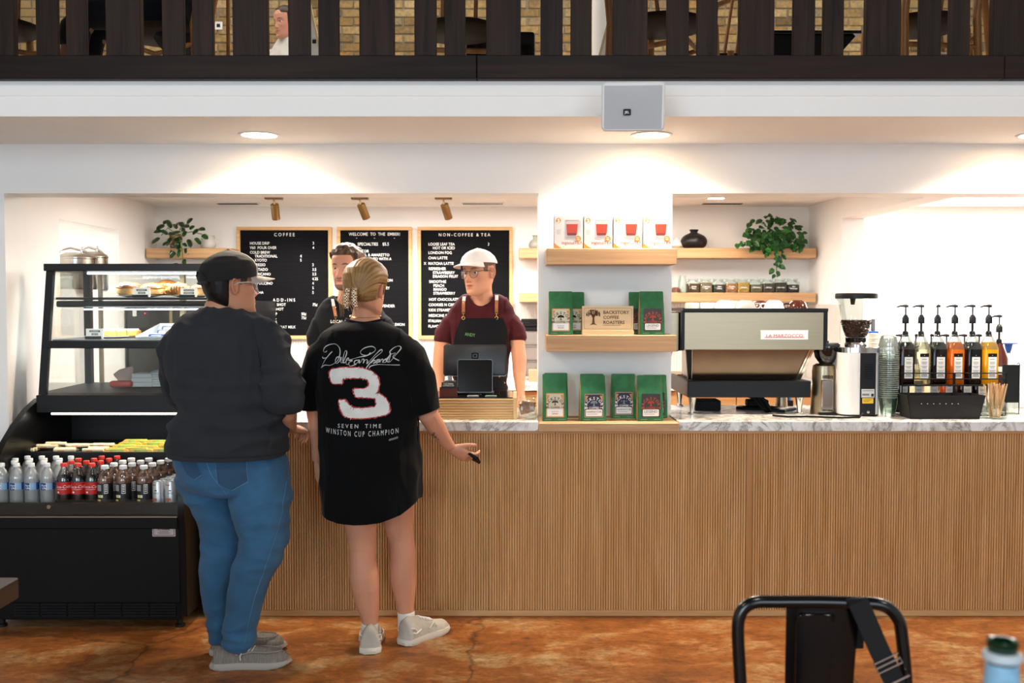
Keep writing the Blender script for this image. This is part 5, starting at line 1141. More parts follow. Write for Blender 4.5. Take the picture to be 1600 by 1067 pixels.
for (nm, za, zb) in (('front_glass', zm1, zt2), ('front_glass', z0, zm0)):
    obj(nm, post(CXL+.034, CXR-.034, yfr(za)+.006, yfr(zb)+.006, za, zb, .005), CASEGL, FR, smooth=0)
for x in (CXL+.012, CXR-.016):
    m = MB(); a = [(x, yb_+.03, z0), (x, YBK-.04, z0), (x, YBK-.04, zt2), (x, yt_+.03, zt2)]; m.add(a+[(p[0]+.004, p[1], p[2]) for p in a], [(0, 1, 2, 3), (7, 6, 5, 4), (0, 4, 5, 1), (2, 6, 7, 3)]); obj('side_glass', m, CASEGL, FR, smooth=0)
obj('rear_door', MB().box(CXL+.09, (CXL+CXR)/2+.07, YBK-.022, YBK-.018, z0, zt2), CASEGL, FR); obj('rear_door', MB().box((CXL+CXR)/2+.095, CXR-.034, YBK-.016, YBK-.012, z0, zt2), CASEGL, FR)
zs1_, zs0_ = zz(464.5, 5.0), zz(480.5, 5.0)
obj('pastry_shelf', MB().box(CXL+.04, CXR-.036, 5.0, YBK-.05, zs1_-.012, zs1_, .002), CHARC, FR)
obj('shelf_lamp_housing', MB().tube([(CXL+.045, 5.012, (zs1_+zs0_)/2-.008), (CXR-.04, 5.012, (zs1_+zs0_)/2-.008)], .016, 12), CHARC, FR)
obj('lamp_strip', MB().box(CXL+.18, CXR-.06, 5.005, 5.022, zs0_-.012, zs0_-.006), emit('led_cool', '#f2fbff', 9), FR)
obj('lamp_strip', MB().box(CXL+.18, CXR-.06, 5.05, 5.07, zt2-.014, zt2-.004), emit('led_cool', '#f2fbff', 9), FR)
light('case_lamp', 'AREA', ((CXL+CXR)/2, 5.05, zs0_-.016), (0, 0, 0), 5.0, (.95, 1, 1), shape='RECTANGLE', size=.7, size_y=.02)
light('case_lamp', 'AREA', ((CXL+CXR)/2, 5.09, zt2-.018), (0, 0, 0), 5.0, (.95, 1, 1), shape='RECTANGLE', size=.7, size_y=.02)
zs2_ = zm1+.004
obj('pastry_shelf', MB().box(CXL+.04, CXR-.036, yfr(zm1)+.03, YBK-.05, zs2_-.012, zs2_, .002), mat('grey_shelf', '#4a4d50', .35), FR)
# rating plate
xa, xb = XA(234, 4.42), XA(270.5, 4.42); za_, zb_ = zz(820, 4.42), zz(838, 4.42)
pl = obj('rating_plate', MB().box(xa, xb, 4.4175, 4.42, zb_, za_, .002), mat('pink_plate', '#c9b8b2', .5), FR)
m = MB(); xc = (xa+xb)/2; w, h = xb-xa, za_-zb_; zc = (za_+zb_)/2
o = rrect(w*.9, h*.82, .005, 3); i_ = rrect(w*.86, h*.74, .004, 3); n = len(o); m.add([(xc+q[0], 4.4172, zc+q[1]) for q in o]+[(xc+q[0], 4.4172, zc+q[1]) for q in i_], [(i, (i+1) % n, n+(i+1) % n, n+i) for i in range(n)])
put_text(m, 'XTREME', xc, 4.4172, zc+.003, .015, 'CENTER', .03); [m.box(xc-w*q, xc+w*q, 4.4171, 4.4175, zc-.004-.005*j, zc-.0025-.005*j) for j, q in enumerate((.2, .28, .24))]
obj('lettering', m, INKK, pl, smooth=0)

# ------------------------------------------------------------------ pastries
CRUST = mat('baked_crust', '#8c4e1c', .5, var=.45, vs=26, bump=.4, bs=60); CRUMB = mat('pale_crumb', '#c8985a', .7, var=.2, vs=40); ICING = mat('white_icing', '#ece6da', .5); LEMON = mat('lemon_cake', '#c8883c', .8, var=.2, vs=50)
PLATE = mat('white_plate', '#e6e6e2', .2)
def plate(px, y, z, r, label, sy=.62):
    x = XA(px, y); return single('plate', MB().lathe([(r*.55, 0), (r*.6, .002), (r, .010), (r*1.0, .012), (r*.6, .006), (0, .005)], 28, (x, y, z), sy=sy), PLATE, label, 'plate', (x, y, z))
yp = 5.13; zp = zs1_
plate(220, yp, zp, .115, 'white plate of filled pastries at the near end of the upper glass shelf'); plate(300, yp, zp, .105, 'white plate under the croissant on the upper glass shelf')
def bun(px, y, z, rx, ry, h, label, icing=True):
    x = XA(px, y); t = thing('pastry', label, 'pastry', (x, y, z)); random.seed(px)
    obj('base', MB().lathe([(.75, 0), (.95, .12), (1, .35), (.97, .55)], 22, (0, 0, 0), 0, Matrix.Translation((x, y, z)) @ Matrix.Diagonal((rx, ry, h, 1))), CRUMB, t)
    m = MB(); vs = []
    m.lathe([(1.0, .52), (1.03, .60), (.95, .78), (.7, .93), (.35, 1), (0, 1.02)], 22, (0, 0, 0), 0, Matrix.Translation((x, y, z)) @ Matrix.Diagonal((rx, ry, h, 1)))
    m.v = [tuple(Vector(v)+Vector((0, 0, .006*noise.noise(Vector(v)*60)))) for v in m.v]
    obj('crust', m, CRUST, t)
    if icing:
        m = MB().tube([(x-rx*.9, y-ry*.5, z+h*.66), (x-rx*.3, y-ry*.85, z+h*.72), (x+rx*.4, y-ry*.8, z+h*.74), (x+rx*.8, y-ry*.4, z+h*.66)], [.003, .006, .006, .003], 6); obj('icing', m, ICING, t)
    return t
zq = zp+.011
bun(203, yp-.02, zq, .062, .05, .066, 'round filled pastry with white icing nearest the glass end of the case'); bun(240, yp-.01, zq, .058, .05, .062, 'round filled pastry behind the first pastry card'); bun(262, yp+.06, zq, .055, .045, .078, 'darker round pastry at the back of the plate beside the croissant'); bun(316, yp, zq, .05, .045, .06, 'round cream filled pastry behind the second pastry card')
x = XA(280, yp-.03); t = thing('croissant', 'golden croissant between the two pastry cards', 'pastry', (x, yp-.03, zq))
m = MB()
for i in range(9):
    u = -1+2*i/8; r = .036*(1-.62*u*u)*(1.06 if i % 2 == 0 else .94); c = Vector((x+.062*u, yp-.03+.02*u*u, zq+.030-.006*u*u)); m.ball(tuple(c), (.016, r*.9, max(r, .012)), 14, 8)
obj('crust', m, mat('croissant_crust', '#a8682a', .45, var=.4, vs=30, bump=.4, bs=50), t, smooth=80)
def pcard(px0, px1, py0, py1, y, lines, label):
    xa, xb = XA(px0, y), XA(px1, y); za, zb = ZA(py0, y), ZA(py1, y); t = thing('price_card', label, 'price card', ((xa+xb)/2, y, zb))
    obj('card', MB().box(xa, xb, y, y+.002, zb, za), PAPER, t); obj('holder', MB().box(xa-.004, xb-.012, y-.006, y+.012, zb-.003, zb+.012, .001), BLACK, t)
    m = MB(); n = len(lines); xc = (xa+xb)/2
    for j, s in enumerate(lines):
        z = za-(za-zb)*(.26+.30*j); w = .0052*len(s)*.5+.003; m.box(xc-w, xc+w, y-.0006, y-.0001, z-.0045, z+.005); put_text(m, s, xc, y-.0008, z-.0028, .0082, 'CENTER', .01, 1, 1)
    obj('lettering', m, [INKK, INKW], t, smooth=0)
pcard(209, 236, 449.5, 464, 5.04, ['RASPBERRY', 'DANISH'], 'white price card in front of the filled pastries on the upper glass shelf'); pcard(283, 309, 450, 464, 5.04, ['CHOCOLATE', 'CROISSANT'], 'white price card in front of the croissant plate')
# second shelf
yp = 5.15; zp = zs2_; plate(170, yp, zp, .13, 'long white plate of iced lemon slices on the lower glass shelf')
for i, px in enumerate((148, 163, 178, 194, 210)):
    x = XA(px, yp); t = thing('lemon_slice', 'iced lemon loaf slice on the long plate, %s from the case end post' % ('first', 'second', 'third', 'fourth', 'fifth')[i], 'cake slice', (x, yp, zp+.011), 'iced lemon loaf slices')
    M = Matrix.Translation((x, yp, zp+.011)) @ Matrix.Rotation(.35-.1*i, 4, 'Z')
    obj('cake', MB().box(-.024, .024, -.035, .035, 0, .030, .004, 0, M), LEMON, t); obj('icing', MB().box(-.025, .012, -.037, .036, .024, .038, .004, 0, M), ICING, t)
pcard(134.5, 162, 513.5, 529, 5.0, ['BLUEBERRY', 'LEMON', 'POUND CAKE'], 'white price card in front of the iced lemon slices'); pcard(257, 285, 513, 528, 5.0, ['PROTEIN', 'BARS'], 'white price card in front of the blue packets')
NAVYP = mat('navy_packet', '#26355f', .35, var=.2); TRAY = mat('paper_tray', '#dfe2e2', .6)
x0, x1 = XA(222, 5.13), XA(300, 5.13); single('paper_tray', MB().add([(x0, 5.06, zp+.001), (x1, 5.06, zp+.001), (x1, 5.25, zp+.001), (x0+.03, 5.25, zp+.001), (x0-.005, 5.05, zp+.012), (x1, 5.05, zp+.012), (x1, 5.27, zp+.075), (x0+.045, 5.27, zp+.075)], [(0, 1, 2, 3), (0, 3, 7, 4), (3, 2, 6, 7), (0, 4, 5, 1)]), TRAY, 'white paper tray holding navy packets on the lower glass shelf', 'tray', ((x0+x1)/2, 5.15, zp), smooth=0)
for i, (px, yy, dz, a, lab) in enumerate([(248, 5.09, .002, .1, 'navy snack packet at the front of the paper tray'), (262, 5.15, .022, -.12, 'navy snack packet lying on top of the others in the tray'), (274, 5.10, .002, .2, 'navy snack packet beside the grey sweatshirt end of the tray'), (268, 5.2, .04, .1, 'navy snack packet at the back of the paper tray')]):
    x = XA(px, yy); M = Matrix.Translation((x, yy, zp+dz)) @ Matrix.Rotation(a, 4, 'Z'); t = thing('snack_packet', lab, 'packet', (x, yy, zp+dz))
    obj('wrapper', MB().box(-.045, .045, -.03, .03, 0, .022, .008, 0, M, 2), NAVYP, t); m = MB(); m.box(-.034, .03, -.0308, -.030, .005, .010, 0, 0, M); m.box(-.03, .02, -.0308, -.030, .013, .016, 0, 0, M); m.box(-.03, .03, -.015, .012, .0221, .0225, 0, 0, M); obj('print', m, PAPER, t, smooth=0)
# lower chamber
zq = zb1+.016; yq = 5.22
REDB = mat('red_packet', '#c4483c', .4, var=.2); PINKB = mat('pink_paper_bag', '#cdb0a4', .7, var=.1); NAP = mat('napkin', '#dcdedf', .8)
x = XA(196, yq)
m = MB().tube([(x-.03, yq, zq+.03), (x, yq, zq+.06), (x+.035, yq, zq+.10)], [.05, .045, .008], 10, flat=.5, up=(0, 1, 0)); single('paper_bag', m, PINKB, 'crumpled pale pink bag in the bottom chamber of the glass case', 'bag', (x, yq, zq))
x = XA(190, yq-.04); single('snack_bag', MB().box(x-.055, x+.06, yq-.08, yq-.035, zq, zq+.034, .012, 0, None, 2), REDB, 'red snack bag lying under the pink bag in the glass case', 'bag', (x, yq-.05, zq))
for j in range(3):
    x = XA(225, yq); single('napkin_stack', MB().box(x-.055+.003*j, x+.055, yq-.05, yq+.05, zq+.024*j, zq+.0235*(j+1), .003), NAP, 'grey-white napkin block in the glass case, %s of the pile' % ('bottom', 'middle', 'top')[j], 'napkins', (x, yq, zq+.024*j))
x = XA(252, yq); m = MB(); 
for j in range(5): m.box(x-.055+.004*(j % 2), x+.05, yq-.04, yq+.05, zq+.013*j, zq+.0125*(j+1), .003)
single('white_bag', m.ball((x-.01, yq, zq+.07), (.05, .05, .018), 12, 7), NAP, 'crumpled white napkins beside the grey napkin blocks', 'napkins', (x, yq, zq))

# ------------------------------------------------------------------ drinks
WATER = glass('water_bottle_plastic', '#f2f6f6', .25, .08, body=.5, bodycol='#f4f8f6'); CAPW = mat('white_cap', '#e9ebea', .4); PETC = glass('bottle_plastic', '#fbfbfb', .22, .06, body=.02, bodycol='#e6eaea'); COLA = mat('cola', '#140806', .15); CAPR = mat('red_bottle_cap', '#e0301c', .4); LABB = mat('blue_label', '#2a4f8a', .4); LABSKY = mat('sky_label', '#8fb8d8', .4); LABR = mat('red_label', '#c9201c', .4); TEAB = mat('brown_tea', '#8a5a3a', .25); LABK = mat('black_label', '#1c1a1a', .45, var=.6, vs=40); YELLOW = mat('yellow_print', '#e8d060', .5); GREENI = mat('green_print', '#3f8a3a', .5); GREYP = mat('grey_print', '#9a9896', .5)  # white body of the water bottles stands in for light refracted by water
def wrap_text(s, r, h, size, bold=.0, a0=0.0, M=None, slant=0):
    """flat lettering bent round a bottle of radius r, facing -Y"""
    v, f = text2d(s, size, 'CENTER', bold); out = []
    for p in v:
        a = (p[0]+slant*p[1])/r+a0; out.append((r*math.sin(a), -r*math.cos(a), h+p[1]))
    return out, f
def wrap_patch(r, a0, a1, z0, z1, n=6):
    vs = []; fs = []
    for i in range(n+1):
        a = a0+(a1-a0)*i/n
        for z in (z0, z1): vs.append((r*math.sin(a), -r*math.cos(a), z))
    return vs, [(2*i, 2*i+2, 2*i+3, 2*i+1) for i in range(n)]
def bottle(kind):
    lab = {'water': 'clear water bottle with a white cap and blue label on the drinks deck', 'cola': 'cola bottle with a red cap and red label on the drinks deck', 'tea': 'iced tea bottle with a white cap and black label on the drinks deck'}[kind]
    t = thing('drink_bottle', lab, 'bottle', (0, 0, -5), {'water': 'water bottles', 'cola': 'cola bottles', 'tea': 'iced tea bottles'}[kind])
    if kind == 'water':
        R, H = .0315, .182; pr = [(.6, 0), (.95, .004), (1, .012), (.96, .02), (1, .028), (.96, .036), (1, .044), (.97, .052), (1, .06), (1, .098), (.97, .104), (1, .112), (.93, .126), (.66, .148), (.40, .160), (.38, .168)]
        obj('plastic', MB().lathe([(R*a, z) for a, z in pr], 20), WATER, t, rel=1)
        l = obj('label', MB().lathe([(R*1.012, .064), (R*1.012, .096)], 24), LABB, t, rel=1)
        m = MB(); m.add(*wrap_patch(R*1.018, .35, 1.15, .0645, .0955), 0); m.add(*wrap_patch(R*1.018, -1.2, -.62, .0645, .0955), 0); m.add(*wrap_patch(R*1.016, .28, .36, .0645, .0955, 2), 1); v, f = wrap_text('Pure', R*1.03, .0805, .013, .02); m.add(v, f, 1); v, f = wrap_text('Life', R*1.03, .069, .013, .02); m.add(v, f, 1)
        obj('lettering', m, [LABSKY, INKW], l, rel=1, smooth=0); capm = CAPW
    elif kind == 'cola':
        R, H = .032, .182; pr = [(.6, 0), (.9, .004), (1, .02), (1, .105), (.93, .12), (.62, .145), (.40, .160), (.38, .168)]
        obj('plastic', MB().lathe([(R*a, z) for a, z in pr], 20), PETC, t, rel=1)
        obj('drink', MB().lathe([(R*.97*a, z) for a, z in [(.6, .001), (.9, .005), (1, .02), (1, .105), (.93, .12), (.80, .132), (0, .1325)]], 20), COLA, t, rel=1)
        l = obj('label', MB().lathe([(R*1.012, .045), (R*1.012, .099)], 24), LABR, t, rel=1)
        m = MB(); v, f = wrap_text('Coca-Cola', R*1.02, .073, .019, .0, 0, None, .25); m.add(v, f); m.add(*wrap_patch(R*1.02, -.7, .7, .066, .0675)); m.add(*wrap_patch(R*1.02, -.6, -.3, .050, .058, 2)); obj('lettering', m, INKW, l, rel=1, smooth=0); capm = CAPR
    else:
        R, H = .034, .172; pr = [(.7, 0), (.95, .004), (1, .012), (1, .105), (.95, .118), (.62, .138), (.44, .148), (.42, .158)]
        obj('plastic', MB().lathe([(R*a, z) for a, z in pr], 20), PETC, t, rel=1)
        obj('drink', MB().lathe([(R*.97*a, z) for a, z in [(.7, .001), (.95, .005), (1, .012), (1, .105), (.95, .116), (0, .1165)]], 20), TEAB, t, rel=1)
        l = obj('label', MB().lathe([(R*1.012, .012), (R*1.012, .094)], 24), LABK, t, rel=1)
        m = MB(); m.add(*wrap_patch(R*1.02, .25, .75, .048, .090), 0); m.add(*wrap_patch(R*1.022, .30, .70, .051, .087), 1); m.add(*wrap_patch(R*1.02, -.75, -.1, .060, .088), 3); m.add(*wrap_patch(R*1.02, -.6, .1, .030, .042), 0)
        [m.add(*wrap_patch(R*1.03, .36, .64, .056+.008*q, .060+.008*q), 0) for q in range(4)]; m.add(*wrap_patch(R*1.022, -.5, -.1, .031, .041), 2); m.add(*wrap_patch(R*1.02, -.7, -.2, .014, .022), 2)
        obj('lettering', m, [PAPER, LABK, YELLOW, GREYP], l, rel=1, smooth=0); capm = CAPW
    hc = .016; r = R*.44 if kind != 'tea' else R*.50; z = H-hc
    obj('cap', MB().lathe([(r*.98, z), (r, z+.002), (r, H-.002), (r*.9, H), (0, H)], 18), capm, t, rel=1)
    return t
protos = {k: bottle(k) for k in ('water', 'cola', 'tea')}; usedp = set()
ROW = ('front row', 'second row', 'third row', 'back row')
KND = {'water': ('clear water bottle with a white cap', ('at the open end panel', 'second from the open end panel', 'third from the open end panel', 'beside the cola')), 'cola': ('cola bottle with a red cap', ('beside the water', 'in the middle of the colas', 'beside the iced tea')), 'tea': ('iced tea bottle with a white cap', ('beside the colas', 'in the middle of the iced teas', 'beside the silver cans'))}
def place(kind, x, y, r, c):
    lab = '%s, %s, %s' % (KND[kind][0], ROW[r], KND[kind][1][c])
    if kind not in usedp: usedp.add(kind); protos[kind].location = (x, y, zd+.0005); protos[kind]['label'] = lab
    else: dup(protos[kind], (x, y, zd+.0005), random.uniform(-.15, .15), lab)
random.seed(4)
ry = [4.487, 4.558, 4.629, 4.70]
for r, y in enumerate(ry):
    for c, px in enumerate((-1.5, 22, 45.5, 70)): 
        x = XA(px+(9 if r % 2 else 0), ry[0]) - .004*r; place('water', x, y, r, c)
for r, y in enumerate(ry):
    for c, px in enumerate((96.5, 119, 140.5)):
        if (r == 3 and c == 0): continue
        place('cola', XA(px, ry[0])+.006*r+(.004*r*(c-1)), y, r, c)
for r, y in enumerate(ry):
    for c, px in enumerate((160.5, 189.5, 222)):
        place('tea', XA(px, ry[0])+.013*r, y, r, c)
c0 = thing('drink_can', 'small silver can with a fruit picture at the end of the drinks deck', 'can', (0, 0, -5), 'small silver cans')
CANM = mat('silver_can', '#c9cbcc', .32, metal=.55); R, H = .0265, .102
obj('can', MB().lathe([(R*.8, 0), (R, .006), (R, .09), (R*.84, .099), (R*.84, .102), (R*.78, .102), (R*.76, .098), (0, .098)], 22), CANM, c0, rel=1)
m = MB(); m.add(*wrap_patch(R*1.015, -.9, -.2, .085, .089), 0); v, f = wrap_text('/VISS', R*1.02, .046, .012, .0, -.1); m.add(v, f, 1); m.add(*wrap_patch(R*1.015, -.35, .05, .060, .064), 1)
for a in (-.75, -.25): 
    vs, fs = [], []; n = 12; vs = [(R*1.02*math.sin(a+.30*math.cos(2*PI*i/n)), -R*1.02*math.cos(a+.30*math.cos(2*PI*i/n)), .020+.0085*math.sin(2*PI*i/n)) for i in range(n)]; m.add(vs, [tuple(range(n))], 2)
obj('print', m, [LABR, INKK, mat('peach_print', '#c9683c', .5)], c0, rel=1, smooth=0)
obj('tab', MB().lathe([(.009, .0985), (.0095, .0995), (.008, .1005), (0, .1005)], 14), BLACK, c0, rel=1)
first = True
for r in range(4):
    for px in (244.5, 264.5):
        x = XA(px, 4.48)+.009*r; y = 4.48+.058*r; lab = 'small silver can with a fruit picture, %s, %s' % (ROW[r], 'beside the iced tea' if px < 250 else 'beside the case end panel')
        if first: c0.location = (x, y, zd+.0005); c0['label'] = lab; first = False
        else: dup(c0, (x, y, zd+.0005), random.uniform(-.3, .3), lab)
# snacks on the shelf
random.seed(9)
CHEESE = mat('string_cheese', '#e6d8b0', .35, var=.06); FILM = glass('clear_film', '#f6f2ea', .2, .1, body=.12, bodycol='#e8e0d4'); ORP = mat('orange_print', '#d8622c', .5)
zsn = zs-.004
ch = None; n = 0
for (px, yy, dz, a) in [(30, 4.80, .0, .06), (31, 4.83, .0, -.05), (47, 4.86, .012, .03), (62, 4.84, .012, .0), (70, 4.88, .02, -.04), (95, 4.80, .0, .05), (92, 4.83, .001, -.03), (104, 4.87, .014, .02), (110, 4.85, .016, .06), (140, 4.80, .0, .04), (145, 4.83, .004, -.04), (148, 4.87, .016, .03), (135, 4.88, .012, 0), (12, 4.86, .006, .1)]:
    x = XA(px, 4.8); loc = (x, yy+.02, zsn+dz+.0005)
    if ch is None:
        ch = thing('string_cheese', 'pale string cheese stick in clear film on the snack shelf', 'snack', loc, 'string cheese sticks', a)
        obj('stick', MB().tube([(-.052, 0, .009), (-.05, 0, .009), (.05, 0, .009), (.052, 0, .009)], [.006, .009, .009, .006], 10), CHEESE, ch, rel=1); obj('film', MB().add([(-.065, -.012, .006), (-.052, -.009, .014), (-.052, .009, .014), (-.065, .012, .006), (.052, -.009, .014), (.065, -.012, .006), (.065, .012, .006), (.052, .009, .014)], [(0, 1, 2, 3), (4, 5, 6, 7)]), FILM, ch, rel=1, smooth=0); obj('print', MB().box(-.03, .0, -.0092, -.0088, .004, .008), ORP, ch, rel=1)
    else: dup(ch, loc, a)
BARG = mat('green_wrapper', '#9cb24a', .35, var=.5, vs=30); BARY = mat('yellow_wrapper', '#e2b440', .35, var=.2, vs=30)
gb = None
for (px, yy, dz, a) in [(178, 4.80, 0, .05), (176, 4.83, .002, -.06), (184, 4.85, .013, .05), (190, 4.875, .022, 0), (196, 4.89, .034, .06), (208, 4.81, .006, -.04), (216, 4.80, 0, .04), (222, 4.83, .012, .05), (230, 4.86, .024, -.03), (236, 4.88, .032, .04), (252, 4.81, 0, .03), (256, 4.84, .014, -.05), (262, 4.87, .024, 0), (214, 4.885, .03, -.05)]:
    x = XA(px, 4.8); loc = (x, yy+.02, zsn+dz+.0005)
    if gb is None:
        gb = thing('granola_bar', 'yellow and green wrapped granola bar on the snack shelf', 'snack', loc, 'granola bars', a)
        obj('wrapper', MB().add([(-.062, -.016, .002), (-.05, -.017, .0), (.05, -.017, 0), (.062, -.016, .002), (.062, .016, .002), (.05, .017, 0), (-.05, .017, 0), (-.062, .016, .002), (-.05, -.015, .014), (.05, -.015, .014), (.05, .015, .014), (-.05, .015, .014)], [(0, 7, 6, 1), (2, 5, 4, 3), (1, 6, 5, 2), (8, 9, 10, 11), (1, 2, 9, 8), (5, 6, 11, 10), (0, 1, 8), (7, 11, 6), (0, 8, 11, 7), (2, 3, 9), (3, 4, 10, 9), (4, 5, 10)]), BARY, gb, rel=1, smooth=0)
        obj('print', MB().add([(-.035, -.0155, .0145), (.03, -.0155, .0145), (.04, .012, .0145), (-.025, .012, .0145)], [(0, 1, 2, 3)]).add([(-.03, -.0175, .004), (.035, -.0175, .004), (.033, -.0162, .012), (-.028, -.0162, .012)], [(0, 1, 2, 3)]), BARG, gb, rel=1, smooth=0)
    else: dup(gb, loc, a)

# ------------------------------------------------------------------ steel kegs in the pass-through
KEG = mat('keg_steel', '#c9c4ba', .22, metal=1)
for (px, y, r, py0, lab) in [(119, 6.02, .125, 397, 'steel pressure pot with a looped lid handle in the pass-through'), (146, 6.36, .095, 395, 'smaller steel pressure pot behind the first one in the pass-through')]:
    x = XA(px, y); x = min(x, XWL-.0-r*.0); z = za; h = ZA(py0, y)-z; x = XA(px, y)
    t = thing('pressure_pot', lab, 'pot', (x, y, 1.55)); z = 1.55; h = ZA(py0+6, y)-z
    obj('pot', MB().lathe([(r*.96, 0), (r, .01), (r, h-.01), (r*1.04, h-.006), (r*1.04, h)], 30, (x, y, z)), KEG, t); obj('lid', MB().lathe([(r*1.02, h), (r*.95, h+.012), (r*.6, h+.03), (0, h+.034)], 30, (x, y, z)), KEG, t)
    obj('handle', MB().tube([(x-r*.85, y, z+h+.012), (x-r*.7, y, z+h+.045), (x-r*.2, y, z+h+.06), (x+r*.5, y, z+h+.04), (x+r*.8, y, z+h+.012)], .008, 8), CHROME, t); obj('valve', MB().lathe([(.012, 0), (.012, .02), (.006, .024), (.006, .04)], 12, (x+r*.35, y, z+h+.028)), CHROME, t)
single('pass_shelf', MB().box(XWL-.75, XWL, 5.74, 6.59, 1.51, 1.549), WHITE, 'white shelf inside the pass-through under the pots', 'shelf', (XWL-.3, 6.1, 1.51)) if 0 else None
b = MB().box(XWL-.8, XWL-t_ if 0 else XWL-.14, 5.70, 6.62, 1.45, 1.55); struct('trim_2', b, WHITE)

# ------------------------------------------------------------------ foreground
# metal chair, back towards the lens
yc = 2.08; k = MP(yc); GB = mat('gloss_black_steel', '#070708', .18, spec=.6)
ch = thing('metal_chair', 'gloss black steel cafe chair with its back to the camera', 'chair', (XA(1284, yc, 1000), yc+.2, 0))
def pc(px, py, y=yc): return P(px, py, y)
r = .0135
bk = [(1163, 1200), (1157, 1067), (1153, 990), (1156, 962), (1166, 947), (1182, 940.5), (1210, 940), (1284, 940), (1345, 942), (1370, 943.5), (1388, 950), (1401, 964), (1408, 985), (1416, 1067), (1425, 1200)]
pts = [pc(a, b_) for a, b_ in smoothline(bk, 4)]
zseat = .45; pl_, pr_ = pts[0], pts[-1]
pts[0] = Vector((pl_.x-.0, yc+.06, zseat-.01)); pts[-1] = Vector((pr_.x, yc+.06, zseat-.01))
obj('back_frame', MB().tube(pts, r, 12), GB, ch, smooth=60)
def curvepanel(x0t, x1t, x0b, x1b, zt, zb, y, n=8, mz=6, emb=False):
    vs = []; fs = []
    for j in range(mz+1):
        v = j/mz; z = zt+(zb-zt)*v; a = x0t+(x0b-x0t)*v; b_ = x1t+(x1b-x1t)*v
        for i in range(n+1):
            u = i/n; e = .004*(1-abs(2*u-1)**6); vs.append((a+(b_-a)*u, y-e+.05*v, z))
    for j in range(mz):
        for i in range(n): q = j*(n+1)+i; fs.append((q, q+1, q+n+2, q+n+1))
    o = len(vs); vs += [(p[0], p[1]+.003, p[2]) for p in vs[:o]]
    fs += [tuple(i+o for i in f[::-1]) for f in fs]
    return MB().add(vs, fs)
x0t, x1t = XA(1229, yc, 950), XA(1343, yc, 950); x0b, x1b = XA(1236, yc, 1060), XA(1338, yc, 1060)
sp = obj('back_splat', curvepanel(x0t, x1t, x0b, x1b, ZA(938, yc), zseat, yc+.0), GB, ch, smooth=60)
zt1 = ZA(960, yc); m = MB().tube([(XA(1250, yc, 1000), yc+.04, .50), (XA(1244.5, yc, 1000), yc+.006, zt1-.02), (XA(1246.5, yc, 1000), yc-.002, zt1-.004), (XA(1252, yc, 1000), yc-.004, zt1), (XA(1296, yc, 1000), yc-.004, zt1), (XA(1301, yc, 1000), yc-.002, zt1-.004), (XA(1302.5, yc, 1000), yc+.006, zt1-.02), (XA(1298, yc, 1000), yc+.04, .50)], .0035, 6)
obj('embossed_rib', m, GB, sp, smooth=60)
cx = XA(1288, yc, 1000); sw = .18
obj('seat', MB().box(cx-sw, cx+sw, yc+.06, yc+.42, zseat-.012, zseat+.004, .006), GB, ch)
for (sx, yy, oy) in ((-1, yc+.08, -.04), (1, yc+.08, -.04), (-1, yc+.40, .04), (1, yc+.40, .04)):
    obj('leg', MB().tube([(cx+sx*.165, yy, zseat-.012), (cx+sx*.21, yy+oy, .0)], [.018, .012], 10), GB, ch)
for (yy) in (yc+.06, yc+.42): obj('stretcher', MB().tube([(cx-.188, yy, .22), (cx+.188, yy, .22)], .008, 8), GB, ch)
# strap
STR = mat('black_webbing', '#0b0b0c', .8, bump=.3, bs=500, stretch=(1, 1, 1))
ps = [(1336, 942, yc+.016), (1337, 936.5, yc+.004), (1337.5, 935.2, yc-.012), (1341, 941, yc-.020), (1352, 965, yc-.021), (1367, 1000, yc-.022), (1383, 1035, yc-.023), (1396, 1062, yc-.024), (1404, 1080, yc-.025), (1412, 1105, yc-.02)]
st = thing('shoulder_strap', 'black webbing strap with metal slider hung over the chair back', 'strap', P(1340, 940, yc))
def ribbon(pts, w, th=.002, ang=None):
    m = MB(); vs = []; fs = []
    for i, p in enumerate(pts):
        p = Vector(p); d = (Vector(pts[min(i+1, len(pts)-1)])-Vector(pts[max(i-1, 0)])).normalized()
        s = d.cross(Vector((0, -1, 0)));
        if abs(d.y) > .6 or s.length < .3: s = Vector((1, 0, .1))
        s.normalize(); nn = s.cross(d).normalized()*th
        vs += [p-s*w/2-nn, p+s*w/2-nn, p+s*w/2+nn, p-s*w/2+nn]
    for i in range(len(pts)-1):
        for k_ in range(4): a = 4*i+k_; b_ = 4*i+(k_+1) % 4; fs.append((a, b_, b_+4, a+4))
    fs += [(3, 2, 1, 0), tuple(len(vs)-4+i for i in range(4))]
    return m.add(vs, fs)
pts = [P(*q) for q in ps]
wd = .042
obj('webbing', ribbon([Vector((pts[0].x, yc+.022, pts[0].z-.10))]+pts, wd), STR, st, smooth=40)
def buckle(c, d, w, h):
    d = d.normalized(); s = d.cross(Vector((0, -1, 0))).normalized(); y = Vector((0, -.005, 0)); c = Vector(c)+y
    q = [c+s*w+d*h, c-s*w+d*h, c-s*w-d*h, c+s*w-d*h]; return MB().tube(q, .0022, 6, closed=True).tube([c+s*w, c-s*w], .0022, 6) if h > .008 else MB().tube([c+s*w, c-s*w], .003, 6)
d = P(1396, 1062, yc)-P(1383, 1035, yc)
obj('slider', buckle(P(1386, 1035, yc-.024), d, .028, .011), CHROME, st); obj('slider', buckle(P(1401, 1062, yc-.024), d, .027, .004), CHROME, st)
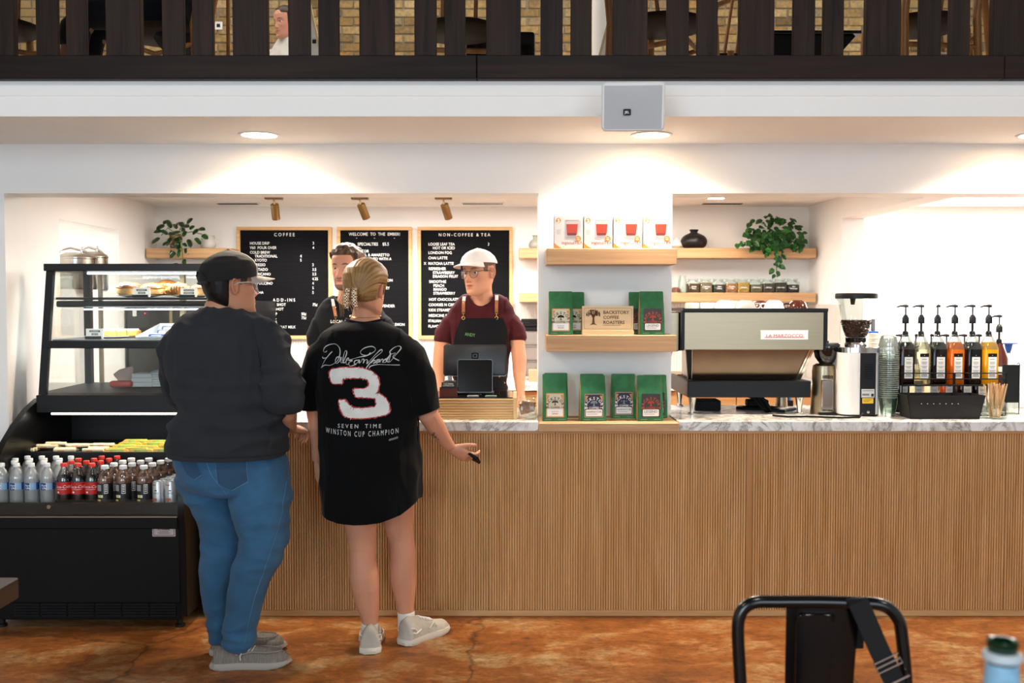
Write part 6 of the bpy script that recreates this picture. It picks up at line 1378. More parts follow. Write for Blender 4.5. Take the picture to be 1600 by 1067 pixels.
# green bottle on the near table
yb = 1.16; k = MP(yb); x = XA(1566, yb, 1030); zz = lambda py: ZA(py, yb)
TBK = wood('table_dark_wood', '#2a1f18', '#4a382c', 'y', .8, .4)
tz = zz(1000)-.295
t = thing('water_bottle', 'green glass water bottle without its cap close to the camera', 'bottle', (x, yb, tz))
GG = glass('green_glass', '#2f8a5c', .12, .03, body=.55, bodycol='#0c5234')
obj('glass', MB().lathe([(.034, .0005), (.04, .008), (.041, .13), (.037, .17), (.026, .215), (.019, .245), (.0165, .262), (.0165, .288), (.0175, .289), (.0175, .295), (.012, .2955), (.0115, .27)], 28, (x, yb, tz)), GG, t, smooth=60)
obj('neck_ring', MB().lathe([(.0172, .270), (.0215, .272), (.0225, .276), (.0215, .280), (.0172, .282)], 28, (x, yb, tz)), mat('pale_ring', '#c9d2d8', .4), t)
obj('neck_label', MB().lathe([(.0200, .240), (.0182, .268)], 28, (x, yb, tz)), mat('pale_blue_label', '#8fbcd6', .45, var=.2, vs=60), t)
obj('body_label', MB().lathe([(.0415, .04), (.0415, .11)], 28, (x, yb, tz)), mat('pale_blue_label_2', '#a8c8dc', .45), t)
t = thing('cafe_table', 'round dark table below the frame carrying the green water bottle', 'table', (x+.05, yb-.15, 0))
obj('table_top', MB().lathe([(.29, tz-.03), (.30, tz-.025), (.30, tz-.004), (.295, tz)], 36, (x+.12, yb-.14, 0)), TBK, t); obj('pedestal', MB().lathe([(.22, 0), (.22, .012), (.04, .03), (.035, tz-.03)], 24, (x+.12, yb-.14, 0)), BLACKM, t)
# dark table corner
yt = 2.61; zt_ = ZA(902, yt); xr = XA(29.5, yt, 902)
t = thing('dining_table', 'corner of a thick dark wood table in front of the display case', 'table', (xr-.4, yt-.5, 0))
obj('table_top', MB().box(xr-.85, xr, yt-1.0, yt, zt_-.055, zt_, .003), TBK, t)
for (a, b_) in ((xr-.14, yt-.16), (xr-.77, yt-.16), (xr-.14, yt-.9), (xr-.77, yt-.9)): obj('leg', MB().box(a, a+.06, b_-.06, b_, 0, zt_-.055), TBK, t)

# ------------------------------------------------------------------ loft furniture
LW = wood('honey_chair_wood', '#6a3f1a', '#9a6530', 'z', 1, .4, .1); ZL = ZF
lc = thing('loft_chair', 'honey wood loft chair', 'chair', (0, 0, -9), 'wooden chairs in the loft')
def T(pts, r, nm): obj(nm, MB().tube(pts, r, 8, flat=1.0), LW, lc, rel=1, smooth=60)
for sx in (-1, 1):
    T([(sx*.19, -.2, 0), (sx*.185, -.18, .45), (sx*.18, -.26, .88)], .019, 'leg'); T([(sx*.2, .2, 0), (sx*.185, .19, .45)], .019, 'leg')
    T([(sx*.192, -.19, .20), (sx*.19, .19, .27)], .013, 'stretcher'); T([(sx*.19, -.19, .36), (sx*.19, .0, .30), (sx*.19, .19, .36)], .012, 'arch_brace')
T([(-.19, .19, .34), (0, .2, .27), (.19, .19, .34)], .012, 'arch_brace'); T([(-.19, -.185, .30), (.19, -.185, .30)], .013, 'stretcher'); T([(-.19, -.19, .16), (.19, .19, .36)], .012, 'cross_brace')
obj('seat', MB().lathe([(.20, .425), (.215, .435), (.215, .455), (.19, .462), (0, .455)], 28), wood('seat_dark', '#1c110a', '#30200f', 'x', 1, .6, spec=.1), lc, rel=1)
T([(-.18, -.26, .87), (-.09, -.30, .9), (.09, -.30, .9), (.18, -.26, .87)], .02, 'top_rail')
for dx in (-.08, 0, .08): T([(dx, -.17, .46), (dx, -.28, .88)], .010, 'spindle')
spots = [(2, 5.0, .6, 'honey wood loft chair at the railing above the pass-through'), (262, 5.12, 1.7, 'honey wood loft chair under the seated person in black shorts'), (338, 5.85, .3, 'honey wood loft chair behind the railing next to the person in white'), (716, 5.05, .1, 'honey wood loft chair above the barista in the maroon shirt'), (1032, 4.95, -.7, 'honey wood loft chair above the wall speaker'), (1120, 5.75, 2.4, 'honey wood loft chair above the white tea boxes'), (1430, 4.95, .15, 'honey wood loft chair above the white grinder'), (1512, 5.8, -.9, 'honey wood loft chair at the far end above the syrup bottles')]
for i, (px, y, rz, lab) in enumerate(spots):
    L_ = (XA(px, y), y, ZL)
    if i == 0: lc.location = L_; lc.rotation_euler = (0, 0, rz); lc['label'] = lab
    else: dup(lc, L_, rz, lab)
y = 5.5; t = thing('loft_armchair', 'black upholstered tub chair in the loft behind the railing', 'chair', (XA(786, y), y, ZL))
xa, xb = XA(728, y), XA(836, y); zt_ = ZA(48, y)
obj('back', MB().box(xa, xb, y, y+.07, ZL+.30, zt_, .02, 0, None, 2), BLACKG, t); obj('seat', MB().box(xa+.03, xb-.03, y+.07, y+.45, ZL+.30, ZL+.44, .03, 0, None, 2), BLACKM, t)
for (a, b_) in ((xa+.03, y+.03), (xb-.05, y+.03), (xa+.03, y+.42), (xb-.05, y+.42)): obj('leg', MB().cyl((a, b_, ZL), (a, b_, ZL+.3), .014), BLACKM, t)
y = 5.6; t = thing('loft_table', 'black square loft table with a deep apron behind the railing', 'table', (XA(1274, y), y, ZL)); xa, xb = XA(1196, y), XA(1340, y); zt_ = ZA(46.5, y)
obj('table_top', MB().box(xa, xb, y, y+.5, zt_-.02, zt_, .003), BLACKG, t); obj('apron', MB().box(xa+.02, XA(1302, y), y+.04, y+.44, zt_-.30, zt_-.02), BLACKM, t); obj('brace', MB().prism([(XA(1302, y), zt_-.02), (XA(1336, y), zt_-.02), (XA(1302, y), zt_-.16)], y+.06, y+.09), BLACKM, t); obj('pedestal', MB().box((xa+xb)/2-.05, (xa+xb)/2+.05, y+.2, y+.3, ZL, zt_-.3), BLACKM, t)
def easel(px, y, lab, flip):
    x = XA(px, y); t = thing('folding_easel', lab, 'easel', (x, y, ZL)); h = ZA(-20, y)-ZL; s = flip
    PINE = mat('white_board', '#dcd8d0', .5); EDGE = mat('cream_edge', '#cdb890', .6)
    M = Matrix.Translation((x, y, ZL))
    obj('front_board', MB().prism([(-.17*s, 0), (.10*s, 0), (.10*s, h), (.07*s, h)], 0, .02, 'y', 0, M), PINE, t, smooth=0); obj('edge_strip', MB().prism([(-.185*s, 0), (-.17*s, 0), (.07*s, h), (.055*s, h)], -.004, .024, 'y', 0, M), EDGE, t, smooth=0)
    for u in (.16, .42, .68): obj('hinge', MB().box(-.012, .012, -.008, 0, h*u-.012, h*u+.012, .002, 0, M @ Matrix.Translation(((-.10+.16*u)*s, 0, 0))), CHARC, t)
    obj('rear_leg', MB().tube([(x+.05*s, y+.02, ZL+h*.95), (x+.05*s, y+.45, ZL)], .014, 8), PINE, t)
easel(946, 5.9, 'white folding board with dark hinges leaning in the loft above the column', 1)
easel(497, 6.3, 'white folding board edge in the loft beside the person in white', -1)
x = XA(940, 6.6); single('white_post', MB().cyl((x, 6.6, ZL), (x, 6.6, 5.0), .07, .07, 20), WHITE, 'round white post in the loft behind the white folding board', 'post', (x, 6.6, ZL))
x, z = XA(348, YBR), ZA(40, YBR-.02); t = thing('wall_socket', 'small white socket on the loft brick wall', 'socket', (x, YBR-.02, z)); obj('plate', MB().box(x-.035, x+.035, YBR-.022, YBR-.014, z-.035, z+.035, .003), WHITEP, t); obj('outlet', MB().box(x-.015, x+.015, YBR-.0235, YBR-.022, z-.015, z+.015), BLACK, t)
# ------------------------------------------------------------------ people: helpers
def colmat(name, rough=.5, sss=0.0, spec=.4, bump=0, bs=300, sheen=0):
    m, nt, b = mk(name); a = N(nt, 'ShaderNodeAttribute', attribute_name='Col'); nt.links.new(a.outputs['Color'], b.inputs['Base Color'])
    b.inputs['Roughness'].default_value = rough; b.inputs['Specular IOR Level'].default_value = spec
    if sss: b.inputs['Subsurface Weight'].default_value = sss; b.inputs['Subsurface Scale'].default_value = .012; b.inputs['Subsurface Radius'].default_value = (1, .35, .2)
    if bump:
        tc = N(nt, 'ShaderNodeTexCoord'); n = N(nt, 'ShaderNodeTexNoise', i_Scale=float(bs), i_Detail=3.0); bp = N(nt, 'ShaderNodeBump', i_Strength=bump, i_Distance=.003)
        nt.links.new(tc.outputs['Object'], n.inputs['Vector']); nt.links.new(n.outputs['Fac'], bp.inputs['Height']); nt.links.new(bp.outputs[0], b.inputs['Normal'])
    return m
SKINM = colmat('skin', .5, .12, .35, .15, 500); HAIRM = colmat('hair', .45, 0, .35)
def cloth(name, col, var=.12, rough=.85, bump=.25, bs=420, vs=5): 
    m = mat(name, col, rough, var=var, vs=vs, bump=bump, bs=bs, spec=.1, sheen=.05); return m
def setcol(me, cols):
    a = me.attributes.new('Col', 'FLOAT_COLOR', 'POINT'); c = np.ones((len(me.vertices), 4), np.float32); c[:, :3] = cols; a.data.foreach_set('color', c.ravel())
def coords(me):
    v = np.empty(len(me.vertices)*3, np.float32); me.vertices.foreach_get('co', v); return v.reshape(-1, 3)
def fuse(mb, vox, it=3):
    me = bpy.data.meshes.new('f'); me.from_pydata([tuple(v) for v in mb.v], [], mb.f); o = bpy.data.objects.new('f', me); COL.objects.link(o)
    r = o.modifiers.new('r', 'REMESH'); r.mode = 'VOXEL'; r.voxel_size = vox; r.use_smooth_shade = True
    if it: s = o.modifiers.new('s', 'SMOOTH'); s.factor = .5; s.iterations = it
    dg = bpy.context.evaluated_depsgraph_get(); dg.update(); nm = bpy.data.meshes.new_from_object(o.evaluated_get(dg))
    bpy.data.objects.remove(o); bpy.data.meshes.remove(me)
    nm.polygons.foreach_set('use_smooth', [True]*len(nm.polygons)); return nm
def limb(mb, pts, n=20, side=(1, 0, 0), sq=2.0):
    """tapered limb through (centre, r_side, r_depth); ends rounded"""
    C = [Vector(p[0]) for p in pts]; K = len(C); vs = []; fs = []; side = Vector(side)
    rows = []
    for i in range(K):
        t = (C[min(i+1, K-1)]-C[max(i-1, 0)]).normalized(); X = (side-t*side.dot(t)); X = X.normalized() if X.length > 1e-4 else t.orthogonal().normalized(); Y_ = t.cross(X)
        rows.append((C[i], X, Y_, pts[i][1], pts[i][2], t))
    c, X, Y_, a, b, t = rows[0]; e = min(a, b)*.35; rows.insert(0, (c-t*e, X, Y_, a*.7, b*.7, t))
    c, X, Y_, a, b, t = rows[-1]; e = min(a, b)*.35; rows.append((c+t*e, X, Y_, a*.7, b*.7, t))
    for c, X, Y_, a, b, t in rows:
        for k in range(n):
            th = 2*PI*k/n; ct, st = math.cos(th), math.sin(th)
            vs.append(c+X*(a*math.copysign(abs(ct)**(2/sq), ct))+Y_*(b*math.copysign(abs(st)**(2/sq), st)))
    R = len(rows)
    for j in range(R-1):
        for k in range(n): q = (k+1) % n; fs.append((j*n+k, j*n+q, (j+1)*n+q, (j+1)*n+k))
    fs.append(tuple(range(n-1, -1, -1))); fs.append(tuple(range((R-1)*n, R*n)))
    return mb.add(vs, fs)
def rings(mb, rows, Y, n=32, sq=2.3, dy=None):
    """upright torso from pixel rows (py, px_left, px_right, depth_radius[, Y])"""
    pts = []
    for r in rows:
        y = r[4] if len(r) > 4 else Y; pts.append((P((r[1]+r[2])/2, r[0], y), (r[2]-r[1])/2*MP(y), r[3]))
    C = pts; vs = []; fs = []; K = len(C)
    full = [(C[0][0]+Vector((0, 0, .004)), C[0][1]*.8, C[0][2]*.8)]+C+[(C[-1][0]-Vector((0, 0, .004)), C[-1][1]*.85, C[-1][2]*.85)]
    for c, a, b in full:
        for k in range(n):
            th = 2*PI*k/n; ct, st = math.cos(th), math.sin(th)
            vs.append(c+Vector((a*math.copysign(abs(ct)**(2/sq), ct), b*math.copysign(abs(st)**(2/sq), st), 0)))
    for j in range(len(full)-1):
        for k in range(n): q = (k+1) % n; fs.append((j*n+k, (j+1)*n+k, (j+1)*n+q, j*n+q))
    fs.append(tuple(range(n))); fs.append(tuple(range((len(full)-1)*n, len(full)*n))[::-1])
    return mb.add(vs, fs)
def wrinkle(me, terms):
    """terms: (amp, (sx, sy, sz), weight function or None): cloth folds as real relief"""
    nrm = [v.normal.copy() for v in me.vertices]
    for v, nn in zip(me.vertices, nrm):
        d = 0
        for amp, s, wf in terms:
            w = 1 if wf is None else wf(v.co)
            if w: q = noise.noise(Vector((v.co.x*s[0], v.co.y*s[1], v.co.z*s[2]))); d += amp*w*(1-2*abs(q))
        v.co += nn*d
    me.update()
def mesh_part(name, me, mats, parent, label=None):
    """fused mesh in world coordinates -> local to the figure's base"""
    root = parent
    while root.parent is not None: root = root.parent
    me.transform(Matrix.Translation(-root.location)); return obj(name, me, mats, parent, label=label)
# ---- head
ZT_ = [-.122, -.116, -.105, -.09, -.07, -.05, -.03, 0, .03, .055, .08, .1, .112, .119]
W_ = [.012, .030, .043, .0535, .0605, .0645, .067, .0710, .0745, .0745, .066, .049, .030, .008]
F_ = [.062, .080, .088, .089, .087, .086, .085, .083, .086, .085, .073, .052, .030, .006]
B_ = [.040, .022, .0, -.025, -.055, -.074, -.086, -.096, -.102, -.100, -.087, -.062, -.036, -.010]
def headpoint(z, th, bump=True):
    """th 0 = forward (+y), positive towards +x"""
    w, f, b = np.interp(z, ZT_, W_), np.interp(z, ZT_, F_), np.interp(z, ZT_, B_)
    yc = -.012 if z > -.08 else -.012+(-.08-z)*1.1
    s, c = math.sin(th), math.cos(th); p = 2/2.35
    x = w*math.copysign(abs(s)**p, s); y = yc+((f-yc) if c > 0 else (yc-b))*math.copysign(abs(c)**(p if c > 0 else .95), c)
    if bump and c > .1:
        g = lambda u, v, su, sv: math.exp(-(u/su)**2-(v/sv)**2)
        h = np.interp(z, [-.052, -.046, -.038, -.030, -.01, .012, .022], [0, .012, .022, .019, .011, .005, 0]); sg = np.interp(z, [-.05, -.035, .0, .02], [.0125, .011, .0075, .007])
        y += h*math.exp(-(x/sg)**2)
        ax = abs(x)
        y += .008*g(ax-.0135, z+.042, .0055, .006)
        y -= .010*g(ax-.031, z+.001, .014, .0095)
        y += .0045*g(ax-.028, z-.019, .018, .006)+.003*g(ax-.046, z+.030, .016, .016)
        y += .0055*g(x, z+.062, .019, .0045)+.0065*g(x, z+.0745, .016, .005)-.005*g(x, z+.0682, .02, .0022)
        y += .006*g(x, z+.105, .018, .012)-.004*g(x, z+.088, .018, .006)
    return Vector((x, y, z))
def head_mesh(mb, M, nz=60, na=72):
    zs = [-.1215+(.240)*(i/(nz-1)) for i in range(nz)]
    vs = []; fs = []
    for z in zs:
        for k in range(na): vs.append(headpoint(z, 2*PI*k/na))
    for j in range(nz-1):
        for k in range(na): q = (k+1) % na; fs.append((j*na+k, (j+1)*na+k, (j+1)*na+q, j*na+q))
    fs.append(tuple(range(na))); fs.append(tuple(range((nz-1)*na, nz*na))[::-1])
    mb.add(vs, fs, 0, M)
    for s in (-1, 1):     # ears: dish with a rim
        E = M @ Matrix.Translation((s*.0745, -.014, -.010)) @ Matrix.Rotation(s*.30, 4, 'Z') @ Matrix.Rotation(-.12, 4, 'X')
        mb.ball((0, 0, 0), (.006, .015, .028), 14, 8, 0, E)
        rim = [(s*.006, .010, -.022), (s*.006, .012, -.006), (s*.007, .010, .014), (s*.009, .002, .027), (s*.010, -.010, .027), (s*.010, -.018, .014), (s*.009, -.015, -.004), (s*.007, -.006, -.020), (s*.005, .004, -.030)]
        mb.tube(rim, [.003, .003, .0036, .0042, .0046, .0046, .004, .0042, .005], 8, M=E)
def head_M(c, yaw, pitch=0, roll=0, s=1.0):
    return Matrix.Translation(c) @ Matrix.Rotation(math.radians(yaw), 4, 'Z') @ Matrix.Rotation(math.radians(pitch), 4, 'X') @ Matrix.Rotation(math.radians(roll), 4, 'Y') @ Matrix.Scale(s, 4)
def sm(x, a, b): return np.clip((x-a)/(b-a), 0, 1)
def skin_colors(me, M, base, lip, brow, hairc=None, style='', beard=None):
    co = coords(me); inv = np.array(M.inverted()); l = co @ inv[:3, :3].T+inv[:3, 3]
    x, y, z = l[:, 0], l[:, 1], l[:, 2]; ax = np.abs(x)
    base = np.array(lin(base)[:3]); c = np.tile(base, (len(co), 1))
    nz = np.array([noise.noise(Vector((float(p[0])*14, float(p[1])*14, float(p[2])*14))) for p in co]); c *= (1+.07*nz)[:, None]
    inh = (np.abs(z) < .14) & (ax < .1) & (np.abs(y) < .15)
    front = inh & (y > .02)
    def mix(m, col, k=1.0):
        w = (np.clip(m, 0, 1)*k)[:, None]; c[:] = c*(1-w)+np.array(lin(col)[:3])*w
    g = lambda u, v, su, sv: np.exp(-(u/su)**2-(v/sv)**2)
    mix(front*g(ax-.043, z+.035, .02, .02), lip, .35); mix(front*(y > .085)*g(x, z+.038, .012, .010), lip, .30)
    mix(inh*(ax > .066)*(y < .01), lip, .30)
    m = front*np.clip(1.35-((x/.024)**2+((z+.0685)/.0095)**2)*1.2, 0, 1); mix(m, lip, .85)
    mix(front*g(x, z+.0683, .021, .0016), '#4a1c18', .85)
    mix(front*np.clip(1.5-(((ax-.032)/.019)**2+((z-.0205-.006*(1-((ax-.032)/.02)**2)+.004)/.0042)**2), 0, 1), brow, .85)
    mix(front*g(ax-.031, z-.004, .016, .004), '#5a3428', .35)
    mix(front*g(ax-.011, z+.048, .0035, .0025), '#4a1c18', .7)
    if hairc:
        hl = np.where(ax > .052, (y < .045) & (z > -.005) & (y > -.2), z > .075) & inh
        if style == 'side': hl = inh & (((ax > .05) & (y < .042+.25*(z-.02)) & (z > .0+.0*y) & ~((ax > .064) & (y > -.04) & (y < .012) & (z < .03))) | ((y < -.04) & (z > -.06)) | (z > .088))
        mix(hl.astype(float), hairc, .9)
    if beard:
        mb_ = front*(np.clip(1.4-((x/.024)**2+((z+.056)/.005)**2), 0, 1)); mix(mb_, beard, .75)
        jaw = front*((z < -.088) & (ax < .045)).astype(float)*np.clip(1.2-(x/.03)**2*.7, 0, 1); mix(jaw, beard, .8)
        mix(front*((np.abs(ax-.026) < .006) & (z < -.055) & (z > -.1)).astype(float), beard, .55)
    setcol(me, np.clip(c, 0, 1))
EYEW = mat('eye_white', '#e6e0da', .2); IRIS = mat('iris_brown', '#2a1a12', .15)
def eyes(parent, M, base, gaze=(0, 0), half=1.0):
    LID = mat('eyelid_skin_'+base[1:], base, .5)
    for s in (-1, 1):
        c = Vector((s*.031, .0605, -.001)); r = .0125; E = M @ Matrix.Translation(c) @ Matrix.Rotation(math.radians(gaze[0]), 4, 'Z') @ Matrix.Rotation(math.radians(gaze[1]), 4, 'X')
        b = MB(); b.ball((0, 0, 0), r, 18, 12, 0, E)
        ir = E @ Matrix.Translation((0, r*.80, 0)); d = [(.0064*math.cos(2*PI*i/14), r*.075*1.0, .0064*math.sin(2*PI*i/14)) for i in range(14)]
        b.add(d+[(0, r*.245, 0)], [(i, 14, (i+1) % 14) for i in range(14)], 1, ir)
        obj('eye', b, [EYEW, IRIS], parent, smooth=60)
        lid = MB(); vs = []; fs = []; n = 12
        for (u0, u1) in ((.30*half, 1.15), (-1.15, -.42)):
            o = len(vs)
            for j in range(4):
                e = u0+(u1-u0)*j/3
                for i in range(n+1):
                    a = -1.25+2.5*i/n; ee = e*(math.cos(a)*.55+.45) if abs(e) < .5 else e
                    vs.append(((r+.0012)*math.cos(ee)*math.sin(a), (r+.0012)*math.cos(ee)*math.cos(a), (r+.0012)*math.sin(ee)))
            for j in range(3):
                for i in range(n): q = o+j*(n+1)+i; fs.append((q, q+1, q+n+2, q+n+1))
        lid.add(vs, fs, 0, M @ Matrix.Translation(c)); obj('eyelid', lid, LID, parent, smooth=60)
def hair_shell(parent, M, g, off, col, col2, nz=110, na=150, strand=None, lump=(0, 30), name='hair'):
    """g(x,y,z) > 0 where hair grows (metres from the hair line)"""
    zs = [-.119+.2378*(i/(nz-1)) for i in range(nz)]; P_ = []; G = []; C = []
    c1, c2 = np.array(lin(col)[:3]), np.array(lin(col2)[:3])
    for z in zs:
        for k in range(na):
            p = headpoint(z, 2*PI*k/na, False); n = Vector((p.x/.075**2, (p.y+.012)/.095**2, p.z/.12**2 if z > 0 else p.z*.3/.12**2)).normalized()
            gg = g(p.x, p.y, p.z); w = max(0., min(1., gg/.03)); st = strand(p) if strand else noise.noise(p*70)
            lu = noise.noise(p*lump[1])*lump[0]
            P_.append(p+n*(off*math.sqrt(w)-.0035+(.0016*st+lu)*w)); G.append(gg); t = .5+.5*max(-1, min(1, st)); C.append(c1*(1-t)+c2*t)
    # closed crown
    fs = []
    for j in range(nz-1):
        for k in range(na):
            q = (k+1) % na; f = (j*na+k, (j+1)*na+k, (j+1)*na+q, j*na+q)
            if max(G[i] for i in f) > -.004: fs.append(f)
    fs.append(tuple(range((nz-1)*na, nz*na))[::-1])
    me = bpy.data.meshes.new(name); me.from_pydata([tuple(M @ p) for p in P_], [], fs); setcol(me, np.array(C))
    bm = bmesh.new(); bm.from_mesh(me); bmesh.ops.delete(bm, geom=[v for v in bm.verts if not v.link_faces], context='VERTS'); bmesh.ops.recalc_face_normals(bm, faces=bm.faces); bm.to_mesh(me); bm.free()
    me.polygons.foreach_set('use_smooth', [True]*len(me.polygons)); return mesh_part(name, me, HAIRM, parent)
def cap(parent, M, z0, mats, brim=.075, off=.011, tilt=.0, front_split=None, brimdrop=.012, name='cap'):
    """crown over the head above the plane z = z0 + tilt*y, and a curved brim"""
    na, nz = 72, 22; vs = []; fs = []; mi = []
    for j in range(nz+1):
        for k in range(na):
            th = 2*PI*k/na; u = j/nz; zz_ = z0+(.119-z0)*(1-(1-u)**1.6)
            p = headpoint(min(zz_, .1185), th, False); sc = 1+off/.075*(1 if u < .9 else 1)
            sc += .10*u*u; q = Vector((p.x*sc, (p.y+.008)*(1+off/.09+.10*u*u)-.008, zz_+off*u*.55)); q.z += tilt*q.y*(1-u)
            r = math.hypot(q.x, q.y)
            vs.append(q)
    for j in range(nz):
        for k in range(na):
            q = (k+1) % na; fs.append((j*na+k, j*na+q, (j+1)*na+q, (j+1)*na+k)); th = (k+.5)/na*2*PI; th = th if th < PI else th-2*PI
            mi.append(1 if front_split and abs(th) < front_split else 0)
    fs.append(tuple(range(nz*na, (nz+1)*na))); mi.append(0)
    m = MB(); m.v = [tuple(M @ v) for v in vs]; m.f = fs; m.m = mi
    c = obj(name, m, mats, parent, smooth=60)
    # brim
    vs = []; fs = []; nb, nr = 28, 8; A = 1.02
    for s in (0, 1):
        for i in range(nr+1):
            for k in range(nb+1):
                th = -A+2*A*k/nb; p = headpoint(z0, th, False); sc = 1+(off-.001)/.075; bx, by = p.x*sc, (p.y+.008)*(1+off/.09)-.008
                ext = brim*math.cos(th/A*PI/2)**.55*i/nr; x = bx*(1+.10*i/nr); y = by+ext
                z = z0+tilt*by-brimdrop*(i/nr)-.012*(th/A)**2*(.15+.85*i/nr)+(.0022 if s else 0); vs.append((x, y, z))
    o = (nr+1)*(nb+1)
    for i in range(nr):
        for k in range(nb): q = i*(nb+1)+k; fs += [(q, q+nb+1, q+nb+2, q+1), (o+q, o+q+1, o+q+nb+2, o+q+nb+1)]
    for k in range(nb): q = nr*(nb+1)+k; fs.append((q, o+q, o+q+1, q+1))
    obj('brim', MB().add(vs, fs, 0, M), mats[1] if len(mats) > 1 else mats[0], c, smooth=50)
    obj('button', MB().ball((0, -.003, .119+off*.6), (.006, .006, .003), 10, 6, 0, M), mats[0], c)
    return c
def glasses(parent, M, r, m, wire=.0013, lens=True, name='glasses'):
    b = MB(); y = .090
    for s in (-1, 1):
        ring = [(s*.033+r*math.cos(2*PI*i/24), y-.0*abs(math.cos(2*PI*i/24))-.012*max(0, s*math.cos(2*PI*i/24))**2, -.007+r*.96*math.sin(2*PI*i/24)) for i in range(24)]
        b.tube(ring, wire, 6, closed=True, M=M); b.tube([(s*(.033+r), y-.012, .004), (s*.071, .06, .006), (s*.079, .0, .004), (s*.080, -.02, -.006)], wire, 6, M=M)
    b.tube([(-.033+r*.85, y, .006), (0, y+.006, .009), (.033-r*.85, y, .006)], wire, 6, M=M)
    g = obj(name, b, m, parent, smooth=60)
    if lens:
        for s in (-1, 1):
            vs = [(s*.033+r*.98*math.cos(2*PI*i/24), y-.012*max(0, s*math.cos(2*PI*i/24))**2, -.007+r*.94*math.sin(2*PI*i/24)) for i in range(24)]
            obj('lens', MB().add(vs, [tuple(range(24))], 0, M), glass('lens_glass', '#fbfaff', .05), g, smooth=0)
    return g
def hand(mb, wrist, fwd, palm, side, curl=(.5, .6, .5), thumb=(.7, .3), s=1.0, spread=.06, bend=0.0):
    """wrist point, direction of the fingers, palm normal, side = +1 when the thumb is on fwd x palm"""
    fwd = Vector(fwd).normalized(); palm = Vector(palm); palm = (palm-fwd*palm.dot(fwd)).normalized(); X = fwd.cross(palm)*side
    A = Matrix((X, fwd, -palm)).transposed().to_4x4(); A = Matrix.Translation(wrist) @ A @ Matrix.Scale(s, 4)
    def T(pts, rs): 
        mb.tube([A @ Vector(p) for p in pts], [r*s for r in rs], 10); mb.ball(tuple(A @ Vector(pts[-1])), rs[-1]*s*1.0, 8, 6)
    limb(mb, [(A @ Vector(q), a*s, b*s) for q, a, b in (((0, -.02, 0), .026, .019), ((0, .01, 0), .028, .018), ((0, .045, 0), .037, .016), ((0, .082, 0), .039, .0135), ((0, .094, -.001), .036, .011))], 14, A.to_3x3() @ Vector((1, 0, 0)))
    for (x, L, r, e, k) in ((.028, .070, .0086, 1, 0), (.0095, .079, .0088, .3, 1), (-.0095, .074, .0084, -.4, 2), (-.027, .058, .0075, -1.1, 3)):
        p = Vector((x, .088, -.001)); pts = [Vector((x*.8, .06, 0)), p.copy()]; a = bend
        for seg, cv in zip((.45, .31, .24), curl): 
            a += cv*(1+.08*k); p = p+Vector((e*spread*L*seg, math.cos(a)*L*seg, -math.sin(a)*L*seg)); pts.append(p.copy())
        T(pts, [r, r, r*.96, r*.9, r*.78])
    a0, c0 = thumb; p = Vector((.018, .022, -.004)); pts = [p.copy()]; d = Vector((math.sin(a0), math.cos(a0), -.25)).normalized()
    p = p+d*.036; pts.append(p.copy()); d = Vector((math.sin(a0-c0*.5), math.cos(a0-c0*.5), -.3)).normalized(); p = p+d*.030; pts.append(p.copy()); d = Vector((math.sin(a0-c0), math.cos(a0-c0), -.3)).normalized(); p = p+d*.024; pts.append(p.copy())
    T(pts, [.013, .0115, .0098, .0078])
def drape_mesh(bvh, tris2d, mats, Y, off=.0018, maxlen=.009, mis=None):
    """flat shapes given as (x, z) are laid on a garment by casting them along +Y; returns MB in world coordinates"""
    bm = bmesh.new(); lay = bm.faces.layers.int.new('k')
    for poly, mi, lift in tris2d:
        vs = [bm.verts.new((p[0], lift, p[1])) for p in poly]
        try: f = bm.faces.new(vs); f[lay] = mi
        except Exception: pass
    bmesh.ops.triangulate(bm, faces=bm.faces[:])
    for _ in range(5):
        es = [e for e in bm.edges if e.calc_length() > maxlen]
        if not es: break
        bmesh.ops.subdivide_edges(bm, edges=es, cuts=1); bmesh.ops.triangulate(bm, faces=[f for f in bm.faces if len(f.verts) > 3])
    m = MB(); idx = {}
    for v in bm.verts:
        h, nrm, _, _ = bvh.ray_cast(Vector((v.co.x, Y-1.0, v.co.z)), Vector((0, 1, 0)))
        if h is not None: idx[v] = len(m.v); m.v.append(tuple(h+Vector((0, -off-v.co.y, 0))))
    for f in bm.faces:
        if all(v in idx for v in f.verts): m.f.append(tuple(idx[v] for v in f.verts)); m.m.append(f[lay])
    bm.free(); return m
def bvh_of(me): return BVHTree.FromPolygons([v.co.copy() for v in me.vertices], [tuple(p.vertices) for p in me.polygons])
def stroke_polys(pts, w, mi, lift, mapf):
    L = smoothline(pts); o = []; e = []
    for i, p in enumerate(L):
        a, b = L[max(i-1, 0)], L[min(i+1, len(L)-1)]; dx, dy = b[0]-a[0], b[1]-a[1]; l = math.hypot(dx, dy) or 1; ww = w*(.75+.35*math.sin(i*.35)); e.append(((p[0]-dy/l*ww, p[1]+dx/l*ww), (p[0]+dy/l*ww, p[1]-dx/l*ww)))
    for i in range(len(e)-1): o.append(([mapf(*e[i][0]), mapf(*e[i][1]), mapf(*e[i+1][1]), mapf(*e[i+1][0])], mi, lift))
    return o
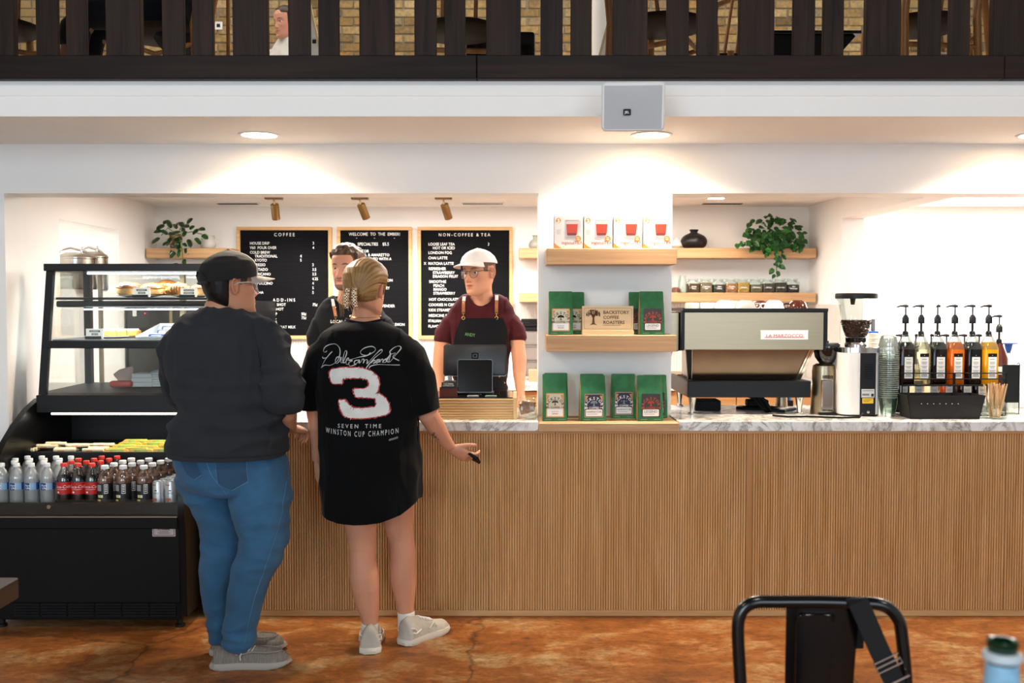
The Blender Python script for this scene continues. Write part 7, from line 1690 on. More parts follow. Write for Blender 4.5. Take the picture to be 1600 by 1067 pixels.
def shoe(parent, heel, yaw, L, Wd, um, sm_, style, name='shoe', toe_z=0.0):
    """heel at floor, pointing along yaw (0 = +x)"""
    M = Matrix.Translation(heel) @ Matrix.Rotation(math.radians(yaw), 4, 'Z') @ Matrix.Rotation(-toe_z, 4, 'Y'); hs = .028
    plan = [(.0, .30), (.03, .40), (.12, .42), (.3, .36), (.5, .40), (.7, .50), (.85, .465), (.93, .37), (.975, .24), (1.0, .10)]
    up = [(.005, .075), (.03, .092), (.12, .098), (.28, .088), (.42, .072), (.58, .056), (.75, .042), (.9, .034), (.965, .018)] if style != 'loafer' else [(.005, .062), (.04, .070), (.15, .066), (.32, .062), (.45, .068), (.6, .058), (.78, .046), (.90, .040), (.965, .022)]
    m = MB(); n = 18; vs = []; fs = []
    secs = []
    for t_, h in up: w = np.interp(t_, [p[0] for p in plan], [p[1] for p in plan])*Wd*1.02; secs.append((t_*L, w, h))
    for x, w, h in secs:
        for k in range(n):
            a = PI*k/(n-1); vs.append((x, -w*math.cos(a)*(1-.18*math.sin(a)), hs*.7+h*math.sin(a)**.75))
    for j in range(len(secs)-1):
        for k in range(n-1): fs.append((j*n+k, (j+1)*n+k, (j+1)*n+k+1, j*n+k+1))
    fs.append(tuple(range(n))); fs.append(tuple(range((len(secs)-1)*n, len(secs)*n))[::-1])
    s = obj(name, m.add(vs, fs, 0, M), um, parent, smooth=60)
    pl = [(t_*L, w*Wd*1.06) for t_, w in plan]; poly = [(-.012*1, -pl[0][1]*.7)]+[(x, -w) for x, w in pl[1:-1]]+[(L*1.012, 0)]+[(x, w) for x, w in pl[1:-1]][::-1]+[(-.012, pl[0][1]*.7)]
    so = MB(); K = len(poly); vs = []
    for z, f in ((0, .96), (.004, 1.0), (hs*.6, 1.02), (hs, .98)): vs += [(p[0] if f == 1 else L/2+(p[0]-L/2)*f, p[1]*f, z+(.012*(p[0]/L-.7)**2/.09 if p[0] > .7*L and z < .01 else 0)) for p in poly]
    fs = [(j*K+i, j*K+(i+1) % K, (j+1)*K+(i+1) % K, (j+1)*K+i) for j in range(3) for i in range(K)]+[tuple(range(K))[::-1], tuple(range(3*K, 4*K))]
    obj('sole', so.add(vs, fs, 0, M), sm_, s, smooth=40)
    if style == 'sneaker':
        l = MB(); 
        for i in range(5): l.tube([(L*(.34+.06*i), -.022, hs*.7+np.interp(.34+.06*i, [q[0] for q in up], [q[1] for q in up])*.98), (L*(.35+.06*i), 0, hs*.7+np.interp(.34+.06*i, [q[0] for q in up], [q[1] for q in up])+.003), (L*(.34+.06*i), .022, hs*.7+np.interp(.34+.06*i, [q[0] for q in up], [q[1] for q in up])*.98)], .0032, 6, M=M)
        obj('laces', l, PAPER, s)
        l = MB()
        for sd in (-1, 1): l.tube([(L*.02, sd*Wd*.30, hs+.03), (L*.12, sd*Wd*.435, hs+.022), (L*.25, sd*Wd*.40, hs+.032)], .004, 6, M=M).tube([(L*.02, sd*Wd*.20, hs+.05), (L*.10, sd*Wd*.40, hs+.044), (L*.16, sd*Wd*.40, hs+.030)], .0035, 6, M=M).tube([(L*.45, sd*Wd*.37, hs+.02), (L*.55, sd*Wd*.36, hs+.04), (L*.62, sd*Wd*.42, hs+.022)], .003, 6, M=M)
        obj('heel_overlay', l, mat('shoe_overlay', '#d6d0c4', .5), s)
    else:
        l = MB(); zt = hs*.7
        l.tube([(L*.36, -Wd*.34, zt+.040), (L*.5, -Wd*.33, zt+.050), (L*.7, -Wd*.36, zt+.046), (L*.84, -Wd*.22, zt+.044), (L*.88, 0, zt+.042), (L*.84, Wd*.22, zt+.044), (L*.7, Wd*.36, zt+.046), (L*.5, Wd*.33, zt+.05), (L*.36, Wd*.34, zt+.04)], .0035, 6, M=M)
        obj('seam', l, mat('shoe_seam', '#8d857c', .8), s)
        l = MB()
        for i in range(4): l.tube([(L*(.37+.045*i), -.034, zt+.052), (L*(.40+.045*i), 0, zt+.074-.004*i), (L*(.37+.045*i), .034, zt+.052)], .003, 6, M=M)
        l.tube([(L*.38, -.038, zt+.052), (L*.36, -.046, zt+.036), (L*.37, -.050, zt+.022)], .003, 6, M=M); obj('laces', l, mat('lace_cream', '#c9c0b2', .8), s)
    return s

# ------------------------------------------------------------------ blonde customer in the black T-shirt
Y = 4.19
W1 = thing('person', 'blonde customer in an oversized black T-shirt with a large 3, holding a phone', 'person', P(572, 1015, 4.2).xyz*Vector((1, 1, 0)) if 0 else (P(590, 1015, 4.2).x, 4.2, 0))
SK = '#c98f72'
hc = P(573, 452, 4.16); HM = head_M(hc, -22, -3, 0, .97)
b = MB(); head_mesh(b, HM)
limb(b, [(P(571, 470, 4.17), .050, .055), (P(571, 486, 4.18), .052, .056), (P(571, 497, 4.19), .060, .058), (P(571, 506, 4.20), .078, .062), (P(571, 518, 4.2), .085, .06)], 24)
k = MP(Y)
# arms
limb(b, [(P(652, 590, 4.20), .050, .050), (P(662, 632, 4.19), .046, .046), (P(669, 648, 4.20), .044, .044), (P(682, 668, 4.24), .040, .038), (P(695, 688, 4.29), .030, .028), (P(703, 698, 4.31), .0255, .022)], 18)
wr = P(704, 699, 4.315)
hand(b, wr, P(733, 716, 4.34)-wr, Vector((.30, .75, .35)), 1, (.35, .55, .45), (.75, .35), .93, .05)
limb(b, [(P(490, 600, 4.22), .046, .046), (P(493, 640, 4.23), .040, .042), (P(496, 665, 4.24), .037, .04), (P(497, 695, 4.27), .030, .034), (P(496, 718, 4.29), .0225, .026)], 18)
wl = P(496, 719, 4.29); hand(b, wl, Vector((.02, .06, -1)), Vector((1, .15, 0)), 1, (.35, .5, .4), (.5, .5), .92)
for p_, q_ in (((571, 520), (572, 745)), ((571, 530), (512, 548)), ((512, 548), (490, 602)), ((571, 530), (634, 550)), ((634, 550), (653, 595)), ((572, 735), (562, 765)), ((572, 735), (620, 762))): limb(b, [(P(*p_, 4.2), .042, .042), (P(*q_, 4.215), .042, .042)], 12)
# legs
LL = [(760, 562, 29), (785, 562.5, 28), (809, 562.5, 26.8), (825, 564, 25), (842, 565.5, 22.6), (858, 566.5, 20.6), (876, 566.3, 21.0), (899, 568.5, 23.2), (920, 571, 22.3), (944, 574.5, 18.6), (965, 578, 14), (980, 578.5, 12), (996, 578, 12.5)]
limb(b, [(P(x, py, 4.19), r*k, r*k*1.05) for py, x, r in LL], 24)
RL = [(755, 620, 29), (780, 621, 27), (804, 622, 25.5), (824, 623, 22.4), (842, 627, 19.6), (860, 629.6, 20.4), (884, 629.8, 21.2), (908, 629.8, 20.8), (932, 632.5, 16.6), (950, 633.6, 13), (962, 634, 12), (976, 635, 12.5)]
limb(b, [(P(x, py, 4.30), r*MP(4.3), r*MP(4.3)*1.05) for py, x, r in RL], 24)
me = fuse(b, .0036, 3)
skin_colors(me, HM, SK, '#b8604e', '#9a7048')
# tattoo on the forearm
co = coords(me); a = me.attributes['Col']; c = np.empty(len(co)*4, np.float32); a.data.foreach_get('color', c); c = c.reshape(-1, 4)
for (px, py, r) in ((676, 680, .0075), (680, 684, .006), (684, 688, .004), (678, 677, .005)):
    q = P(px, py, 4.21); w = np.exp(-(((co[:, 0]-q.x)/r)**2+((co[:, 2]-q.z)/r)**2)**2)*(co[:, 1] < 4.27); c[:, :3] = c[:, :3]*(1-.8*w[:, None])+np.array([.02, .018, .02])*.8*w[:, None]
a.data.foreach_set('color', c.ravel())
mesh_part('body', me, SKINM, W1); eyes(W1, HM, SK)
# shirt
TS = cloth('washed_black_cotton', '#08090a', .25, .9, .2, 500)
b = MB(); rings(b, [(499, 553, 590, .055), (506, 536, 607, .075), (516, 516, 626, .095), (528, 502, 640, .108), (545, 497, 646, .118), (580, 497, 648, .125), (620, 499, 650, .128), (660, 502, 651, .130), (700, 505, 652, .136), (740, 506, 652, .142), (775, 506, 651, .146), (812, 508, 650, .148)], 4.20)
limb(b, [(P(518, 540, 4.2), .050, .075), (P(500, 557, 4.21), .052, .078), (P(489, 590, 4.22), .050, .074), (P(488, 620, 4.23), .047, .068), (P(487.5, 640, 4.23), .040, .062)], 20)
limb(b, [(P(622, 540, 4.2), .050, .075), (P(641, 556, 4.2), .054, .078), (P(656, 590, 4.195), .057, .074), (P(661, 620, 4.19), .055, .068), (P(664, 642, 4.19), .050, .062)], 20)
me = fuse(b, .0062, 3)
hx = [XA(q, Y) for q in (500, 520, 535, 560, 600, 630, 652)]; hz = [ZA(q, Y) for q in (795, 802, 806.5, 808, 804, 793, 777)]
wrinkle(me, [(.018, (9, 9, 1.6), lambda c: sm(ZA(640, Y)-c.z, -.1, .35)), (.006, (16, 12, 7), lambda c: 1 if abs(c.x-XA(575, Y)) > .13 else .35), (.011, (6, 6, 6), None)])
for v in me.vertices:
    h = np.interp(v.co.x, hx, hz)
    if v.co.z < h: v.co.z = h+(v.co.z-h)*.08
    cuff = ZA(641, Y) if v.co.x < XA(500, Y) else (ZA(653-(v.co.x-XA(641, Y))/MP(Y)*.36, Y) if v.co.x > XA(651, Y) else -9)
    if v.co.z < cuff and v.co.z > ZA(690, Y) and (v.co.x < XA(499, Y) or v.co.x > XA(652, Y)): v.co.z = cuff+(v.co.z-cuff)*.1
me.update(); bv = bvh_of(me)
sh = mesh_part('t_shirt', me, TS, W1)
obj('collar', MB().tube([P(571, 506, 4.2)+Vector((.080*math.cos(2*PI*i/32), .064*math.sin(2*PI*i/32), -.006*math.sin(2*PI*i/32)+.020*math.cos(2*PI*i/32)**2)) for i in range(32)], .0055, 8, closed=True), TS, sh, smooth=60)
YP = 4.075
def zmap(u, v): q = P(480+u/5.618, 520+v/5.618, YP); return (q.x, q.z)
sig = [[(215, 165), (190, 190), (150, 240), (112, 308), (125, 298), (150, 285), (205, 284), (262, 248), (287, 190), (282, 135), (245, 101), (190, 104), (145, 128), (130, 162), (150, 172), (165, 160)],
       [(122, 212), (130, 226), (160, 220)], [(290, 215), (262, 213), (245, 248), (258, 270), (284, 246), (300, 213), (296, 258), (315, 255), (345, 192), (347, 160), (332, 163), (315, 228), (322, 264), (346, 245), (366, 232), (360, 220), (344, 242), (346, 276), (372, 268)],
       [(556, 172), (530, 197), (482, 190), (470, 162), (510, 130), (568, 119), (598, 138), (588, 165), (520, 200), (460, 212), (410, 226), (366, 240), (398, 243), (366, 262), (380, 291), (432, 274)],
       [(452, 238), (422, 244), (415, 270), (440, 264), (460, 236), (457, 265), (476, 248), (486, 230), (500, 235), (494, 266), (512, 236), (530, 240), (525, 270), (542, 254), (600, 190), (640, 152), (657, 150), (650, 172), (590, 222), (532, 290), (520, 314), (532, 330)],
       [(560, 265), (586, 240), (596, 246), (581, 270), (602, 257), (630, 232), (606, 240), (605, 266), (632, 249), (640, 230), (636, 262), (654, 232), (666, 238), (661, 262), (678, 240), (702, 226), (676, 236), (670, 260), (696, 249), (732, 180), (714, 252)],
       [(722, 200), (692, 240), (722, 256), (765, 205), (802, 160), (817, 135), (800, 118), (760, 130), (724, 165), (735, 186), (772, 178), (750, 214), (802, 246)], [(543, 312), (560, 291), (620, 278), (700, 281), (808, 285)]]
polys = []
for s in sig: polys += stroke_polys(s, 4.0, 0, .0, zmap)
o = obj('signature_print', drape_mesh(bv, polys, None, Y), mat('print_grey_white', '#b9b8b4', .7, var=.2, vs=30), sh, smooth=0)
three = [(215, 320), (330, 303), (480, 308), (560, 333), (620, 380), (637, 450), (622, 510), (606, 530), (642, 536), (692, 572), (721, 630), (727, 690), (702, 715), (600, 737), (500, 747), (390, 745), (320, 725), (291, 670), (279, 590), (332, 588), (370, 632), (402, 655), (480, 662), (598, 650), (610, 620), (600, 575), (540, 567), (430, 562), (404, 500), (420, 489), (500, 490), (540, 470), (546, 440), (530, 405), (480, 394), (350, 396), (316, 400), (310, 446), (220, 446), (200, 400), (189, 350)]
random.seed(12)
def jag(poly, grow, amp, step):
    n = len(poly); out = []; ar = sum(poly[i][0]*poly[(i+1) % n][1]-poly[(i+1) % n][0]*poly[i][1] for i in range(n)); sg = 1 if ar > 0 else -1
    for i in range(n):
        p, q = poly[i], poly[(i+1) % n]; l = math.hypot(q[0]-p[0], q[1]-p[1]); k_ = max(1, int(l/step)); nx, ny = (q[1]-p[1])/l*sg, -(q[0]-p[0])/l*sg
        for j in range(k_): t_ = j/k_; a_ = grow+random.uniform(-amp, amp); out.append((p[0]+(q[0]-p[0])*t_+nx*a_, p[1]+(q[1]-p[1])*t_+ny*a_))
    return out
def tess(poly, mi, lift):
    tr = tessellate_polygon([[Vector((p[0], p[1], 0)) for p in poly]]); return [([zmap(*poly[i]) for i in t_], mi, lift) for t_ in tr]
polys = tess(jag(three, 10, 4.5, 9), 0, .0)+tess(jag(three, 0, 3.0, 8), 1, .0008)
for i in range(60):    # scratchy slanted strokes along the edges
    p = random.choice(three); q = three[(three.index(p)+1) % len(three)]; t_ = random.random(); x, y = p[0]+(q[0]-p[0])*t_, p[1]+(q[1]-p[1])*t_; l = random.uniform(8, 22); w = random.uniform(1.2, 2.6); dx, dy = .5*l, -.85*l
    polys.append(([zmap(x-dx-w, y-dy), zmap(x-dx+w, y-dy), zmap(x+dx+w*.4, y+dy), zmap(x+dx-w*.4, y+dy)], random.choice((0, 1, 2, 2)), .0014))
obj('number_print', drape_mesh(bv, polys, None, Y), [mat('print_red', '#a8201e', .7), mat('print_white', '#d6d4ce', .7, var=.08, vs=20), TS], sh, smooth=0)
polys = []
def tpoly(s, cx, cy, size, sx, rot=0, bold=.0):
    v, f = text2d(s, size, 'CENTER', bold, sx); c_, s_ = math.cos(rot), math.sin(rot)
    for q in f: polys.append(([zmap(cx+v[i][0]*c_-v[i][1]*s_, cy-(v[i][0]*s_+v[i][1]*c_)) for i in q], 0, 0))
def fit(s, x0, x1, ybase, size, bow, sp=1.0):
    v, f = text2d(s, 1.0, 'LEFT', .0); w = max(p[0] for p in v)
    for q in f: polys.append(([zmap(x0+(x1-x0)*v[i][0]/w, ybase-v[i][1]*size-bow*(2*v[i][0]/w-1)**2) for i in q], 0, 0))
fit('S E V E N    T I M E', 265, 652, 833, 50, 0); fit('W I N S T O N   C U P   C H A M P I O N', 155, 800, 905, 66, 26)
polys.append(([zmap(720, 930), zmap(797, 908), zmap(797, 926), zmap(720, 946)], 1, 0))
obj('lettering_print', drape_mesh(bv, polys, None, Y), [mat('print_letter_white', '#c9c8c4', .7), mat('print_tag_grey', '#6a6a68', .7)], sh, smooth=0)
# hair pulled back into a clip
cl = Vector((.006, -.112, -.018))
def strand(p):
    d = p-cl; a_ = math.atan2(d.x, d.z+.02); return math.sin(a_*62+7*noise.noise(p*13))*.35+.65*noise.noise(Vector((a_*26, d.length*5, 1)))+.35*noise.noise(Vector((a_*7, d.length*3, 5)))
def gw(x, y, z):
    g_ = min(.05, np.interp(z, (-.06, 0, .04, .08, .12), (.01, .034, .046, .066, .09))-y, z+.058-.40*max(0, y+.06))
    if abs(x) > .055 and -.042 < y < .014: g_ = min(g_, (math.hypot((y+.014)/.027, (z+.012)/.034)-1)*.03)
    return g_
hr = hair_shell(W1, HM, gw, .021, '#4e3820', '#b28a54', 100, 170, strand)
m = MB(); random.seed(8)
for i in range(12):      # loose strands at the nape and the tuft over the clip
    x = random.uniform(-.05, .03); m.tube([HM @ Vector((x, -.108, -.02+random.uniform(-.02, .02))), HM @ Vector((x*1.1-.01, -.125, -.06)), HM @ Vector((x*1.15+random.uniform(-.02, .008), -.105+random.uniform(-.01, .02), -.095-random.uniform(0, .03)))], [.0018, .0014, .0005], 5)
o = obj('loose_strands', m, mat('blonde_strand', '#a88458', .45, var=.3, vs=60), hr, smooth=60)
mck, nt, b_ = mk('checker_clip'); tc = N(nt, 'ShaderNodeTexCoord'); ck = N(nt, 'ShaderNodeTexChecker', i_Scale=165.0); ck.inputs[1].default_value = lin('#e6d4b0'); ck.inputs[2].default_value = lin('#6a3418'); nt.links.new(tc.outputs['Object'], ck.inputs[0]); nt.links.new(ck.outputs[0], b_.inputs['Base Color']); b_.inputs['Roughness'].default_value = .25
cp = None
for s_, x0_ in ((-1, -.012), (1, .020)):
    vs = []; fs = []; nu, nv = 8, 10
    for t_ in (0, 1):
        for j in range(nv+1):
            v = j/nv; z = -.085+.085*v
            for i in range(nu+1):
                u = -1+2*i/nu; w = .0125*(1-.25*(2*v-1)**2); vs.append((x0_+u*w+s_*.006*(1-v), -.128-.014*math.sqrt(max(0, 1-u*u*.9))-.010*math.sin(PI*v)+(.0035 if t_ else 0), z-.004))
    q = (nu+1)*(nv+1)
    for j in range(nv):
        for i in range(nu): a_ = j*(nu+1)+i; fs += [(a_, a_+1, a_+nu+2, a_+nu+1), (q+a_, q+a_+nu+1, q+a_+nu+2, q+a_+1)]
    for j in range(nv):
        for i in (0, nu): a_ = j*(nu+1)+i; fs.append((a_, a_+nu+1, q+a_+nu+1, q+a_))
    for i in range(nu):
        for j in (0, nv): a_ = j*(nu+1)+i; fs.append((a_, a_+1, q+a_+1, q+a_))
    mbc = MB().add(vs, fs, 0, HM)
    if cp is None: cp = obj('hair_clip', mbc, mck, W1, smooth=50)
    else: obj('jaw', mbc, mck, cp, smooth=50)
obj('spring', MB().tube([HM @ Vector((-.01, -.13, -.045)), HM @ Vector((.02, -.13, -.045))], .005, 8), BRASS, cp)
obj('necklace', MB().tube([P(571, 494, 4.19)+Vector((.066*math.cos(2*PI*i/30), .064*math.sin(2*PI*i/30), .002-.012*math.sin(2*PI*i/30)*-.6)) for i in range(30)], .0009, 5, closed=True), mat('gold_chain', '#c9a050', .25, metal=1), W1)
obj('earring', MB().ball(tuple(HM @ Vector((.083, -.012, -.042))), .0032, 8, 6), CHROME, W1)
SOCK = mat('white_sock', '#dad6ce', .9, bump=.4, bs=300, stretch=(1, 1, .15)); SNK = mat('worn_white_sneaker', '#b5ada0', .7, var=.15, vs=14, bump=.3, bs=250); SOLE = mat('white_sole', '#cfc8ba', .6, var=.08)
for (x, y0_, y1_, yy) in ((578, 972, 1003, 4.19), (634.5, 955, 985, 4.30)):
    kk = MP(yy); obj('sock', MB().tube([P(x, y1_, yy), P(x, (y0_+y1_)/2, yy), P(x, y0_+2, yy), P(x, y0_, yy)], [13.4*kk, 13.2*kk, 13.8*kk, 13*kk], 20), SOCK, W1, smooth=50)
shoe(W1, (P(578, 1015, 4.11).x, 4.115, 0), 96, .275, .105, SNK, SOLE, 'sneaker'); shoe(W1, (P(631, 1000, 4.2).x-.005, 4.225, 0), 52, .275, .105, SNK, SOLE, 'sneaker')
# phone in the hand, pale card in the other
c = P(735.5, 710, 4.312); L_ = Vector((.05, .95, -.32)).normalized(); w_ = Vector((-.87, 0, .5)); c = c+L_*.0655; w_ = (w_-L_*w_.dot(L_)).normalized(); n_ = L_.cross(w_)
M = Matrix((w_, n_, L_)).transposed().to_4x4(); M.translation = c
t = thing('phone', 'black phone held flat in the blonde customer\'s hand in front of the fluted counter', 'phone', c)
obj('shell', loft2([(-.0055, rrect(.070, .128, .011)), (-.0045, rrect(.073, .131, .012)), (.0045, rrect(.073, .131, .012)), (.0055, rrect(.070, .128, .011))], M @ Matrix.Translation((0, 0, 0))), BLACKM, t); obj('screen', loft2([(.0056, rrect(.066, .124, .009)), (.006, rrect(.066, .124, .009))], M), BLACKG, t)
c = P(501, 747, 4.30); single('pale_card', MB().box(c.x-.006, c.x+.012, 4.285, 4.33, ZA(762, 4.3), ZA(735, 4.3), .002), mat('pale_card_tan', '#c9a88c', .5), 'small pale card held low in the blonde customer\'s other hand', 'card', c)

# ------------------------------------------------------------------ customer in the grey sweatshirt and jeans
Y = 4.05; k = MP(Y)
M1 = thing('person', 'customer in dark grey sweatshirt, blue jeans and black cap beside the display case', 'person', (P(375, 1030, 4.05).x, 4.05, 0))
SK2 = '#c08a6a'
hc = P(360, 444, 4.06); HM2 = head_M(hc, -54, 2, 0, 1.10)
b = MB(); head_mesh(b, HM2)
limb(b, [(P(352, 462, 4.08), .066, .068), (P(349, 476, 4.07), .068, .070), (P(347, 486, 4.07), .076, .074), (P(347, 496, 4.07), .095, .075)], 24)
limb(b, [(P(444, 600, 4.02), .050, .052), (P(446, 628, 4.03), .045, .046), (P(449, 645, 4.07), .040, .042), (P(452, 660, 4.13), .031, .034), (P(454, 668, 4.17), .026, .026)], 18)
w_ = P(454.5, 669, 4.175); hand(b, w_, Vector((.35, 1.0, -.18)), Vector((-.35, .1, -1)), 1, (.5, .6, .5), (.8, .4), .98)
limb(b, [(P(276, 585, 4.16), .046, .046), (P(290, 622, 4.30), .040, .04), (P(306, 640, 4.44), .030, .028)], 16); hand(b, P(307, 641, 4.45), Vector((.3, .9, -.3)), Vector((0, 0, -1)), 1, (.5, .6, .4), (.5, .4))
limb(b, [(P(375, 985, 3.99), .042, .042), (P(375, 1012, 3.99), .040, .042), (P(372, 1022, 3.985), .038, .045)], 16)
limb(b, [(P(345, 980, 4.12), .042, .042), (P(346, 1012, 4.12), .038, .04)], 16)
for pp in (((347, 500, 4.07), (360, 720, 4.08)), ((350, 520, 4.07), (410, 540, 4.05), (444, 602, 4.02)), ((350, 520, 4.07), (292, 540, 4.1), (276, 588, 4.16)), ((360, 715, 4.08), (405, 760, 4.05), (412, 845, 4.0), (378, 960, 3.99), (375, 990, 3.99)), ((360, 715, 4.08), (325, 760, 4.14), (347, 845, 4.13), (344, 960, 4.12), (345, 985, 4.12))): limb(b, [(P(*q), .036, .036) for q in pp], 12)
me = fuse(b, .0036, 3); skin_colors(me, HM2, SK2, '#a85848', '#1c1412', '#0c0a0a', 'side'); mesh_part('body', me, SKINM, M1); eyes(M1, HM2, SK2)
def gm(x, y, z): return min(.03, -.028-y, z+.088, .05-z) if abs(x) < .074 or y < -.03 else -.01
hair_shell(M1, HM2, gm, .013, '#060505', '#1c1715', 70, 110, lambda p: noise.noise(Vector((p.x*120, p.y*120, p.z*14))))
CAPK = mat('black_trucker_mesh', '#0e0d0d', .8, bump=.5, bs=600, var=.1); CAPG = mat('stone_cap_front', '#9c938a', .8, bump=.2, bs=400)
cp = cap(M1, HM2, .018, [CAPK, CAPG], .070, .013, .10, .62, .012)
# rear opening: arch and snap strap
arch = []
for i in range(15):
    a_ = PI*i/14; th = PI+.50*math.cos(a_); z = .004+.046*math.sin(a_); p = headpoint(z, th, False); arch.append(HM2 @ Vector((p.x*1.19, (p.y+.008)*1.17-.008, z)))
obj('opening_rim', MB().tube(arch, .0036, 6), CAPK, cp, smooth=60)
st = []
for i in range(9): th = PI+.50*(1-2*i/8); p = headpoint(.004, th, False); st.append(HM2 @ Vector((p.x*1.20, (p.y+.008)*1.18-.008, .006)))
obj('strap', MB().tube(st, .0075, 6, flat=1.0), mat('cap_strap', '#1a1f2a', .5), cp, smooth=60)
glasses(M1, HM2, .024, mat('clear_acetate', '#b8b2ac', .2), .0026)
SW = cloth('charcoal_sweatshirt', '#2f3135', .10, .95, .35, 700)
b = MB(); rings(b, [(485, 324, 370, .075), (489.5, 311, 385, .10), (497, 291, 404, .125), (510, 276, 422, .145), (530, 268, 434, .16), (555, 264, 438, .168), (585, 267, 437, .172), (612, 276, 434, .175), (640, 281, 434, .178), (665, 276, 438, .182), (685, 270, 442, .184), (704, 266, 444, .182)], 4.07)
limb(b, [(P(406, 522, 4.06), .062, .095), (P(426, 543, 4.03), .066, .098), (P(438, 580, 4.0), .062, .088), (P(443, 608, 4.0), .058, .078), (P(444.5, 628, 4.02), .046, .060)], 22)
limb(b, [(P(296, 525, 4.07), .060, .09), (P(274, 545, 4.08), .058, .088), (P(271, 580, 4.13), .050, .07), (P(284, 612, 4.26), .046, .05), (P(298, 632, 4.38), .036, .04)], 20)
me = fuse(b, .0062, 3)
zw = ZA(650, Y)
wrinkle(me, [(.024, (4, 4, 13), lambda c: sm(-abs(c.z-zw), -.22, -.02)), (.010, (5, 5, 4), None), (.005, (14, 9, 9), None), (.016, (6, 6, 14), lambda c: 1 if c.x > XA(425, Y) else .0), (.006, (22, 16, 4), lambda c: sm(c.z, zw, zw+.3))])
hz_ = ZA(708, Y)
for v in me.vertices:
    if v.co.z < hz_+.004: v.co.z = hz_+.004+(v.co.z-hz_-.004)*.1
me.update(); ss = mesh_part('sweatshirt', me, SW, M1)
RIB = cloth('charcoal_rib', '#33353a', .08, .95, .5, 500)
bb = MB(); 
def band(rows, Yb, th):
    vs = []; fs = []; n = 40
    for (py, xl, xr, ry) in rows:
        c = P((xl+xr)/2, py, Yb); a_ = (xr-xl)/2*MP(Yb)
        for i in range(n): th_ = 2*PI*i/n; ct, st_ = math.cos(th_), math.sin(th_); vs.append((c.x+a_*math.copysign(abs(ct)**.87, ct), c.y+ry*math.copysign(abs(st_)**.87, st_), c.z))
    R = len(rows)
    for j in range(R-1):
        for i in range(n): q = (i+1) % n; fs.append((j*n+i, (j+1)*n+i, (j+1)*n+q, j*n+q))
    return MB().add(vs, fs)
obj('hem_rib', band([(690, 269, 441.5, .184), (690.5, 266.5, 443.5, .189), (697, 264.5, 445, .191), (709, 264.5, 445, .190), (711, 266, 444, .187), (711, 272, 438, .178)], 4.07, 0), RIB, ss, smooth=50)
obj('collar', MB().tube([P(347, 487, 4.07)+Vector((.068*math.cos(2*PI*i/32), .074*math.sin(2*PI*i/32), -.012*math.sin(2*PI*i/32)+.012*math.cos(4*PI*i/32)-.01)) for i in range(32)], .0085, 8, closed=True), RIB, ss, smooth=60)
# jeans
JN = mat('blue_denim', '#2d5d80', .85, var=.28, vs=5, bump=.3, bs=600, sheen=.1)
b = MB()
RJ = [(735, 400, 50, 4.06), (765, 407, 45.5, 4.05), (794, 408, 44, 4.03), (820, 410.5, 41, 4.01), (842, 413.5, 35, 4.0), (868, 407.5, 30, 3.99), (894, 394.5, 30.5, 3.985), (926, 386, 29.5, 3.985), (955, 379.5, 26, 3.985), (980, 374.5, 23.5, 3.985), (1004, 374, 24.2, 3.985)]
LJ = [(735, 318, 46, 4.14), (765, 328, 38, 4.14), (794, 338, 33.5, 4.14), (820, 346, 31, 4.13), (842, 348.5, 29, 4.13), (868, 347, 29.5, 4.12), (894, 342, 29.5, 4.12), (926, 340, 25.5, 4.12), (955, 341, 20, 4.12), (980, 344, 16.5, 4.12), (1001, 346, 16.5, 4.12)]
for J_ in (RJ, LJ): limb(b, [(P(x, py, yy), r*MP(yy), min(r*MP(yy)*1.05, .115)) for py, x, r, yy in J_], 26)
rings(b, [(690, 276, 436, .15), (705, 271, 443, .158), (725, 275, 450, .165), (748, 284, 452, .16), (765, 294, 452, .14)], 4.09)
me = fuse(b, .006, 3)
zk = ZA(858, 4.0); zh_ = ZA(785, 4.0); za_ = ZA(985, 4.0)
wrinkle(me, [(.014, (5, 5, 16), lambda c: sm(-abs(c.z-zk), -.13, -.02)), (.013, (6, 6, 15), lambda c: sm(-abs(c.z-zh_), -.10, -.02)), (.010, (8, 8, 22), lambda c: sm(-c.z, -za_-.1, -za_)), (.004, (9, 9, 5), None)])
bvj = bvh_of(me); jn = mesh_part('jeans', me, JN, M1)
STI = mat('denim_stitch', '#5f83a0', .8); JD = mat('pocket_denim', '#274a66', .85, var=.2, vs=8, bump=.3, bs=600)
def jm(u, v): q = P(250+u/2.884, 690+v/2.884, 3.93); return (q.x, q.z)
pk = [(250, 70), (385, 62), (396, 180), (325, 220), (262, 190)]
m = drape_mesh(bvj, [([jm(*p) for p in pk], 0, 0)], None, Y, .0022, .012); obj('back_pocket', m, JD, jn, smooth=60)
pk2 = [(60, 62), (150, 66), (188, 150), (150, 175), (112, 150)]
m = drape_mesh(bvj, [([jm(*p) for p in pk2], 0, 0)], None, Y, .0022, .012); obj('back_pocket', m, JD, jn, smooth=60)
sp_ = []
for path in (pk+[pk[0]], pk2+[pk2[0]], [(540, 90), (548, 200), (540, 330), (520, 440), (480, 560), (430, 700), (395, 840), (385, 905)], [(205, 70), (235, 150), (285, 215), (300, 245)]): sp_ += stroke_polys(path, 1.2, 0, .0012, jm) if len(path) > 7 or path[0] == (205, 70) else [q for a_, c_ in zip(path, path[1:]) for q in [([jm(a_[0]-.9, a_[1]-.9), jm(c_[0]-.9, c_[1]-.9), jm(c_[0]+.9, c_[1]+.9), jm(a_[0]+.9, a_[1]+.9)], 0, .0012)]]
obj('stitching', drape_mesh(bvj, sp_, None, Y, .002, .02), STI, jn, smooth=0, kind='stuff')
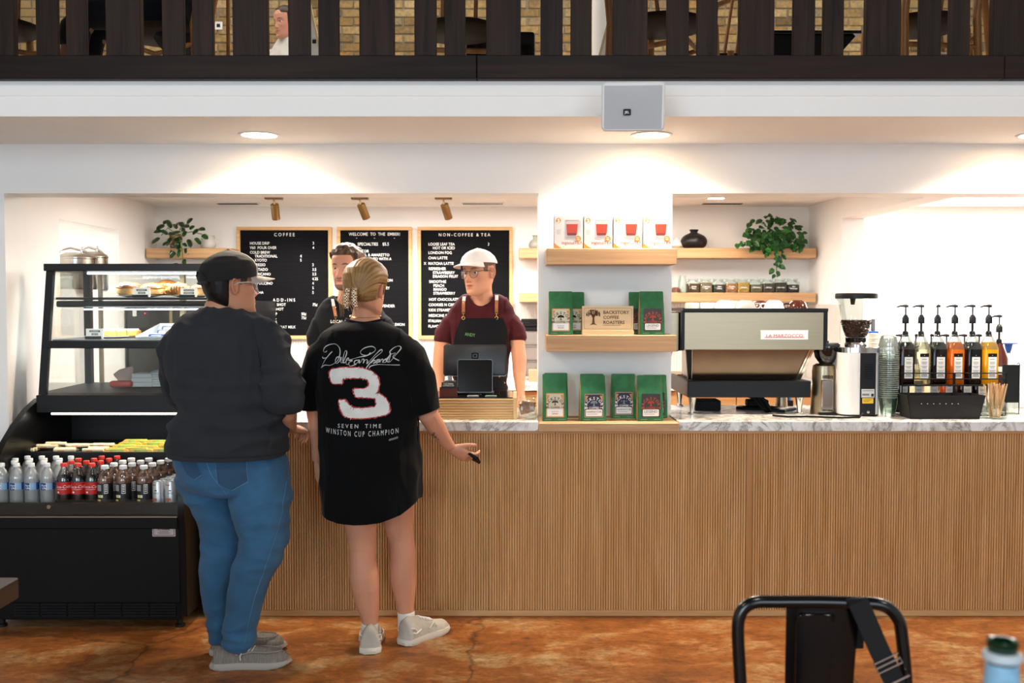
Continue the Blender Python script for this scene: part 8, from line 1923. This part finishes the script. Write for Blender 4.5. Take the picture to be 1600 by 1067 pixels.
for (x, py, r, yy) in ((374, 1003, 24.6, 3.985), (346, 999, 17.2, 4.12)):
    kk = MP(yy); obj('cuff', MB().tube([P(x, py-6, yy), P(x, py-5, yy), P(x, py+2, yy), P(x, py+3, yy)], [r*kk, (r+.8)*kk, (r+.8)*kk, r*kk*.96], 26), JN, jn, smooth=50)
KN = mat('heather_knit', '#8b837a', .95, var=.35, vs=20, bump=.5, bs=250, stretch=(14, 1, 1)); KND = mat('heather_heel', '#55524f', .95, var=.3, vs=20, bump=.4, bs=250); SO2 = mat('grey_sole', '#a9a298', .7)
s1 = shoe(M1, (P(335, 1040, 3.97).x, 3.965, 0), 6, .305, .108, KN, SO2, 'loafer'); s2 = shoe(M1, (P(331, 1030, 4.1).x, 4.115, 0), 14, .30, .106, KN, SO2, 'loafer')

# ------------------------------------------------------------------ barista in the maroon shirt
def barista(neckline, label, hx, hy, hY, yaw, pitch, roll, s, skin, lip, brow, hairc, style, beard, torso, Yt, sleeves, arms, legsx, shirtm, loc, neck):
    R = thing('person', label, 'person', loc)
    HM = head_M(P(hx, hy, hY), yaw, pitch, roll, s); b = MB(); head_mesh(b, HM); limb(b, neck, 22)
    for a_ in arms: limb(b, [(neck[-2][0], .05, .05), (neck[-2][0]*.25+a_['pts'][0][0]*.75+Vector((0, 0, .02)), .045, .045), (a_['pts'][0][0], a_['pts'][0][1]*.95, a_['pts'][0][2]*.95)], 12); limb(b, a_['pts'], 18); hand(b, a_['pts'][-1][0], *a_['hand'])
    me = fuse(b, .0034, 3); skin_colors(me, HM, skin, lip, brow, hairc, style, beard); mesh_part('body', me, SKINM, R); eyes(R, HM, skin, half=1.0)
    b = MB(); rings(b, torso, Yt)
    for s_ in sleeves: limb(b, s_, 20)
    me = fuse(b, .006, 3); cx, yt, yb, a = neckline; xc = P(cx, yb, Yt).x; aw = a*MP(Yt); zl = lambda x: ZA(yb, Yt)+(ZA(yt, Yt)-ZA(yb, Yt))*min(1, abs(x-xc)/aw)**2.4
    for v in me.vertices:
        if abs(v.co.x-xc) < aw and v.co.y < Yt and v.co.z > zl(v.co.x): v.co.z = zl(v.co.x)+.1*(v.co.z-zl(v.co.x))*.3
    me.update(); bv_ = bvh_of(me); pts = []
    for i in range(25):
        x = xc-aw+2*aw*i/24; z = zl(x); h_ = bv_.ray_cast(Vector((x, Yt-1, z-.006)), Vector((0, 1, 0)))[0]
        if h_: pts.append((x, h_.y+.001, z-.001))
    barista.collar = pts
    return R, HM, me
MAR = cloth('maroon_cotton', '#471a1f', .12, .85, .2, 500); PANTS = cloth('dark_trousers', '#15161a', .1)
YB1 = 5.48
R1, HM3, me = barista((753, 462, 479, 20.5), 'barista in white cap, round glasses and maroon T-shirt behind the till', 748, 425.5, 5.34, 144, -3, 3, 1.02, '#cf9472', '#a34e44', '#3a2416', '#4a3222', 'side', None,
    [(461.5, 724, 782, .066, 5.43), (466, 717, 789, .08, 5.44), (472, 711, 794, .092, 5.45), (480, 705, 799, .102, 5.46), (490, 701, 802, .11), (503, 699, 803, .118), (525, 704, 797, .122), (560, 708, 794, .122), (600, 711, 791, .12), (640, 712, 792, .122), (680, 712, 793, .125)], YB1,
    [[(P(716, 500, YB1), .046, .06), (P(703, 507, YB1), .047, .064), (P(696, 520, YB1-.01), .050, .062), (P(693, 532, YB1-.02), .047, .055)], [(P(787, 500, YB1), .046, .06), (P(800, 506, YB1), .047, .064), (P(806.5, 518, YB1-.01), .048, .062), (P(808.5, 529, YB1-.02), .045, .055)]],
    [dict(pts=[(P(695, 515, YB1), .046, .046), (P(689, 545, YB1-.03), .040, .042), (P(685.5, 575, YB1-.06), .036, .038), (P(685, 590, YB1-.09), .036, .036), (P(687, 610, YB1-.15), .029, .029), (P(690, 628, YB1-.20), .023, .021)], hand=(Vector((.1, -.85, -.40)), Vector((.1, -.2, -1)), 1, (.25, .3, .2), (.6, .3), 1.0)),
     dict(pts=[(P(806, 512, YB1), .046, .046), (P(809, 540, YB1-.03), .040, .042), (P(811.5, 563, YB1-.06), .040, .040), (P(811.5, 586, YB1-.10), .034, .034), (P(813, 608, YB1-.16), .025, .025), (P(813.5, 622, YB1-.20), .0225, .021)], hand=(Vector((.05, -.85, -.45)), Vector((0, -.3, -1)), -1, (.25, .4, .3), (.6, .3), 1.0))],
    None, MAR, (P(752, 640, YB1).x, YB1, 0), [(P(754, 436, 5.39), .051, .057), (P(753, 452, 5.42), .054, .059), (P(753, 466, 5.43), .062, .064), (P(753, 473, 5.435), .074, .075), (P(753, 480, 5.44), .080, .082), (P(753, 487, 5.455), .07, .06), (P(753, 500, 5.46), .05, .05), (P(753, 640, 5.48), .05, .05)])
wrinkle(me, [(.006, (10, 8, 8), None), (.006, (7, 7, 16), lambda c: 1 if abs(c.x-XA(752, YB1)) > .13 else .0)])
bv1 = bvh_of(me); ts = mesh_part('t_shirt', me, MAR, R1)
obj('collar', MB().tube(barista.collar, .0052, 8), MAR, ts, smooth=60)
WC = mat('white_cap_cotton', '#e9e5df', .85, bump=.2, bs=500)
cap(R1, HM3, .046, [WC], .072, .011, .06, None, .014)
m = MB()
glasses(R1, HM3, .0225, mat('bronze_wire', '#5c4434', .3, metal=.7), .0014)
APR = cloth('black_denim_apron', '#17181b', .15, .9, .35, 600); LEA = mat('tan_leather', '#9a5a2c', .5, var=.15, vs=40); WEB = mat('white_webbing', '#d8d4d2', .8); GOLDM = mat('brass_clip', '#b89050', .25, metal=1)
def apron(root, bv, Yb, quad_rows, straps, Ypx):
    mp = lambda u, v: (P(u, v, Ypx).x, P(u, v, Ypx).z)
    polys = []
    for (a0, a1) in zip(quad_rows, quad_rows[1:]): polys.append(([mp(a0[1], a0[0]), mp(a0[2], a0[0]), mp(a1[2], a1[0]), mp(a1[1], a1[0])], 0, 0))
    m = drape_mesh(bv, polys, None, Yb, .006, .02); ap = obj('apron', m, APR, root, smooth=60)
    e = []
    a0 = quad_rows[0]; e += [([mp(a0[1], a0[0]), mp(a0[2], a0[0]), mp(a0[2], a0[0]+2.2), mp(a0[1], a0[0]+2.2)], 0, .001)]
    obj('top_hem', drape_mesh(bv, e, None, Yb, .008, .02), APR, ap, smooth=60)
    for (x0_, y0_, x1_, y1_, x2_, y2_) in straps:
        w = 2.6
        q = lambda xa, ya, xb, yb_, l: ([mp(xa-w, ya), mp(xa+w, ya), mp(xb+w, yb_), mp(xb-w, yb_)], 0, l)
        obj('strap', drape_mesh(bv, [q(x0_, y0_, x1_, y1_, 0)], None, Yb, .004, .012), WEB, ap, smooth=60); le = obj('leather_tab', drape_mesh(bv, [q(x1_, y1_-1, x2_, y2_, 0)], None, Yb, .0065, .012), LEA, ap, smooth=60)
        h1, _, _, _ = bv.ray_cast(Vector((P(x2_, y2_, Ypx).x, Yb-1, P(x2_, y2_, Ypx).z)), Vector((0, 1, 0))); kk = MP(Ypx)
        if h1 is None: continue
        c = h1+Vector((0, -.010, 0)); r = .006
        obj('rivet', MB().ball((c.x, c.y+.002, c.z+.048), (.0028, .002, .0028), 8, 6).ball((c.x, c.y+.002, c.z+.012), (.0028, .002, .0028), 8, 6), CHROME, le)
        obj('clip', MB().tube([c+Vector((-.009, 0, 0)), c+Vector((.009, 0, 0)), c+Vector((.009, 0, -.008)), c+Vector((-.009, 0, -.008))], .0018, 6, closed=True).tube([c+Vector((0, -.002, -.008)), c+Vector((0, -.002, -.026))], [.003, .0025], 8).tube([c+Vector((.008*math.cos(2*PI*i/14), -.002, -.034+.008*math.sin(2*PI*i/14))) for i in range(14)], .0022, 6, closed=True), GOLDM, ap)
    return ap, mp
ap, mp = apron(R1, bv1, YB1, [(497, 721.5, 786), (508, 716, 790), (520, 711, 793), (545, 707, 795), (600, 706, 796), (640, 706, 797)], [(725, 463, 724.3, 471, 724, 487), (776, 461, 776, 470, 775.5, 487)], 5.36)
m = drape_mesh(bv1, [([mp(726, 519), mp(743, 521), mp(742, 528), mp(725.5, 526)], 0, 0)], None, YB1, .0085, .02); pa = obj('name_patch', m, BLACKM, ap, smooth=0)
v, f = text2d('ANDY', 7.2, 'CENTER', .01, .8); m = drape_mesh(bv1, [([mp(734.5+v[i][0], 525.2-v[i][1]+.13*v[i][0]) for i in q], 0, 0) for q in f], None, YB1, .0095, .02); obj('lettering', m, mat('green_thread', '#5f9a5a', .7), pa, smooth=0)
for (px, py) in ((780, 589), (788, 599.5)): 
    h1, _, _, _ = bv1.ray_cast(Vector((P(px, py, 5.36).x, YB1-1, P(px, py, 5.36).z)), Vector((0, 1, 0)))
    if h1: obj('rivet', MB().ball((h1.x, h1.y-.008, h1.z), (.005, .003, .005), 10, 6), GOLDM, ap)
def trousers(root, cx, Yb, zt, hw):
    b = MB()
    for s_ in (-1, 1): limb(b, [(Vector((cx+s_*.085, Yb, zt)), .095, .11), (Vector((cx+s_*.095, Yb, zt*.75)), .088, .10), (Vector((cx+s_*.10, Yb+.01, zt*.5)), .068, .075), (Vector((cx+s_*.105, Yb, .12)), .055, .06), (Vector((cx+s_*.105, Yb, .05)), .052, .058)], 20)
    mesh_part('trousers', fuse(b, .009, 3), PANTS, root)
    for s_ in (-1, 1): shoe(root, (cx+s_*.105, Yb+.07, 0), -90+s_*8, .27, .10, BLACKM, BLACKM, 'sneaker')
trousers(R1, P(752, 640, YB1).x, YB1+.0, ZA(672, YB1), .1)

# ------------------------------------------------------------------ barista in the black shirt
YB2 = 5.68; BLT = cloth('black_cotton', '#141518', .15, .88, .2, 500)
R2, HM4, me = barista((545, 465, 477.5, 20.5), 'barista with curly brown hair and goatee half hidden behind the blonde customer', 541, 419.5, 5.60, 164, 0, 0, 1.03, '#cf9478', '#a8544a', '#3a2416', '#4a3426', 'side', '#3c281c',
    [(464, 516, 574, .066, 5.65), (468, 510, 580, .08, 5.66), (474, 503, 588, .092), (482, 497, 595, .104), (492, 494, 601, .112), (503, 493, 606, .118), (525, 499, 602, .122), (560, 502, 598, .122), (610, 505, 596, .122), (660, 505, 596, .125)], YB2,
    [[(P(514, 497, YB2), .046, .06), (P(500, 506, YB2), .048, .066), (P(494, 525, YB2), .052, .06), (P(493, 538, YB2), .046, .055)], [(P(586, 497, YB2), .046, .06), (P(600, 506, YB2), .048, .066), (P(607, 525, YB2), .052, .06), (P(608, 538, YB2), .046, .055)]],
    [dict(pts=[(P(495, 515, YB2), .044, .044), (P(490, 550, YB2), .038, .04), (P(488, 575, YB2-.04), .035, .035), (P(492, 600, YB2-.16), .028, .026), (P(497, 617, YB2-.25), .022, .02)], hand=(Vector((.2, -.9, -.25)), Vector((.1, -.2, -1)), 1, (.2, .3, .2), (.6, .3), 1.0)),
     dict(pts=[(P(606, 515, YB2), .044, .044), (P(610, 550, YB2), .038, .04), (P(611, 575, YB2-.04), .035, .035), (P(604, 600, YB2-.16), .028, .026), (P(598, 617, YB2-.25), .022, .02)], hand=(Vector((-.2, -.9, -.25)), Vector((-.1, -.2, -1)), -1, (.2, .3, .2), (.6, .3), 1.0))],
    None, BLT, (P(550, 640, YB2).x, YB2, 0), [(P(545, 432, 5.65), .052, .056), (P(545, 450, 5.67), .054, .058), (P(545, 466, 5.66), .063, .065), (P(545, 472, 5.665), .074, .075), (P(545, 479, 5.67), .080, .082), (P(545, 486, 5.685), .07, .06), (P(545, 500, 5.69), .05, .05), (P(547, 640, 5.68), .05, .05)])
wrinkle(me, [(.006, (10, 8, 8), None)]); bv2 = bvh_of(me); ts = mesh_part('t_shirt', me, BLT, R2)
obj('collar', MB().tube(barista.collar, .0052, 8), BLT, ts, smooth=60)
ap, mp2 = apron(R2, bv2, YB2, [(512, 516, 585), (530, 508, 592), (560, 504, 596), (620, 504, 597)], [(518, 467, 520.5, 479, 524.5, 494), (578, 467, 575, 479, 571, 494)], 5.56)
v, f = text2d('LOCAL FOLK', 6.5, 'LEFT', .01); m = drape_mesh(bv2, [([mp2(516+v[i][0], 504.5-v[i][1]) for i in q], 0, 0) for q in f], None, YB2, .003, .02); obj('lettering_print', m, INKW, ts, smooth=0)
def gc(x, y, z):
    fr = .066+.25*(y-.04)*-1 if y > .03 else (.045 if abs(x) > .05 else .02)
    return min(.04, z-(.070 if y > .03 else .045 if y > -.05 else .02))
def curl(p): return math.sin(p.x*190+3*noise.noise(p*40))*math.sin(p.y*170+2*noise.noise(p*50+Vector((4, 0, 0))))+.5*noise.noise(p*90)
hair_shell(R2, HM4, gc, .026, '#2c1c12', '#6a4a30', 110, 150, curl, (.009, 62))
trousers(R2, P(550, 640, YB2).x, YB2+.02, ZA(655, YB2), .1)

# ------------------------------------------------------------------ seated people in the loft
def seated(label, loc, rz, skin, topm, botm, shorts, hm_yaw, hairf, hairc, bulk=1.0, hs=(0, 0, 1.2)):
    R = thing('person', label, 'person', loc); A = Matrix.Translation(loc) @ Matrix.Rotation(math.radians(rz), 4, 'Z'); V = lambda x, y, z: A @ Vector((x, y, z)); sd = A.to_3x3() @ Vector((1, 0, 0))
    HM = Matrix.Translation(V(*hs)) @ Matrix.Rotation(math.radians(hm_yaw), 4, 'Z') @ Matrix.Rotation(math.radians(-8), 4, 'X')
    b = MB(); head_mesh(b, HM); limb(b, [(V(0, -.02, 1.14), .05, .055), (V(0, -.03, 1.06), .052, .056), (V(0, -.04, 1.0), .08, .06)], 18, sd)
    for s_ in (-1, 1):
        limb(b, [(V(s_*.20, -.02, .78), .040, .04), (V(s_*.23, .06, .68), .036, .036), (V(s_*.17, .24, .62), .028, .026), (V(s_*.14, .30, .60), .023, .021)], 14, sd); hand(b, V(s_*.14, .30, .60), A.to_3x3() @ Vector((-s_*.3, 1, -.15)), A.to_3x3() @ Vector((0, 0, -1)), s_, (.3, .3, .3), (.5, .3), .95)
        limb(b, [(V(s_*.105, .40, .50), .058, .058), (V(s_*.11, .455, .42), .056, .062), (V(s_*.11, .47, .30), .056, .062), (V(s_*.11, .46, .16), .042, .044), (V(s_*.11, .46, .07), .036, .04)], 16, sd)
    limb(b, [(V(0, -.04, 1.02), .06, .055), (V(0, -.04, .8), .09, .06), (V(0, -.03, .52), .09, .06)], 14, sd)
    for s_ in (-1, 1): limb(b, [(V(0, -.04, .93), .045, .045), (V(s_*.15, -.04, .93), .045, .045), (V(s_*.20, -.02, .78), .04, .04)], 12, sd); limb(b, [(V(0, -.02, .53), .06, .05), (V(s_*.09, .1, .53), .06, .05), (V(s_*.105, .41, .50), .056, .056)], 12, sd)
    me = fuse(b, .0045, 3); skin_colors(me, HM, skin, '#b0675a', '#3a2a20'); mesh_part('body', me, SKINM, R); eyes(R, HM, skin)
    b = MB(); limb(b, [(V(0, -.02, .42), .17*bulk, .12), (V(0, -.03, .56), .165*bulk, .115), (V(0, -.04, .75), .175*bulk, .115), (V(0, -.04, .90), .185*bulk, .105), (V(0, -.04, .99), .13*bulk, .08), (V(0, -.035, 1.045), .072, .066)], 24, sd)
    for s_ in (-1, 1): limb(b, [(V(s_*.15, -.04, .95), .062, .065), (V(s_*.20, -.02, .80), .055, .055), (V(s_*.235, .05, .68), .048, .05), (V(s_*.19, .2, .63), .04, .04)] if not shorts else [(V(s_*.15, -.04, .95), .062, .065), (V(s_*.20, -.02, .80), .055, .055), (V(s_*.215, .01, .73), .05, .055)], 16, sd)
    me = fuse(b, .008, 3); wrinkle(me, [(.006, (10, 10, 9), None)]); tp = mesh_part('top', me, topm, R)
    obj('collar', MB().tube([V(.058*math.cos(2*PI*i/24), -.033+.056*math.sin(2*PI*i/24), 1.05+.012*math.cos(2*PI*i/24+2.6)) for i in range(24)], .010, 8, closed=True), topm, tp, smooth=60)
    b = MB()
    for s_ in (-1, 1): limb(b, [(V(s_*.08, -.03, .52), .10, .10), (V(s_*.095, .2, .53), .092, .085), (V(s_*.105, .40, .51), .075, .072), (V(s_*.11, .455, .44), .074, .076), (V(s_*.11, .47, .37), .072, .075)]+([] if shorts else [(V(s_*.11, .46, .2), .058, .06), (V(s_*.11, .46, .08), .05, .055)]), 18, sd)
    mesh_part('shorts' if shorts else 'trousers', fuse(b, .008, 3), botm, R)
    for s_ in (-1, 1): shoe(R, A @ Vector((s_*.11, .39, 0)), rz+90, .26, .10, BLACKM, SOLE, 'sneaker')
    if hairf: hair_shell(R, HM, hairf, .010, *hairc, 60, 90, lambda p: noise.noise(Vector((p.x*90, p.y*16, p.z*60))))
    return R, HM
gx = P(441.5, 34, 7.45)
def gg_(x, y, z): return min(.04, (.070-y if z > .06 else .035-y) if z > -.02 else -.03-y, z+.09)
seated('person with pulled-back brown hair and white jumper seated in the loft', (gx.x+.02, 7.47, ZF), 160, '#c8917a', cloth('white_jumper', '#d8d6d2', .05), PANTS, False, 138, gg_, ('#1c100c', '#3c261c'), 1.0, (0, 0, gx.z-ZF))
dup(lc, (gx.x+.02, 7.44, ZF), math.radians(160), 'honey wood loft chair under the person in the white jumper')
gx2 = P(150, 60, 5.05)
seated('person in black shorts and shirt seated at the loft railing, only a leg in view', (gx2.x+.36, 5.16, ZF), 96, '#7a5040', BLT, PANTS, True, 96, gg_, ('#0c0808', '#1c1412'), 1.1)
